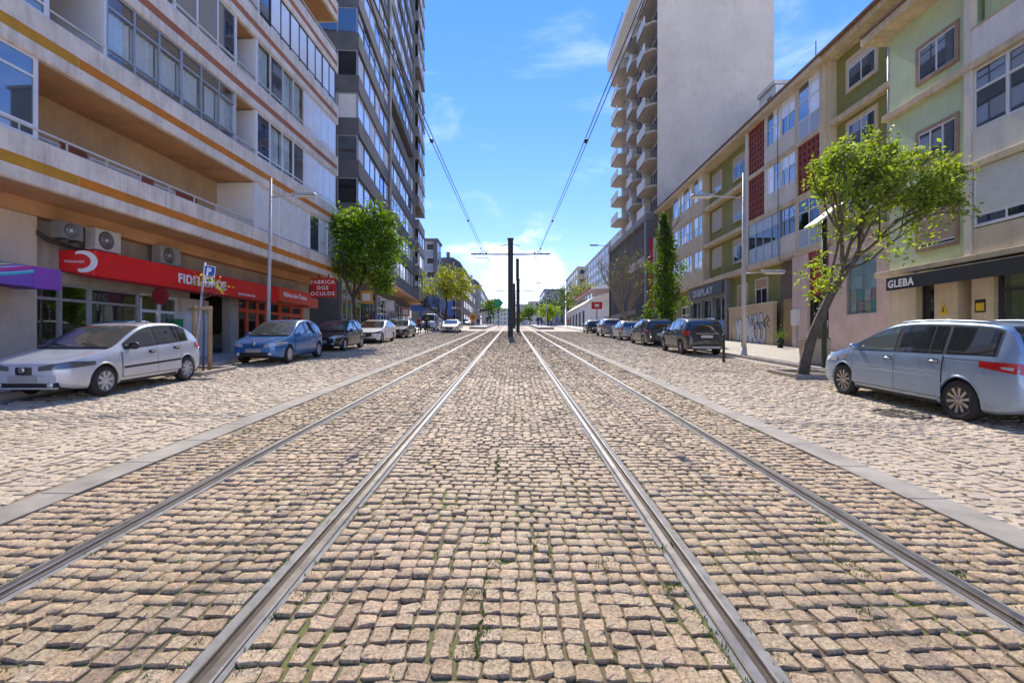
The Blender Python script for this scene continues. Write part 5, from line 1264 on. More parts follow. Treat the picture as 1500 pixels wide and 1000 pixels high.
def make_car(name, label, cat, spec, mat, win, doors, screen, rear, heads, tails, opts):
    t = thing(name, label, cat, (0, 0, 0), 0, 'parked cars')
    c = spec; c.cladding = opts.get('cladding', 0)
    c.body(t, mat)
    L = c.L
    edge = lambda x: c.sec(x)[2]; belt = lambda x: c.sec(x)[1]
    gl = opts.get('glass', cglass)
    # window band and panes
    w0, w1 = win[0][0] - .05, win[-1][1] + .05
    c.side_patch(t, 'window_surround', w0, w1, lambda x: belt(x) + .012, lambda x: max(belt(x) + .014, edge(x) - .02), blackp if not opts.get('bright_trim') else chrome, .003, 26, 4)
    for (a, b, *g) in win:
        m = g[0] if g else gl
        c.side_patch(t, 'side_window', a, b, lambda x: belt(x) + .03, lambda x: max(belt(x) + .032, edge(x) - .045), m, .007, 12, 4)
    # doors stand a hair proud of the shell, with the dark shut line round them
    for (a, b) in doors:
        lo = lambda x: c.zb + .13; hi = lambda x: belt(x) - .004
        sh = c.side_patch(t, 'door_seam', a - .013, b + .013, lambda x: lo(x) - .013, hi, blackp, .005, 14, 20)
        ds = c.side_patch(t, 'door', a, b, lo, hi, mat, .009, 18, 26)
        for sg, d in zip((-1, 1), ds):
            xh = b - .16; zh = belt(xh) - .11; y = c.yside(xh, zh)
            mb = MB(); mb.box(sg * (y + .008), sg * (y + .0115), xh - .11 - L / 2, xh + .1 - L / 2, zh - .035, zh + .035); mb.build('handle_cup', blackp, d)
            mb = MB(); mb.tube([(sg * (y + .012), xh - .1 - L / 2, zh), (sg * (y + .034), xh - .06 - L / 2, zh + .004), (sg * (y + .034), xh + .05 - L / 2, zh + .004), (sg * (y + .012), xh + .09 - L / 2, zh)], .015, 6); mb.build('handle', opts.get('handle', mat), d)
    if opts.get('rub'):
        a, b = doors[0][0] + .02, doors[-1][1] - .02
        c.side_patch(t, 'rubbing_strip', a, b, lambda x: opts['rub'] + .02 * (x - a), lambda x: opts['rub'] + .045 + .02 * (x - a), blackp, .012, 12, 1)
    c.side_patch(t, 'sill_trim', c.fo + c.r + .08, c.fo + c.wb - c.r - .08, lambda x: c.zb + .005, lambda x: c.zb + (.06 if not c.cladding else .14), blackp, .006, 8, 2)
    c.top_patch(t, 'windscreen', screen[0], screen[1], opts.get('screen_glass', gl), .93, .008, -1)
    c.top_patch(t, 'rear_window', rear[0], rear[1], gl, .88, .008, 1)
    mb = MB()
    p0 = c.sec(screen[0] + .02); mb.box(-p0[5] * .9, p0[5] * .9, screen[0] - .05 - L / 2, screen[0] + .02 - L / 2, p0[6] - .02, p0[6] + .012); mb.build('cowl_trim', blackp, t)
    for k, q in enumerate(((-.05, -.6), (-.1, .02))):
        mb = MB(); x0 = screen[0] + .03; z0 = c.sec(x0)[6]; x1 = screen[0] + .18; z1 = c.sec(x1)[6]
        mb.tube([(q[1] + .55, x0 - L / 2 - .03, z0 + .02), (q[1] + .0, x1 - L / 2 - .02, z1 + .014 - .02 * abs(q[1]))], .009, 5); mb.build('wiper', blackp, t)
    # lamps: each wraps round the corner from the nose on to the wing
    for (a, b, z0, z1, rise, m) in heads:
        for sg in (-1, 1):
            mb = MB(); g = []; nf, ns = 5, 10
            for i in range(nf + ns + 1):
                row = []; t_ = i / (nf + ns)
                zl = z0 + rise * t_ + .03 * (1 - t_); zh = z1 + rise * t_ * 1.25 - .02 * (1 - t_) - (.085 * max(0, (t_ - .6) / .4) if t_ > .6 else 0)
                for j in range(4):
                    z = zl + (zh - zl) * j / 3; zc = min(z, c.sec(.0)[1] - .005); wn = c.yside(0.0, zc)
                    if i < nf: p = (sg * (a + (wn - a) * i / nf), -L / 2 - .012 + max(0, z - c.sec(0)[6]) * .35, z)
                    else:
                        x = b * ((i - nf) / ns) ** 1.5; p = (sg * (c.yside(x, z) + .009), x - L / 2 - .012 * (1 - (i - nf) / ns) + max(0, z - c.sec(x)[2]) * .35, z)
                    row.append(mb.vert(*p))
                g.append(row)
            for i in range(nf + ns):
                for j in range(3): mb.face((g[i][j], g[i][j + 1], g[i + 1][j + 1], g[i + 1][j]), 0, True)
            mb.build('headlight', m, t)
    for (a, b, z0, z1, rise, m) in []:
        c.side_patch(t, 'headlight', a, b, lambda x: z0 + rise * (x - a), lambda x: z1 + rise * .75 * (x - a) - .10 * max(0, (x - a) / (b - a) - .6), m, .007, 10, 3)
    for (a, b, z0, z1, m) in tails:
        c.side_patch(t, 'tail_light', a, b, lambda x: z0 + (z1 - z0) * .45 * max(0, 1 - (x - a) / (b - a)), lambda x: z1, m, .009, 8, 3)
    yf = -L / 2
    for (nm, hw, z0, z1, m, d) in opts.get('front', []):
        mb = MB(); ns_ = 10; cv = lambda x: yf - .004 - d * (1 - .85 * (x / hw) ** 2)          # follows the curve of the nose
        for k in range(ns_):
            a, b = -hw + 2 * hw * k / ns_, -hw + 2 * hw * (k + 1) / ns_; e = .012 if z1 - z0 > .05 else .003
            mb.hexa([(a, cv(a) + e, z0), (b, cv(b) + e, z0), (b, yf + .05, z0), (a, yf + .05, z0), (a, cv(a) + e, z1), (b, cv(b) + e, z1), (b, yf + .05, z1), (a, yf + .05, z1)])
            mb.poly([(a, cv(a), z0 + e), (b, cv(b), z0 + e), (b, cv(b), z1 - e), (a, cv(a), z1 - e)], 0, True)
        mb.build(nm, m, t)
    for (nm, hw, z0, z1, m, d) in opts.get('back', []):
        mb = MB(); mb.box(-hw, hw, -yf - .05, -yf + d, z0, z1); mb.build(nm, m, t, bevel=min(.02, (z1 - z0) * .3))
    if opts.get('badge'):
        mb = MB(); z = opts['badge']; mb.lathe([(.055, -.02), (.055, .012), (.04, .018), (.001, .018)], (0, 0, 0), 'x', 16, caps=False); o = mb.build('badge', chrome, t); o.rotation_euler = (0, 0, R(-90)); o.location = (0, yf - opts.get('badge_d', .012), z)
    for z, fr in opts.get('plates', ((.42, True), (.62, False))): c.plate(t, fr, z, platem if fr else platew)
    c.mirrors(t, screen[0] + .38, belt(screen[0] + .38) + .06, opts.get('mirror', mat))
    c.wheels(t, *opts.get('wheels', (8, alloy, 'thin')))
    if opts.get('fog'):
        for sg in (-1, 1):
            mb = MB(); mb.lathe([(.06, 0), (.06, .02), (.045, .03), (.001, .03)], (0, 0, 0), 'x', 14, caps=False); o = mb.build('fog_lamp', lampc, t); o.rotation_euler = (0, 0, R(-90)); o.location = (sg * opts['fog'][0], yf - .0 + opts['fog'][2], opts['fog'][1])
    if opts.get('antenna'):
        mb = MB(); z = c.sec(opts['antenna'])[6]; mb.tube([(0, opts['antenna'] - L / 2, z - .01), (0, opts['antenna'] - L / 2 + .25, z + .3)], .006, 5); mb.build('antenna', blackp, t)
    if opts.get('roof_rails'):
        for sg in (-1, 1):
            mb = MB(); a, b = opts['roof_rails']; pts = []
            for k in range(9):
                x = a + (b - a) * k / 8; p = c.sec(x); pts.append((sg * p[5] * .93, x - L / 2, p[2] + (.05 if 0 < k < 8 else .0)))
            mb.tube(pts, .018, 6); mb.build('roof_rail', opts.get('rail_mat', blackp), t)
    return t
def place_car(t, x, y, face, label=None):
    """face -1: nose toward the camera; +1: nose up the street"""
    t.location = (x, y, gz(x, y)); t.rotation_euler = (math.atan(S) if face < 0 else -math.atan(S), 0, 0 if face < 0 else math.pi)
    if label: t['label'] = label
    return t
def repaint(t, old, new):
    for o in [t] + list(t.children_recursive):
        if o.type == 'MESH' and old.name in [m.name for m in o.data.materials if m]:
            if o.data.users > 1: o.data = o.data.copy()
            for k, m in enumerate(o.data.materials):
                if m == old: o.data.materials[k] = new

hatch = lambda L, W, H, wb, fo, r: Car(L, W,
    [(0, .63), (.015, .67), (.06, .715), (.35, .79), (.75, .865), (1.1, .935), (1.55, 1.19 * H / 1.44), (1.95, 1.375 * H / 1.44), (2.4, 1.435 * H / 1.44), (2.95, 1.43 * H / 1.44), (3.2, 1.395 * H / 1.44), (L - .55, 1.3 * H / 1.44), (L - .33, 1.15 * H / 1.44), (L - .16, 1.0), (L - .06, .93), (L - .01, .75), (L, .55)],
    [(0, .58), (.06, .655), (.4, .735), (.8, .805), (1.15, .865), (2, .905), (3.1, .96), (L - .4, .985), (L - .12, .9), (L - .03, .78), (L, .5)], .2, wb, fo, r)
# silver hatchback by the shops
silv = paint('silver_white_paint', (.56, .6, .66), .25)
ibz = make_car('parked_car', 'silver white five door hatchback parked beside the shop window with the purple awning', 'car', hatch(3.95, .85, 1.44, 2.46, .8, .3), silv,
    [(1.34, 2.17), (2.27, 2.98), (3.04, 3.3)], [(1.22, 2.22), (2.23, 3.02)], (1.06, 1.98), (3.42, 3.8),
    [(.27, .58, .54, .67, .1, lampd)], [(3.6, 3.9, .72, .95, lampr)],
    dict(front=[('grille', .15, .5, .64, blackp, .04), ('intake', .6, .27, .36, blackp, .006), ('bumper_lip', .57, .24, .268, silv, .015), ('bumper_bar', .56, .375, .49, silv, .03)], badge=.59, badge_d=.042, plates=((.43, True), (.6, False)), rub=.5, wheels=(8, wheelcov, 'cover'), handle=blackp, mirror=blackp, fog=(.47, .315, .004), antenna=3.2, screen_glass=cglassl))
place_car(ibz, -8.86, 10.9 + .08, -1)
# blue hatchback
blu = paint('bright_blue_paint', (.012, .15, .42), .3)
clio = make_car('parked_car', 'bright blue small hatchback parked beyond the staked sapling', 'car', hatch(3.99, .855, 1.49, 2.575, .8, .31), blu,
    [(1.32, 2.2), (2.3, 3.05), (3.12, 3.42)], [(1.22, 2.25), (2.26, 3.08)], (1.06, 1.98), (3.44, 3.84),
    [(.36, .66, .55, .68, .12, lampc)], [(3.62, 3.92, .72, 1.0, lampr)],
    dict(front=[('grille', .5, .28, .42, blackp, .012), ('upper_grille', .3, .6, .63, blackp, .008)], badge=.69, badge_d=.0, plates=((.47, True), (.6, False)), wheels=(9, wheelcov, 'cover'), fog=(.52, .36, -.004), screen_glass=cglassl))
place_car(clio, -8.5, 18.3, -1)
# light blue people carrier
lblu = paint('pale_blue_silver_paint', (.28, .39, .54), .45)
mpv = Car(4.585, .875,
    [(0, .66), (.02, .7), (.1, .76), (.4, .86), (.8, .97), (1.02, 1.03), (1.55, 1.32), (1.95, 1.5), (2.4, 1.585), (3.0, 1.605), (3.8, 1.585), (4.2, 1.54), (4.36, 1.42), (4.46, 1.15), (4.52, 1.0), (4.57, .8), (4.585, .55)],
    [(0, .61), (.1, .69), (.4, .79), (.85, .91), (1.1, .96), (2.2, 1.0), (3.5, 1.03), (4.2, 1.06), (4.42, 1.02), (4.53, .85), (4.585, .5)], .2, 2.75, .9, .325, .3)
mz = make_car('parked_car', 'pale blue people carrier parked in front of the pink shop wall', 'car', mpv, lblu,
    [(1.3, 2.28, cglassl), (2.38, 3.02), (3.06, 3.3), (3.38, 4.16)], [(1.2, 2.32), (2.33, 3.34)], (.98, 1.98), (4.22, 4.48),
    [(.36, .7, .58, .7, .14, lampc)], [(3.98, 4.53, .82, .98, lampr), (4.3, 4.45, .87, .92, lampc)],
    dict(front=[('grille', .55, .3, .44, blackp, .01)], back=[('bumper_insert', .6, .26, .4, blackp, .01)], plates=((.5, True), (.72, False)), wheels=(10, alloyd, 'star'), roof_rails=(2.0, 4.15), rail_mat=lblu, handle=chrome))
for sg_x in (-1,):
    c = mpv; c.side_patch(mz, 'crease_trim', 3.35, 4.02, lambda x: .975, lambda x: .985, blackp, .008, 8, 1)
    c.side_patch(mz, 'indicator', .86, .99, lambda x: .8, lambda x: .83, lampo, .009, 3, 1)
place_car(mz, 7.1 + .875, 9.28, 1)
# dark crossover seen from behind
dgr = paint('dark_brown_grey_paint', (.05, .047, .047), .5)
suvs = Car(4.28, .89,
    [(0, .52), (.03, .66), (.12, .78), (.4, .92), (.85, 1.02), (1.08, 1.07), (1.55, 1.37), (1.95, 1.55), (2.4, 1.635), (3.0, 1.645), (3.6, 1.6), (3.85, 1.53), (4.02, 1.36), (4.14, 1.12), (4.2, 1.0), (4.26, .8), (4.28, .55)],
    [(0, .48), (.12, .7), (.4, .85), (.85, .96), (1.1, 1.0), (2.2, 1.05), (3.4, 1.12), (3.9, 1.14), (4.1, 1.06), (4.22, .86), (4.28, .52)], .24, 2.555, .86, .345, .34)
suv = make_car('parked_car', 'dark grey crossover with a roof box rail seen from behind near the graffiti wall', 'car', suvs, dgr,
    [(1.36, 2.2), (2.3, 3.05), (3.12, 3.5)], [(1.25, 2.25), (2.26, 3.1)], (1.03, 1.98), (3.86, 4.13),
    [(.4, .6, .62, .74, .12, lampc)], [(3.72, 4.2, .84, 1.09, lampr)],
    dict(back=[('bumper_plate', .62, .3, .42, solid('silver_bumper_plate', (.45, .46, .48), .35, .5, .6), .02), ('chrome_strip', .5, .955, .985, chrome, .012), ('bumper_trim', .66, .425, .5, blackp, .012)], plates=((.55, True), (.84, False)), wheels=(7, alloy, 'thin'), roof_rails=(2.0, 3.6), cladding=1, rail_mat=chrome))
suv['label'] = 'dark grey crossover seen from behind, nearest of its row beside the black bollard'
place_car(suv, 8.55, 23.9, 1)
def again(src, x, y, face, label, old=None, new=None):
    o = dup(src); place_car(o, x, y, face, label)
    if new: repaint(o, old, new)
    return o
blk_p = paint('black_paint', (.012, .012, .014), .3); grn = paint('dark_green_grey_paint', (.035, .04, .038), .4); slv = paint('grey_silver_paint', (.42, .43, .45), .5); gry = paint('warm_grey_paint', (.27, .26, .25), .4); wht = paint('white_paint', (.72, .72, .73), .0); navy = paint('dark_navy_paint', (.016, .02, .035), .3)
again(clio, -8.75, 24.7, -1, 'dark navy hatchback parked behind the bright blue one', blu, navy)
# white saloon
sal = Car(4.75, .9,
    [(0, .64), (.02, .68), (.1, .73), (.5, .81), (1.0, .885), (1.42, .95), (1.95, 1.2), (2.4, 1.38), (2.85, 1.44), (3.3, 1.42), (3.75, 1.3), (4.1, 1.12), (4.35, 1.06), (4.62, 1.02), (4.71, .9), (4.75, .6)],
    [(0, .59), (.1, .67), (.5, .75), (1.0, .83), (1.45, .9), (2.4, .93), (3.4, .96), (4.1, 1.0), (4.5, .97), (4.66, .86), (4.75, .56)], .17, 2.8, .85, .33, .38)
merc = make_car('parked_car', 'white saloon with wide dark grille parked under the leafy tree', 'car', sal, wht,
    [(1.72, 2.5), (2.6, 3.3), (3.36, 3.75)], [(1.55, 2.55), (2.56, 3.4)], (1.38, 2.42), (3.6, 4.12),
    [(.42, .62, .54, .66, .12, lampd)], [(4.3, 4.7, .76, .93, lampr)],
    dict(front=[('grille', .42, .42, .66, blackp, .012), ('intake', .7, .2, .32, blackp, .01)], badge=.54, badge_d=.02, plates=((.36, True), (.6, False)), wheels=(10, alloy, 'thin')))
place_car(merc, -9.0, 32.6, -1)
again(merc, -9.1, 40.6, -1, 'dark saloon parked beyond the white one by the tower shops', wht, blk_p)
again(mz, 8.75, 31.3, 1, 'dark green grey people carrier parked second in the right row', lblu, grn)
again(clio, 9.0, 38.9, 1, 'silver hatchback parked third in the right row by the bare tree', blu, slv)
again(suv, 8.9, 45.6, 1, 'warm grey off road car parked under the bare tree', dgr, gry)
again(clio, 9.3, 57.5, 1, 'small dark car parked last before the white low building', blu, blk_p)
again(merc, -6.75, 55.5, -1, 'pale car driving down the left road toward the camera', wht, paint('pale_silver_paint', (.6, .6, .6), .2))['group'] = 'cars on the road'
again(clio, -10.6, 72, -1, 'dark car parked behind the white van', blu, navy)
for k, (x, y) in enumerate(((-13.2, 104), (-11.6, 106), (-10.0, 108))): again(clio, x, y, -1, ('far blue car left of the tram platform', 'far white car between two others beyond the platform', 'far grey car nearest the tram shelter')[k], blu, (blu, wht, gry)[k])
# white van
vn = thing('delivery_van', 'white delivery van parked beyond the walkers on the left', 'van', (-10.3, 62, gz(-10.3, 62)))
vs = Car(5.2, .95, [(0, .55), (.04, .8), (.2, .98), (.7, 1.12), (.9, 1.2), (1.5, 1.75), (1.9, 2.05), (2.3, 2.15), (5.0, 2.15), (5.15, 2.0), (5.2, 1.2)], [(0, .5), (.2, .85), (.7, 1.02), (1.0, 1.1), (2, 1.15), (5.0, 1.15), (5.2, .9)], .25, 3.1, .9, .34, .12, .7, .9)
vs.body(vn, wht); vs.side_patch(vn, 'side_window', 1.2, 2.2, lambda x: vs.sec(x)[1] + .04, lambda x: max(vs.sec(x)[1] + .05, min(vs.sec(x)[2] - .1, 1.75)), cglass, .008); vs.top_patch(vn, 'windscreen', .85, 1.85, cglass, .93); vs.wheels(vn, 6, wheelcov, 'cover'); vs.mirrors(vn, 1.25, 1.3, blackp)
vs.side_patch(vn, 'headlight', .05, .5, lambda x: .72, lambda x: .92, lampc, .008); mb = MB(); mb.box(-.5, .5, -2.62, -2.5, .4, .62); mb.build('grille', blackp, vn); vs.plate(vn, True, .36); vn['group'] = 'parked cars'
# ------------------------------------------------------------------ trees
def leaf_mat(name, c1, c2, c3, trans=.45):
    m, t, b = new_mat(name); L = t.links.new; out = [n for n in t.nodes if n.type == 'OUTPUT_MATERIAL'][0]
    at = nn(t, 'ShaderNodeAttribute', attribute_name='rnd'); r = nn(t, 'ShaderNodeValToRGB'); L(at.outputs['Fac'], r.inputs[0])
    r.color_ramp.elements[0].color = (*c1, 1); r.color_ramp.elements[1].color = (*c3, 1); e = r.color_ramp.elements.new(.5); e.color = (*c2, 1)
    L(r.outputs[0], b.inputs['Base Color']); b.inputs['Roughness'].default_value = .5; b.inputs['Specular IOR Level'].default_value = .3
    tr = nn(t, 'ShaderNodeBsdfTranslucent'); hs = nn(t, 'ShaderNodeHueSaturation', inp={'Hue': .485, 'Saturation': 1.15, 'Value': 1.7}); L(r.outputs[0], hs.inputs['Color']); L(hs.outputs[0], tr.inputs['Color'])
    mx = nn(t, 'ShaderNodeMixShader', inp={0: trans}); L(b.outputs[0], mx.inputs[1]); L(tr.outputs[0], mx.inputs[2]); L(mx.outputs[0], out.inputs['Surface'])
    return m
bark = M('grey_bark', (.12, .095, .07), .9, var=.35, scale=7, bump=.012, bscale=22); barkd = M('dark_bark', (.07, .053, .04), .9, var=.35, scale=7, bump=.012, bscale=22)
LF_A = leaf_mat('plane_leaf', (.05, .105, .015), (.1, .185, .025), (.17, .27, .035)); LF_B = leaf_mat('young_leaf', (.14, .22, .03), (.21, .3, .045), (.33, .4, .1), .5)
LF_C = leaf_mat('poplar_leaf', (.045, .105, .015), (.085, .165, .022), (.15, .24, .035)); LF_D = leaf_mat('yellow_green_leaf', (.16, .2, .03), (.25, .26, .04), (.13, .19, .03), .5); LF_E = leaf_mat('far_leaf', (.03, .06, .015), (.06, .11, .02), (.1, .17, .025), .3)
def leaves(name, pts, size, mat, par, seed, up=.3, squash=.72, folded=True):
    """one joined crown of leaf blades (two triangles folded on the midrib) at the given points"""
    g = np.random.default_rng(seed); P = np.array(pts, float); n = len(P)
    d = g.normal(0, 1, (n, 3)); d[:, 2] = d[:, 2] * .7 - .15; d /= np.linalg.norm(d, axis=1)[:, None]
    q = g.normal(0, 1, (n, 3)); q[:, 2] += up; s = np.cross(d, q); s /= np.linalg.norm(s, axis=1)[:, None] + 1e-9; nrm = np.cross(s, d)
    sz = size * g.uniform(.6, 1.25, n)[:, None]
    a = P; tip = P + d * sz; m1 = P + d * sz * .45 + s * sz * .36 * squash + nrm * sz * .1; m2 = P + d * sz * .45 - s * sz * .36 * squash + nrm * sz * .1
    V = np.stack([a, m1, tip, m2], 1).reshape(-1, 3); o = np.arange(n)[:, None] * 4
    T = np.concatenate([o + np.array([[0, 1, 2]]), o + np.array([[0, 2, 3]])])
    me = bpy.data.meshes.new(name); me.vertices.add(len(V)); me.vertices.foreach_set('co', V.astype(np.float32).ravel())
    me.loops.add(T.size); me.loops.foreach_set('vertex_index', T.astype(np.int32).ravel()); me.polygons.add(len(T)); me.polygons.foreach_set('loop_start', (np.arange(len(T)) * 3).astype(np.int32))
    me.update(calc_edges=True); at = me.attributes.new('rnd', 'FLOAT', 'POINT'); at.data.foreach_set('value', np.repeat(g.random(n), 4).astype(np.float32)); me.materials.append(mat)
    ob = bpy.data.objects.new(name, me); C.objects.link(ob); ob.parent = par; ob['kind'] = 'stuff'
    return ob
def grow(p, d, ln, r, depth, rg, out, tips, spread=.55, shrink=.74, wob=.12, grav=.05, kids=(2, 3), nseg=4):
    pts = [p.copy()]; rs = [r]; q = p.copy(); dd = d.normalized()
    for k in range(nseg):
        dd = (dd + Vector((rg.gauss(0, wob), rg.gauss(0, wob), rg.gauss(0, wob) + grav))).normalized(); q = q + dd * ln / nseg; pts.append(q.copy()); rs.append(r * (1 - .4 * (k + 1) / nseg))
    out.append((pts, rs))
    if depth <= 0: tips.append((q, dd)); return
    for k in range(rg.randint(*kids)):
        ax = Vector((rg.gauss(0, 1), rg.gauss(0, 1), rg.gauss(0, .6))).normalized(); nd = (dd + ax * spread * rg.uniform(.7, 1.3)).normalized()
        st = pts[rg.randint(max(1, nseg - 2), nseg)] if k else q
        grow(st, nd, ln * shrink * rg.uniform(.8, 1.15), r * .6, depth - 1, rg, out, tips, spread, shrink, wob, grav, kids, nseg)
def wood(par, br, mat, rmin=.0):
    main, twig = MB(), MB()
    for pts, rs in br:
        (main if rs[0] > .035 else twig).tube(pts, [max(r, .008) for r in rs], 7 if rs[0] > .035 else 4, cap=False)
    main.build('trunk', mat, par)
    if twig.f: t = twig.build('branches', mat, par); t['kind'] = 'stuff'
# leafy round plane tree on the left
def blob_pts(rg, n, cen, rad, clumps, cr, gap=.0):
    cs = []
    while len(cs) < clumps:
        v = Vector((rg.uniform(-1, 1), rg.uniform(-1, 1), rg.uniform(-1, 1)))
        if .25 < v.length < 1: v = v * (.55 + .45 * v.length); cs.append((v, rg.uniform(.6, 1.3)))
    P = []
    for k in range(n):
        v, s = cs[rg.randrange(clumps)]
        w = Vector((rg.gauss(0, 1), rg.gauss(0, 1), rg.gauss(0, .75))) * cr * s
        P.append((cen[0] + v.x * rad[0] + w.x, cen[1] + v.y * rad[1] + w.y, cen[2] + v.z * rad[2] + w.z))
    return P
rg = random.Random(5)
t = thing('street_tree', 'leafy round green tree on the left between the navy car and the white saloon', 'tree', (-8.45, 27.7, gz(-8.45, 27.7)))
br, tips = [], []
grow(Vector((0, 0, -.1)), Vector((.03, 0, 1)), 2.7, .15, 4, rg, br, tips, .62, .74, .07, .06, (2, 4)); wood(t, br, barkd)
P = blob_pts(rg, 10500, (.25, 0, 5.5), (2.2, 2.2, 2.25), 110, .3); P += blob_pts(rg, 500, (1.2, 0, 3.3), (.55, .6, .45), 8, .22)
leaves('crown', P, .23, LF_A, t, 3)
# leaning tree with sparse young leaves on the right
rg = random.Random(23)
t = thing('street_tree', 'leaning tree with sparse young leaves in the right tree pit', 'tree', (8.4, 14.3, gz(8.4, 14.3)))
br, tips = [], []
k1 = [Vector((0, 0, -.05)), Vector((.1, 0, .5)), Vector((.3, .02, 1.15)), Vector((.52, 0, 1.7)), Vector((.8, 0, 2.3)), Vector((1.2, .0, 2.95)), Vector((1.6, 0, 3.45))]
br.append((k1, [.17, .15, .135, .125, .115, .095, .07]))
for p0, d0, l0, r0 in ((Vector((1.0, 0, 2.6)), Vector((.1, .15, 1)), 1.5, .06), (Vector((1.2, 0, 2.95)), Vector((-.2, -.2, 1)), 1.5, .065), (Vector((1.6, 0, 3.45)), Vector((.25, .25, 1)), 1.3, .06), (Vector((1.6, 0, 3.45)), Vector((.9, -.2, .6)), 1.3, .055), (Vector((1.35, 0, 3.1)), Vector((1, .2, .12)), 1.6, .045), (Vector((.8, 0, 2.3)), Vector((-.05, -.3, 1)), 1.7, .045), (Vector((1.45, 0, 3.3)), Vector((.3, -.6, .9)), 1.2, .05)):
    grow(p0, d0, l0, r0, 4, rg, br, tips, .5, .72, .12, .07, (2, 4))
def keep(q):   # crown outline measured on the photograph
    return ((q.x - 2.2) / 2.15) ** 2 + (q.y / 2.2) ** 2 + ((q.z - 5.05) / 2.3) ** 2 < 1.0
br = [b_ for b_ in br if b_[1][0] > .058 or keep(b_[0][-1])]
wood(t, br, bark); P = []
for q, d in tips:
    if not keep(q): continue
    for _ in range(rg.randint(4, 9)):
        c = q + Vector((rg.gauss(0, .11), rg.gauss(0, .11), rg.gauss(0, .09))); P.append(tuple(c))
for pts, rs in br:
    if rs[0] < .03:
        for q in pts[1:]:
            if rg.random() < .55 and keep(q):
                for _ in range(rg.randint(3, 5)): P.append((q.x + rg.gauss(0, .07), q.y + rg.gauss(0, .07), q.z + rg.gauss(0, .06)))
for _ in range(26):
    c = Vector((rg.uniform(.15, .9), rg.uniform(-.5, .5), rg.uniform(2.2, 3.3)))
    for _ in range(13): P.append((c.x + rg.gauss(0, .1), c.y + rg.gauss(0, .1), c.z + rg.gauss(0, .09)))
P += blob_pts(rg, 1300, (2.2, 0, 4.75), (1.85, 1.7, 1.8), 110, .15)
leaves('crown', P, .135, LF_B, t, 9)
print('tree leaves', len(P), 'tips', len(tips))
# narrow upright tree
rg = random.Random(31)
t = thing('street_tree', 'narrow dense columnar tree standing before the bay of the olive building', 'tree', (10.6, 34.2, gz(10.6, 34.2) + .1))
br, tips = [], []; br.append(([Vector((0, 0, -.1)), Vector((.03, 0, 2)), Vector((.0, .05, 5)), Vector((.05, 0, 8.2))], [.11, .1, .06, .02]))
for k in range(30):
    z = 1.5 + 6.3 * k / 30; a = rg.uniform(0, 6.28); grow(Vector((0, 0, z)), Vector((math.cos(a) * .45, math.sin(a) * .45, 1)), 1.2, .03, 1, rg, br, tips, .4)
wood(t, br, barkd); P = []
for k in range(5200):
    u = rg.random(); z = 1.15 + 7.5 * u; w = (1.25 * (1 - ((u - .3) / .72) ** 2) if u > .3 else 1.25 * (.55 + .45 * u / .3)); a = rg.uniform(0, 6.28)
    w *= .72 + .28 * math.sin(z * 3.1 + 2.3 * math.sin(a * 2)) ; rr = max(.1, w) * rg.random() ** .45
    P.append((rr * math.cos(a) + .12 * math.sin(z * 1.3), rr * math.sin(a), z + rg.gauss(0, .12)))
for k in range(14):
    z = rg.uniform(1.6, 5.5); a = rg.uniform(0, 6.28); c = (1.25 * math.cos(a), 1.25 * math.sin(a), z)
    P += [(c[0] + rg.gauss(0, .16), c[1] + rg.gauss(0, .16), c[2] + rg.gauss(0, .2)) for _ in range(60)]
leaves('crown', P, .22, LF_C, t, 4)
# bare tree just coming into leaf
rg = random.Random(44)
t = thing('street_tree', 'almost bare tree with many upright twigs beside the tower base', 'tree', (9.9, 43.5, gz(9.9, 43.5) + .1))
br, tips = [], []
br.append(([Vector((0, 0, -.1)), Vector((0, 0, 1.6))], [.17, .14]))
for k in range(9):
    a = k * .7 + rg.uniform(-.2, .2); grow(Vector((0, 0, 1.3 + .03 * k)), Vector((math.cos(a) * .5, math.sin(a) * .5, 1)), 2.1, .07, 4, rg, br, tips, .4, .74, .09, .08, (3, 3))
wood(t, br, M('pale_twig_bark', (.27, .23, .18), .9, var=.3, scale=6)); P = []
for q, d in tips:
    if rg.random() < .32: P += [(q.x + rg.gauss(0, .1), q.y + rg.gauss(0, .1), q.z + rg.gauss(0, .1)) for _ in range(3)]
leaves('crown', P, .16, leaf_mat('sprouting_leaf', (.12, .14, .03), (.17, .18, .05), (.1, .14, .03), .4), t, 6)
# tree in yellow-green blossom on the far left
rg = random.Random(52)
t = thing('street_tree', 'spreading yellow green tree beyond the grey tower on the left', 'tree', (-8.6, 66, gz(-8.6, 66) + .1))
br, tips = [], []
grow(Vector((0, 0, -.1)), Vector((-.1, 0, 1)), 2.4, .26, 4, rg, br, tips, .75, .8, .12, .03, (3, 4)); wood(t, br, barkd)
P = blob_pts(rg, 4200, (-.2, 0, 6.1), (4.7, 3.8, 2.2), 80, .42)
leaves('crown', [p for p in P if p[2] > 3.6], .33, LF_D, t, 7)
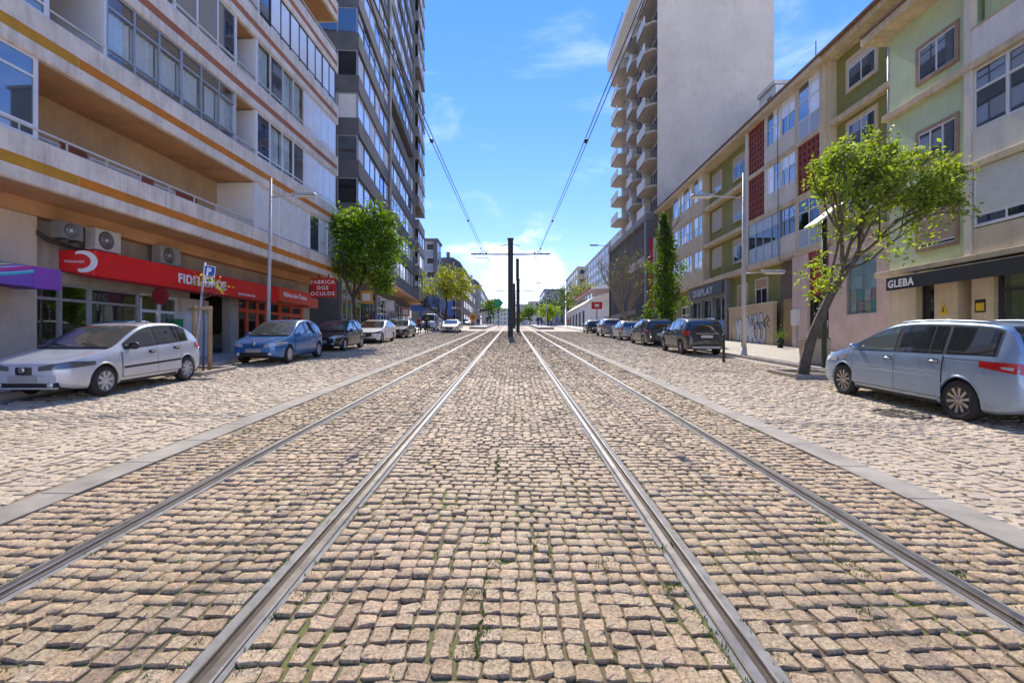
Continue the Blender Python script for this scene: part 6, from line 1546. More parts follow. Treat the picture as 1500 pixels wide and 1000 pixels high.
# distant street trees
def far_tree(label, x, y, h, w, mat, n, seed, group='trees far up the street'):
    rg = random.Random(seed); z0 = gz(x, y)
    t = thing('street_tree', label, 'tree', (x, y, z0), 0, group)
    br, tips = [], []; grow(Vector((0, 0, -.1)), Vector((0, 0, 1)), h * .42, .16, 2, rg, br, tips, .5); wood(t, br, barkd)
    P = blob_pts(rg, n, (0, 0, h * .62), (w, w, h * .34), 26, w * .2); leaves('crown', P, .55, mat, t, seed)
far_tree('bright green tree left of the black tram pole, beyond the platform', -4.9, 118, 6.6, 2.9, LF_A, 1100, 61)
far_tree('green tree right of the tram poles at the far platform', 4.6, 128, 6.0, 2.8, LF_A, 1000, 62)
far_tree('brighter green tree beside the far right platform crowd', 7.6, 104, 5.2, 2.4, LF_B, 900, 63)
far_tree('dark green tree behind the far right platform', 9.8, 122, 7.5, 3.2, LF_E, 1100, 64)
far_tree('tall olive green tree behind the white low building', 14.5, 140, 12.5, 5.0, LF_E, 1500, 65)
far_tree('broad olive tree higher up behind the white low building', 20.5, 150, 16.5, 6.0, LF_D, 1700, 66)
far_tree('dull green tree on the rise right of the broad olive one', 27, 165, 18.5, 6.5, LF_E, 1600, 67)
far_tree('small tree far behind the second tram pole', 2.2, 150, 6.0, 3.0, LF_E, 700, 68)

# ------------------------------------------------------------------ street furniture
soil = M('pit_soil', (.16, .12, .08), .95, var=.35, scale=9, bump=.02, bscale=30); stoneb = M('pit_stone_edge', (.4, .35, .29), .8, var=.15, scale=4, fine=.1)
def tree_pit(label, x0, x1, y0, y1):
    t = thing('tree_pit', label, 'tree pit', ((x0 + x1) / 2, (y0 + y1) / 2, gz((x0 + x1) / 2, (y0 + y1) / 2))); cx_, cy_ = t.location.x, t.location.y; z0 = t.location.z
    def ed(a, b, c, d):
        mb = MB(); mb.hexa([(p - cx_, q - cy_, gz(p, q) - z0 + h) for h in (-.06, .1) for p, q in ((a, c), (b, c), (b, d), (a, d))]); mb.build('edge_stone', stoneb, t, .012)
    w = .1
    ed(x0, x1, y0, y0 + w); ed(x0, x1, y1 - w, y1); ed(x0, x0 + w, y0 + w + .003, y1 - w - .003); ed(x1 - w, x1, y0 + w + .003, y1 - w - .003)
    mb = MB(); mb.hexa([(p - cx_, q - cy_, gz(p, q) - z0 + h) for h in (-.05, .035) for p, q in ((x0 + w, y0 + w), (x1 - w, y0 + w), (x1 - w, y1 - w), (x0 + w, y1 - w))]); mb.build('soil', soil, t)
    return t
tree_pit('stone edged tree pit with two timber stakes beside the silver hatchback', -9.75, -8.3, 13.25, 14.95)
tree_pit('stone edged pit round the leaning tree before the pale blue car', 7.75, 9.3, 13.4, 15.0)
# sapling with two stakes
stk = M('timber_stake', (.36, .25, .14), .8, var=.25, scale=6, bump=.004, bscale=40)
zz = gz(-9, 14)
for k, (x, y, h, lb) in enumerate(((-9.05, 14.1, 1.9, 'round timber stake left of the sapling'), (-8.62, 14.12, 1.88, 'round timber stake right of the sapling'))):
    mb = MB(); mb.lathe([(.055, -.1), (.058, h * .5), (.055, h - .02), (.045, h)], (0, 0, 0), 'z', 12); o = mb.build('timber_stake', stk); o.location = (x, y, gz(x, y)); tag(o, lb, 'stake', 'stakes of the sapling')
mb = MB(); mb.tube([(-9.15, 14.04, zz + 1.8), (-8.52, 14.06, zz + 1.82)], .04, 8); o = mb.build('cross_bar', stk); tag(o, 'pale wooden cross bar tying the two sapling stakes', 'cross bar')
rg = random.Random(8)
t = thing('sapling', 'thin young sapling with a few yellowish leaves between two stakes', 'tree', (-8.86, 14.2, gz(-8.86, 14.2)))
br, tips = [], []; br.append(([Vector((0, 0, 0)), Vector((.02, 0, 1.3)), Vector((.0, 0, 2.3))], [.032, .026, .018]))
for d in ((.5, 0, .8), (-.3, .2, 1), (.2, -.3, 1), (.8, .1, .5)): grow(Vector((0, 0, 2.1)), Vector(d), .42, .012, 1, rg, br, tips, .5)
wood(t, br, bark); P = []
for q, d in tips: P += [(q.x + rg.gauss(0, .06), q.y + rg.gauss(0, .05), q.z + rg.gauss(0, .04)) for _ in range(7)]
leaves('crown', P, .13, LF_D, t, 12)
# street lamps
galv = M('pale_galvanised_pole', (.52, .5, .47), .55, .25, var=.12, streak=.2); lampg = solid('lamp_cover', (.75, .74, .66), .25, .5); dpole = M('dark_green_grey_steel', (.045, .05, .048), .5, .3, var=.2, scale=3)
def luminaire(par, p, d, tilt=.03):
    x, y, z = p; s = d
    mb = MB(); mb.hexa([(x, y - .12, z - .03), (x + s * .95, y - .15, z + tilt - .02), (x + s * .95, y + .15, z + tilt - .02), (x, y + .12, z - .03), (x, y - .08, z + .09), (x + s * .9, y - .1, z + tilt + .07), (x + s * .9, y + .1, z + tilt + .07), (x, y + .08, z + .09)] if s > 0 else
        [(x + s * .95, y - .15, z + tilt - .02), (x, y - .12, z - .03), (x, y + .12, z - .03), (x + s * .95, y + .15, z + tilt - .02), (x + s * .9, y - .1, z + tilt + .07), (x, y - .08, z + .09), (x, y + .08, z + .09), (x + s * .9, y + .1, z + tilt + .07)])
    h = fixn(mb.build('lamp_head', galv, par, .02))
    mb = MB(); a, b = (x + s * .12, x + s * .9); mb.box(a, b, y - .11, y + .11, z - .075, z - .022); mb.build('lamp_cover', lampg, h, .015)
def street_lamp(label, x, y, H, arms, lean=0.0, mat=galv, r0=.09, base=0.0, group='street lamps'):
    z = gz(x, y) + base
    t = thing('street_lamp', label, 'street lamp', (x, y, z), 0, group)
    mb = MB(); mb.tube([(0, 0, -.2), (lean * .3, 0, H * .3), (lean, 0, H)], [r0, r0 * .8, r0 * .5], 12); mb.build('pole', mat, t)
    mb = MB(); mb.lathe([(r0 * 1.5, -.1), (r0 * 1.5, .02), (r0 * 1.15, .06), (r0 * 1.02, .35)], (0, 0, 0), 'z', 12); mb.build('pole_base', mat, t)
    for (hz, ln, d) in arms:
        lx = lean * hz / H
        mb = MB(); mb.tube([(lx, 0, hz - .05), (lx + d * ln, 0, hz + .02)], .028, 8); mb.build('lamp_arm', mat, t)
        luminaire(t, (lx + d * ln, 0, hz + .02), d)
    return t
street_lamp('tall grey street lamp beside the blue hatchback with one arm over the road', -9.62, 19.5, 7.05, [(6.35, .85, 1)], .12)
street_lamp('pale concrete street lamp by the graffiti wall with a high and a low arm', 9.65, 20.6, 7.6, [(6.6, 1.25, -1), (3.45, .75, 1)], -.0, galv, .11, .1)
for k, (px, Y, arms, lb) in enumerate(((646, 66, [(6.6, 1.1, 1), (2.9, .9, -1)], 'far lamp post with two arms in front of the yellow green tree'), (677, 84, [(7.0, 1.2, 1), (3.3, .9, -1)], 'second far lamp post by the driving pale car'), (697, 100, [(7.0, 1.2, 1), (3.3, .9, -1)], 'third far lamp post near the tram shelter'), (693, 112, [(8.2, .5, -1)], 'farthest lamp post on the left near the tram shelter'))):
    street_lamp(lb, (px - 750) / 725 * Y, Y, arms[0][0] + .5, arms, 0, galv, .09)
street_lamp('far right lamp post behind the platform before the white building', 6.4, 92, 8.6, [(8.2, 1.0, -1)], 0, galv)
street_lamp('thin lamp arm reaching from behind the bare tree toward the road', 10.3, 52.0, 9.7, [(9.2, 1.2, -1)], 0, dpole, .08, .1)
# solar lamp behind the leaning tree
t = thing('solar_lamp', 'dark post with a tilted white solar panel beside the leaning tree', 'solar lamp', (9.62, 15.25, gz(9.62, 15.25) + .1))
mb = MB(); mb.tube([(0, 0, -.2), (0, 0, 4.75)], .075, 12); mb.build('post', dpole, t)
mb = MB(); mb.hexa([(-.42, -.32, 4.35), (.5, -.32, 5.02), (.5, .32, 5.02), (-.42, .32, 4.35), (-.45, -.32, 4.4), (.47, -.32, 5.08), (.47, .32, 5.08), (-.45, .32, 4.4)]); mb.build('panel', M('white_panel_back', (.72, .72, .7), .5, var=.05), t, .008)
mb = MB(); mb.tube([(0, 0, 4.5), (.05, 0, 4.72)], .05, 8); mb.build('bracket', dpole, t)
# parking sign by the sapling
t = thing('parking_sign', 'blue and white parking sign on a thin pole beside the sapling', 'traffic sign', (-9.55, 14.9, gz(-9.55, 14.9) + .1))
mb = MB(); mb.tube([(0, 0, -.2), (0, 0, 3.15)], .032, 10); mb.build('pole', galv, t)
sblue = solid('sign_blue', (.02, .09, .42), .4); mb = MB(); mb.box(-.02, .3, -.04, -.032, 2.74, 3.08); mb.build('sign_plate', whit, t)
mb = MB(); mb.box(.005, .275, -.0445, -.041, 2.765, 3.055); mb.build('sign_face', sblue, t); text_obj('symbol', 'P', .26, whit, t, (.05, -.046, 2.82), (R(90), 0, 0), .012, .002)
mb = MB(); mb.box(.03, .26, -.04, -.032, 2.52, 2.72); mb.build('sub_plate', whit, t); mb = MB(); mb.box(.07, .21, -.0445, -.041, 2.59, 2.65); mb.build('symbol', gbk, t)
for o in t.children: pass
t.rotation_euler = (0, R(5), R(52))
# round dark red shop sign over the door
t = thing('round_sign', 'dark red round sign hanging over the glazed shop door', 'shop sign', (-11.085, 0, AB_Z), AB_RZ)
mb = MB(); mb.lathe([(.27, -.02), (.27, .02)], (-.95, 15.75, za(1.45)), 'y', 24); mb.build('sign_disc', M('wine_red_sign', (.3, .02, .03), .5, var=.1), t); mb = MB(); mb.box(-1.62, -1.2, 15.74, 15.76, za(1.42), za(1.46)); mb.build('bracket', dalu, t)
# bollard, planter, cabinet, bench, bins
mb = MB(); mb.lathe([(.05, -.1), (.05, .9), (.06, .93), (.06, .98), (.03, 1.04)], (0, 0, 0), 'z', 12); o = mb.build('bollard', blackp); p = gp(1060, 530); o.location = p; tag(o, 'black bollard standing behind the dark crossover', 'bollard')
t = thing('planter', 'pale concrete planter block behind the leaning tree', 'planter', (10.15, 16.6, gz(10.15, 16.6) + .12))
pc = M('buff_concrete', (.45, .38, .28), .85, var=.15, scale=3, streak=.3); mb = MB(); mb.prism([(-.3, 0), (.3, 0), (.36, .85), (-.36, .85)], 'y', -.35, .35); fixn(mb.build('planter_body', pc, t, .03)); mb = MB(); mb.box(-.33, .33, -.32, .32, .851, .875); mb.build('soil', soil, t)
t = thing('plant_pot', 'dark pot with a small green shrub at the pink entrance', 'plant', (14.2, 26.2, gz(14.2, 26.2) + .13)); mb = MB(); mb.lathe([(.14, 0), (.2, .4), (.19, .42)], (0, 0, 0), 'z', 14); mb.build('pot', blackp, t); rg = random.Random(4); leaves('foliage', [(rg.gauss(0, .15), rg.gauss(0, .15), .62 + rg.gauss(0, .16)) for _ in range(260)], .1, LF_C, t, 15)
t = thing('utility_cabinet', 'white utility cabinet with green badge between the shop door and sapling', 'cabinet', (-11.75, 18.0, gz(-11.75, 18) + .12)); cbw = M('cabinet_white', (.62, .63, .63), .5, var=.06, streak=.2)
mb = MB(); mb.box(-.35, .35, -.6, .6, 0, 1.55); mb.build('cabinet_body', cbw, t, .015); mb = MB(); mb.box(-.38, .38, -.63, .63, 1.552, 1.6); mb.build('cabinet_lid', cbw, t, .01); mb = MB(); mb.box(-.15, .2, -.607, -.602, 1.0, 1.35); mb.build('badge', solid('badge_green', (.02, .3, .1), .5), t)
bw = M('maroon_bench_slat', (.2, .06, .05), .6, var=.2, scale=8)
t = thing('bench', 'dark red slatted bench before the shop window behind the silver hatchback', 'bench', (-11.6, 11.4, gz(-11.6, 11.4) + .12))
for k in range(4): mb = MB(); mb.box(-.25 + k * .13, -.14 + k * .13, -1.1, 1.1, .4, .435); mb.build('seat_slat', bw, t)
for k in range(3): mb = MB(); mb.box(-.33, -.3, -1.1, 1.1, .52 + k * .13, .62 + k * .13); mb.build('back_slat', bw, t)
for y in (-.9, .9):
    mb = MB(); mb.box(-.34, -.28, y, y + .05, 0, .9); mb.box(.2, .26, y, y + .05, 0, .397); mb.box(-.34, .26, y + .005, y + .045, .36, .396); mb.build('leg', dpole, t)
# manhole in the right road, sunk in its frame
mp_ = gp(1318, 606)
t = thing('manhole_cover', 'round sunken iron manhole cover in the right road by the pale blue car', 'manhole cover', mp_); t.rotation_euler = (math.atan(S), 0, 0)
iron = M('rusty_iron', (.09, .075, .06), .7, .4, var=.35, scale=10, bump=.004, bscale=60); mb = MB(); mb.lathe([(.42, -.05), (.42, .012), (.36, .014), (.35, -.012)], (0, 0, 0), 'z', 28, caps=False); mb.build('frame_ring', iron, t)
mb = MB(); mb.lathe([(.349, -.03), (.349, -.006), (.001, -.006)], (0, 0, 0), 'z', 28, caps=False); cv = mb.build('cover', iron, t)
for k in range(7): mb = MB(); w = math.sqrt(max(.01, .3 ** 2 - (-.27 + k * .09) ** 2)); mb.box(-w, w, -.29 + k * .09, -.25 + k * .09, -.006, .004); mb.build('ridge', iron, cv)

# ------------------------------------------------------------------ tram line
xc = -.12
def tram_pole(label, y, H, arm_h, arms=True, box=False, sc=1.0, x=xc):
    z = gz(x, y); t = thing('tram_pole', label, 'tram pole', (x, y, z), 0, 'overhead line poles along the tracks')
    w = .17 * sc
    mb = MB()
    for sx in (-1, 1):
        mb.box(sx * w - .05, sx * w + .05, -w * 1.1, -w * 1.1 + .03, 0, H); mb.box(sx * w - .05, sx * w + .05, w * 1.1 - .03, w * 1.1, 0, H); mb.box(sx * w - .015, sx * w + .015, -w * 1.1 + .031, w * 1.1 - .031, 0, H)
    mb.build('pole', dpole, t)
    mb = MB(); mb.box(-w + .05, w - .05, -.02, .02, 0, H - .02); mb.build('web', dpole, t)
    mb = MB(); mb.box(-w - .09, w + .09, -w * 1.2, w * 1.2, H + .002, H + .14); mb.build('cap', dpole, t, .02)
    mb = MB(); mb.box(-.33, .33, -.33, .33, -.15, .06); mb.build('base', conc, t, .02)
    if arms:
        for d in (-1, 1):
            mb = MB(); mb.tube([(d * .1, -w * 1.1 - .05, arm_h), (d * 3.25, -w * 1.1 - .05, arm_h + .03)], .06, 8); a = mb.build('arm', dpole, t)
            mb = MB(); mb.tube([(d * 3.0, -w * 1.1 - .05, arm_h), (d * 2.98, -w * 1.1 - .05, arm_h - .25), (d * 1.9, -w * 1.1 - .05, arm_h - .3), (d * 1.72, -w * 1.1 - .05, arm_h - .62)], .022, 6); mb.build('steady_arm', dpole, a)
            mb = MB(); mb.tube([(d * 2.7, -w * 1.1 - .05, arm_h), (d * 2.1, -w * 1.1 - .05, arm_h + .32)], .022, 6); mb.build('strut', dpole, a)
            mb = MB(); mb.lathe([(.03, 0), (.07, .03), (.04, .06), (.07, .09), (.04, .12), (.06, .15), (.02, .18)], (d * 2.0, -w * 1.1 - .05, arm_h + .03), 'z', 10); mb.build('insulator', dpole, a)
            mb = MB(); mb.tube([(d * .2, 0, H - .35), (d * .75, 0, H - .5)], .03, 6); mb.build('bracket', dpole, t)
    return t
tram_pole('tall dark steel tram pole with two arms in the middle of the tracks', 41.0, 8.1, 6.85)
tram_pole('second tram pole with a thick dark sleeve just behind the first', 62.0, 6.4, 6.4, False, x=.75)
bx_t = MB(); 
t2 = thing('loudspeaker_mast', 'thick dark cylindrical sleeve on the mast behind the main tram pole', 'mast', (.62, 56, gz(.6, 56)), 0)
mb = MB(); mb.lathe([(.09, 0), (.09, 6.8)], (0, 0, 0), 'z', 12); mb.build('mast', dpole, t2); mb = MB(); mb.lathe([(.17, 6.0), (.18, 6.05), (.18, 8.3), (.15, 8.36)], (0, 0, 0), 'z', 14); mb.build('sleeve', dpole, t2)
for k, (y, lb) in enumerate(((84, 'third tram pole with arms level with the platforms'), (112, 'fourth tram pole far up the tracks'), (140, 'farthest visible tram pole'))): tram_pole(lb, y, 7.4, 6.2, True, x=.35 + .25 * k)
# contact wires, each track a pair
wirem = solid('dark_wire', (.02, .025, .025), .5)
for k, (x, lb) in enumerate(((-1.95, 'left pair of overhead tram wires crossing the sky'), (1.8, 'right pair of overhead tram wires crossing the sky'))):
    t = thing('overhead_wire', lb, 'overhead wire', (x, 20, gz(x, 20) + 5.6), 0, 'overhead wires')
    for d, h0, nm in ((-.03, 0, 'contact_wire'), (.05, .12, 'carrier_wire')):
        pts = []
        for j in range(41):
            y = -4 + 45 * j / 40; pts.append((d, y - 20, HC + 4.15 + h0 + .0468 * 41 * 0 + (gz(x, 41) + 6.1 - HC - 4.15 + h0 * 1.2) * max(0, (y + 4) / 45) ** 1.0 - .25 * math.sin(math.pi * (y + 4) / 45) * (1 if h0 else .25) - t.location.z))
        mb = MB(); mb.tube(pts, .010, 5); w_ = mb.build(nm, wirem, t)
    pts = [(0, y - 20, gz(x, y) + 6.1 - t.location.z) for y in (41.01, 62, 84)]
    mb = MB(); mb.tube(pts, .012, 5); mb.build('contact_wire', wirem, t)
    for y in (12, 22, 31): mb = MB(); mb.lathe([(.02, -.1), (.045, -.05), (.045, .05), (.02, .1)], (0, y - 20, HC + 4.15 + (gz(x, 41) + 6.1 - HC - 4.15) * (y + 4) / 45 - .1 - t.location.z), 'y', 8); mb.build('clamp', wirem, t)
# low platforms
plat = M('platform_concrete', (.42, .39, .35), .8, var=.15, scale=1.5)
for nm, x0, x1, lb in (('left', -6.4, -3.95, 'long low tram platform on the left beyond the pole'), ('right', 3.9, 6.3, 'long low tram platform on the right beyond the pole')):
    mb = MB(); ys_ = [74, 82, 90, 98, 106, 112]
    z_ = gz(x0, 90)
    for a, b in zip(ys_[:-1], ys_[1:]): mb.hexa([(p, q, gz(p, q) + h) for h in (-.1, .3) for p, q in ((x0, a), (x1, a), (x1, b), (x0, b))])
    o = mb.build('tram_platform', plat); tag(o, lb, 'platform', 'tram platforms')
# ------------------------------------------------------------------ farther up the street
fgrey = M('blue_grey_tiles', (.33, .36, .4), .7, var=.1); fdark = M('dark_blue_grey', (.12, .13, .15), .7, var=.1); fbrown = M('brown_facade', (.26, .2, .15), .85, var=.15); fblue = M('blue_hoarding', (.05, .11, .28), .7, var=.25, scale=.8); fpale = M('pale_facade', (.5, .48, .44), .85, var=.1); fwin = GL_DARK
def far_building(label, x0, x1, y0, y1, h, wall, floors, bays_front, bays_side, side, roof=None, group='buildings far up the street', base=0.0, win=None, z1st=1.2):
    """side: +1 windows on the face toward +x, -1 toward -x; front windows face the camera"""
    zb = gz((x0 + x1) / 2, y0); t = thing('building', label, 'building', ((x0 + x1) / 2, y0, zb), 0, group)
    w = (x1 - x0) / 2; d = y1 - y0; H = h
    pbox(t, 'wall', -w, w, 0, d, -1, H, wall); pbox(t, 'cornice', -w - .25, w + .25, -.25, d + .25, H + .002, H + .45, roof or fpale)
    fh = (H - 3.2) / floors; wm = win or fwin
    for f in range(floors):
        z = 3.2 + f * fh + fh * .3
        for b in range(bays_front):
            x = -w + 2 * w * (b + .5) / bays_front; ww = w / bays_front * .55
            o = pbox(t, 'window', x - ww, x + ww, -.07, -.002, z, z + fh * .5, walu); pbox(o, 'pane', x - ww + .1, x + ww - .1, -.085, -.0705, z + .1, z + fh * .5 - .1, wm)
        for b in range(bays_side):
            y = d * (b + .5) / bays_side; ww = d / bays_side * .28; xs = side * w
            o = pbox(t, 'window', min(xs + side * .002, xs + side * .07), max(xs + side * .002, xs + side * .07), y - ww, y + ww, z, z + fh * .5, walu); pbox(o, 'pane', min(xs + side * .0705, xs + side * .085), max(xs + side * .0705, xs + side * .085), y - ww + .1, y + ww - .1, z + .1, z + fh * .5 - .1, wm)
    for b in range(max(1, bays_side // 2)):
        y0_, y1_ = d * b / max(1, bays_side // 2) + .6, d * (b + 1) / max(1, bays_side // 2) - .6; xs = side * w
        pbox(t, 'shopfront', min(xs + side * .002, xs + side * .06), max(xs + side * .002, xs + side * .06), y0_, y1_, -.2, 2.6, GL_SHOP)
    return t
t = far_building('blue grey apartment building beyond the dark tower', -20.5, -15.2, 100, 106, 17.2, fgrey, 5, 2, 2, 1, fdark); pbox(t, 'dark_corner', 2.0, 2.75, -.3, -.01, 2, 17.1, fdark)
hb = thing('building', 'long low block wrapped in blue hoarding behind the yellow green tree', 'building', (-15.5, 84, gz(-15, 84)), 0, 'buildings far up the street')
pbox(hb, 'wall', -3, 3, 0, 22, -1, 6.4, fblue); pbox(hb, 'roof', -3.2, 3.2, -.2, 22.2, 6.402, 6.8, fdark)
for k in range(5): pbox(hb, 'pane', 3.002, 3.03, 1 + k * 4.2, 4.2 + k * 4.2, .2, 2.8, GL_SHOP)
for k in range(2): pbox(hb, 'pane', -2.6 + k * 2.8, -.2 + k * 2.8, -.03, -.002, .4, 2.8, GL_SHOP)
# brown row with curved mansard roofs
def row(label, x0, x1, y0, y1, h, wall, roofm, seed):
    zb = gz(x0, y0); t = thing('building', label, 'building', ((x0 + x1) / 2, y0, zb), 0, 'buildings far up the street'); w = (x1 - x0) / 2; d = y1 - y0
    pbox(t, 'wall', -w, w, 0, d, -1, h, wall)
    mb = MB(); mb.prism([(-w - .3, h + .002), (w + .3, h + .002), (w * .8, h + 1.6), (w * .35, h + 2.6), (-w * .35, h + 2.6), (-w * .8, h + 1.6)], 'y', -.3, d + .3); fixn(mb.build('roof', roofm, t))
    pbox(t, 'chimney', -.4, .3, 1.0, 1.8, h + 2.55, h + 4.0, wall)
    nfl = int(h // 3)
    for f in range(nfl):
        for b in range(int(d // 4)):
            y = 1.2 + b * 4; o = pbox(t, 'window', w + .002, w + .06, y, y + 1.5, 1 + f * 3, 2.6 + f * 3, walu); pbox(o, 'pane', w + .061, w + .07, y + .1, y + 1.4, 1.1 + f * 3, 2.5 + f * 3, fwin)
        for b in range(2):
            x = -w * .6 + b * w * .8; o = pbox(t, 'window', x, x + 1.1, -.06, -.002, 1 + f * 3, 2.6 + f * 3, walu); pbox(o, 'pane', x + .1, x + 1.0, -.07, -.061, 1.1 + f * 3, 2.5 + f * 3, fwin)
    return t
row('brown apartment house with a dark curved roof left of the tram shelter', -17.5, -10.6, 108, 150, 12.2, fbrown, fdark, 1)
row('pale house with a dark sloping roof beyond the brown one', -15.5, -9.6, 152, 215, 12.6, fpale, fdark, 2)
far_building('grey distant block left of the tram pole', -15, -7.5, 300, 330, 21, fpale, 6, 3, 4, 1)
far_building('tall pale distant building just right of the tram pole', 9, 17, 260, 300, 17, fpale, 5, 3, 5, -1)
far_building('grey blue distant block behind the far right trees', 13.5, 22, 205, 240, 17.5, fgrey, 5, 3, 5, -1, fdark)
far_building('tall distant apartment row with balconies right of the trees', 26, 40, 118, 178, 22.5, fpale, 7, 3, 12, -1)
far_building('beige far building between the trees and the apartment row', 24, 36, 180, 220, 23, cream, 6, 4, 6, -1)
far_building('pale distant block closing the street left of the far poles', -14, -1.5, 420, 440, 24, fpale, 6, 4, 3, 1)
far_building('grey distant block closing the street right of the far poles', 4, 16, 470, 490, 31, fgrey, 7, 4, 3, -1, fdark)
far_building('low hazy block at the very end of the street', -2, 8, 380, 400, 13, fpale, 3, 4, 3, 1)
# low white market building with a reddish roof
wb_ = thing('building', 'low white building with a red edged pitched roof at the far right', 'building', (12.7, 84, gz(14, 84)))
pbox(wb_, 'wall', 0, 15, 0, 30, -1, 4.2, bwhite)
mb = MB(); mb.prism([(-.35, 4.2), (15, 4.2), (15, 6.3), (7, 6.9), (1.2, 5.4)], 'y', -.25, 30.2); fixn(mb.build('lower_roof', panelw, wb_))
pbox(wb_, 'upper_wall', 2.2, 15, 6, 29.5, 4.3, 7.3, M('pinkish_wall', (.5, .36, .3), .8, var=.1))
mb = MB(); mb.prism([(1.6, 7.302), (15.2, 7.302), (15.2, 7.7), (8, 9.0), (1.6, 7.5)], 'y', 5.4, 30); fixn(mb.build('upper_roof', bwhite, wb_)); pbox(wb_, 'eave_edge', 1.4, 1.59, 5.4, 30, 7.25, 7.6, M('red_eave', (.45, .08, .05), .7, var=.1))
for k in range(6):
    pbox(wb_, 'pilaster', -.16, -.003, 1.0 + k * 4.8, 1.6 + k * 4.8, -.5, 4.1, bwhite); pbox(wb_, 'doorway', -.04, -.004, 2.4 + k * 4.8, 4.8 + k * 4.8, -.3, 3.2, dark)
    o = pbox(wb_, 'window', 2.12, 2.196, 7.4 + k * 3.7, 9.2 + k * 3.7, 5.0, 6.8, walu); pbox(o, 'pane', 2.1, 2.115, 7.5 + k * 3.7, 9.1 + k * 3.7, 5.1, 6.7, fwin)
pbox(wb_, 'window', 5.4, 7.6, -.05, -.003, 2.0, 2.7, fdark)
t = thing('small_sign', 'small red shop sign on a bracket by the bare tree', 'shop sign', (12.0, 70, gz(12, 70)))
pbox(t, 'sign_panel', -.75, .75, -.08, .08, 3.0, 4.0, M('bright_red_panel', (.6, .03, .02), .5, var=.05)); pbox(t, 'sign_face', -.3, .3, -.09, -.081, 3.3, 3.7, whit); pbox(t, 'post', -.05, .05, -.05, .05, -.1, 2.999, dpole)
# tram shelter and signs on the left platform
z = gz(-5, 92) + .3
t = thing('tram_shelter', 'dark framed tram shelter on the left platform', 'shelter', (-5.1, 92, z))
pbox(t, 'roof', -.9, .9, -.3, 5, 2.6, 2.95, dpole); pbox(t, 'back_pane', -.8, -.77, 0, 4.8, .3, 2.3, GL_SHOP); pbox(t, 'ad_panel', -.6, .5, -.05, .08, .3, 2.3, M('poster_light', (.5, .5, .45), .6, var=.3, scale=2))
for x, y in ((-.8, 0), (.8, 0), (-.8, 4.8), (.8, 4.8)): pbox(t, 'leg', x - .05, x + .05, y - .05, y + .05, 0, 2.599, dpole)
t = thing('round_sign', 'round orange sign on a short post among the far walkers', 'sign', (-6.3, 80, gz(-6.3, 80)))
mb = MB(); mb.lathe([(.62, -.03), (.62, .03)], (0, 0, 1.75), 'y', 24); mb.build('sign_disc', M('orange_disc', (.6, .28, .03), .5, var=.1), t); mb = MB(); mb.lathe([(.36, -.04), (.36, -.031)], (0, 0, 1.75), 'y', 20); mb.build('symbol', M('brown_disc', (.25, .1, .03), .5, var=.1), t); pbox(t, 'post', -.04, .04, .031, .1, -.1, 1.3, dpole)
t = thing('green_sign', 'bright green sign board on a post left of the tram pole', 'sign', (-2.55, 95, gz(-2.5, 95) + .0))
mb = MB(); mb.prism([(-.9, 3.9), (.2, 3.7), (.9, 4.6), (.1, 5.4), (-.9, 5.2)], 'y', -.06, .06); fixn(mb.build('sign_board', M('leaf_green_panel', (.02, .36, .12), .5, var=.1), t)); pbox(t, 'post', -.06, .06, .061, .16, -.1, 4.6, dpole)
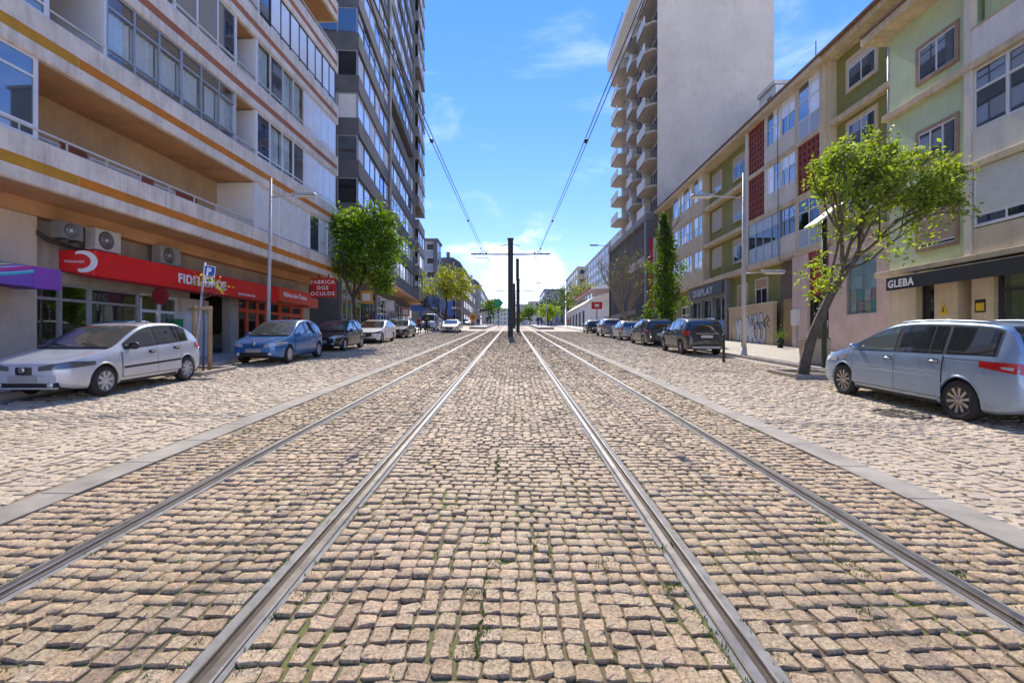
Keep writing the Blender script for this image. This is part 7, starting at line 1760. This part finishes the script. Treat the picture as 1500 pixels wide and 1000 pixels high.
# ------------------------------------------------------------------ people far up the street
skin = M('skin', (.45, .27, .19), .6, var=.05)
def person(label, x, y, face, coat, legs, hair, seed, step=.25, base=0.0, h=1.72):
    rg = random.Random(seed); s = h / 1.72
    t = thing('person', label, 'person', (x, y, gz(x, y) + base), face, 'people in the street')
    V = {'pel': (0, 0, .95, .135), 'wai': (0, 0, 1.1, .12), 'che': (0, .01, 1.32, .15), 'nek': (0, 0, 1.47, .055), 'hd0': (0, -.01, 1.55, .075), 'hd1': (0, -.015, 1.64, .085)}
    sg = 1 if rg.random() < .5 else -1
    for q, k in ((-1, 'l'), (1, 'r')):
        f = step * q * sg
        V['hp' + k] = (q * .1, 0, .88, .09); V['kn' + k] = (q * .1, -f * .5 - .02, .5, .06); V['an' + k] = (q * .1, -f * .9 + .04, .09, .042); V['to' + k] = (q * .11, -f * .9 - .12, .035, .036)
        V['sh' + k] = (q * .19, .0, 1.4, .065); V['el' + k] = (q * .25, f * .35 + .03, 1.12, .045); V['wr' + k] = (q * .25, f * .75 - .04, .88, .034); V['ha' + k] = (q * .25, f * .85 - .06, .79, .03)
    E = [('pel', 'wai'), ('wai', 'che'), ('che', 'nek'), ('nek', 'hd0'), ('hd0', 'hd1')]
    for k in 'lr': E += [('pel', 'hp' + k), ('hp' + k, 'kn' + k), ('kn' + k, 'an' + k), ('an' + k, 'to' + k), ('che', 'sh' + k), ('sh' + k, 'el' + k), ('el' + k, 'wr' + k), ('wr' + k, 'ha' + k)]
    ks = list(V); me = bpy.data.meshes.new('body'); me.from_pydata([tuple(c * s for c in V[k][:3]) for k in ks], [(ks.index(a), ks.index(b)) for a, b in E], [])
    o = bpy.data.objects.new('body', me); C.objects.link(o)
    md = o.modifiers.new('skin', 'SKIN'); sv = me.skin_vertices[0].data
    for i, k in enumerate(ks): sv[i].radius = (V[k][3] * s,) * 2
    sv[ks.index('pel')].use_root = True; o.modifiers.new('sub', 'SUBSURF').levels = 1
    nm = bpy.data.meshes.new_from_object(o.evaluated_get(bpy.context.evaluated_depsgraph_get())); o.modifiers.clear(); o.data = nm; bpy.data.meshes.remove(me)
    nm.materials.clear()
    for m in (skin, coat, legs, hair, blackp): nm.materials.append(m)
    for p in nm.polygons:
        c = p.center / s; p.use_smooth = True
        p.material_index = 4 if c.z < .1 else (2 if c.z < .93 and abs(c.x) < .2 else (1 if c.z < 1.47 and c.z > .84 else (0 if c.z < 1.62 and c.y < .03 else (3 if c.z > 1.5 else 0))))
    o.parent = t
    return t
cl = {n: M('cloth_' + n, c, .85, var=.15) for n, c in (('maroon', (.25, .035, .045)), ('black', (.02, .02, .022)), ('navy', (.03, .04, .09)), ('grey', (.2, .2, .2)), ('denim', (.08, .12, .2)), ('tan', (.35, .25, .15)), ('white', (.6, .6, .58)), ('red', (.45, .04, .03)))}
hr = {n: M('hair_' + n, c, .7, var=.1) for n, c in (('dark', (.02, .016, .012)), ('grey', (.3, .29, .28)), ('brown', (.09, .05, .03)))}
for a in (('person in a maroon jacket walking on the left beside the parked saloons', -9.35, 50.0, .2, 'maroon', 'black', 'dark', 1), ('person in a dark coat walking beside the one in maroon', -8.7, 50.4, .1, 'black', 'black', 'brown', 2),
          ('person in navy standing near the round orange sign', -5.6, 82, .5, 'navy', 'denim', 'dark', 3), ('person in black by the tram shelter post', -4.4, 88, 2.8, 'black', 'black', 'dark', 4, .05, .3), ('person in grey waiting in the tram shelter', -5.4, 93.5, 1.4, 'grey', 'denim', 'grey', 5, .04, .3), ('person in tan crossing behind the orange sign', -6.6, 83, -.4, 'tan', 'navy', 'brown', 6),
          ('person in black waiting first on the right platform', 4.6, 86, 3.0, 'black', 'denim', 'dark', 7, .05, .3), ('person in navy waiting second on the right platform', 5.2, 88, 2.4, 'navy', 'black', 'dark', 8, .05, .3), ('person in white waiting third on the right platform', 5.7, 90, -2.6, 'white', 'navy', 'grey', 9, .05, .3), ('person in grey waiting farthest on the right platform', 4.9, 94, 3.1, 'grey', 'black', 'brown', 10, .05, .3),
          ('person in red walking past the white low building', 9.8, 86, .6, 'red', 'denim', 'dark', 11)):
    person(a[0], a[1], a[2], a[3], cl[a[4]], cl[a[5]], hr[a[6]], *a[7:])
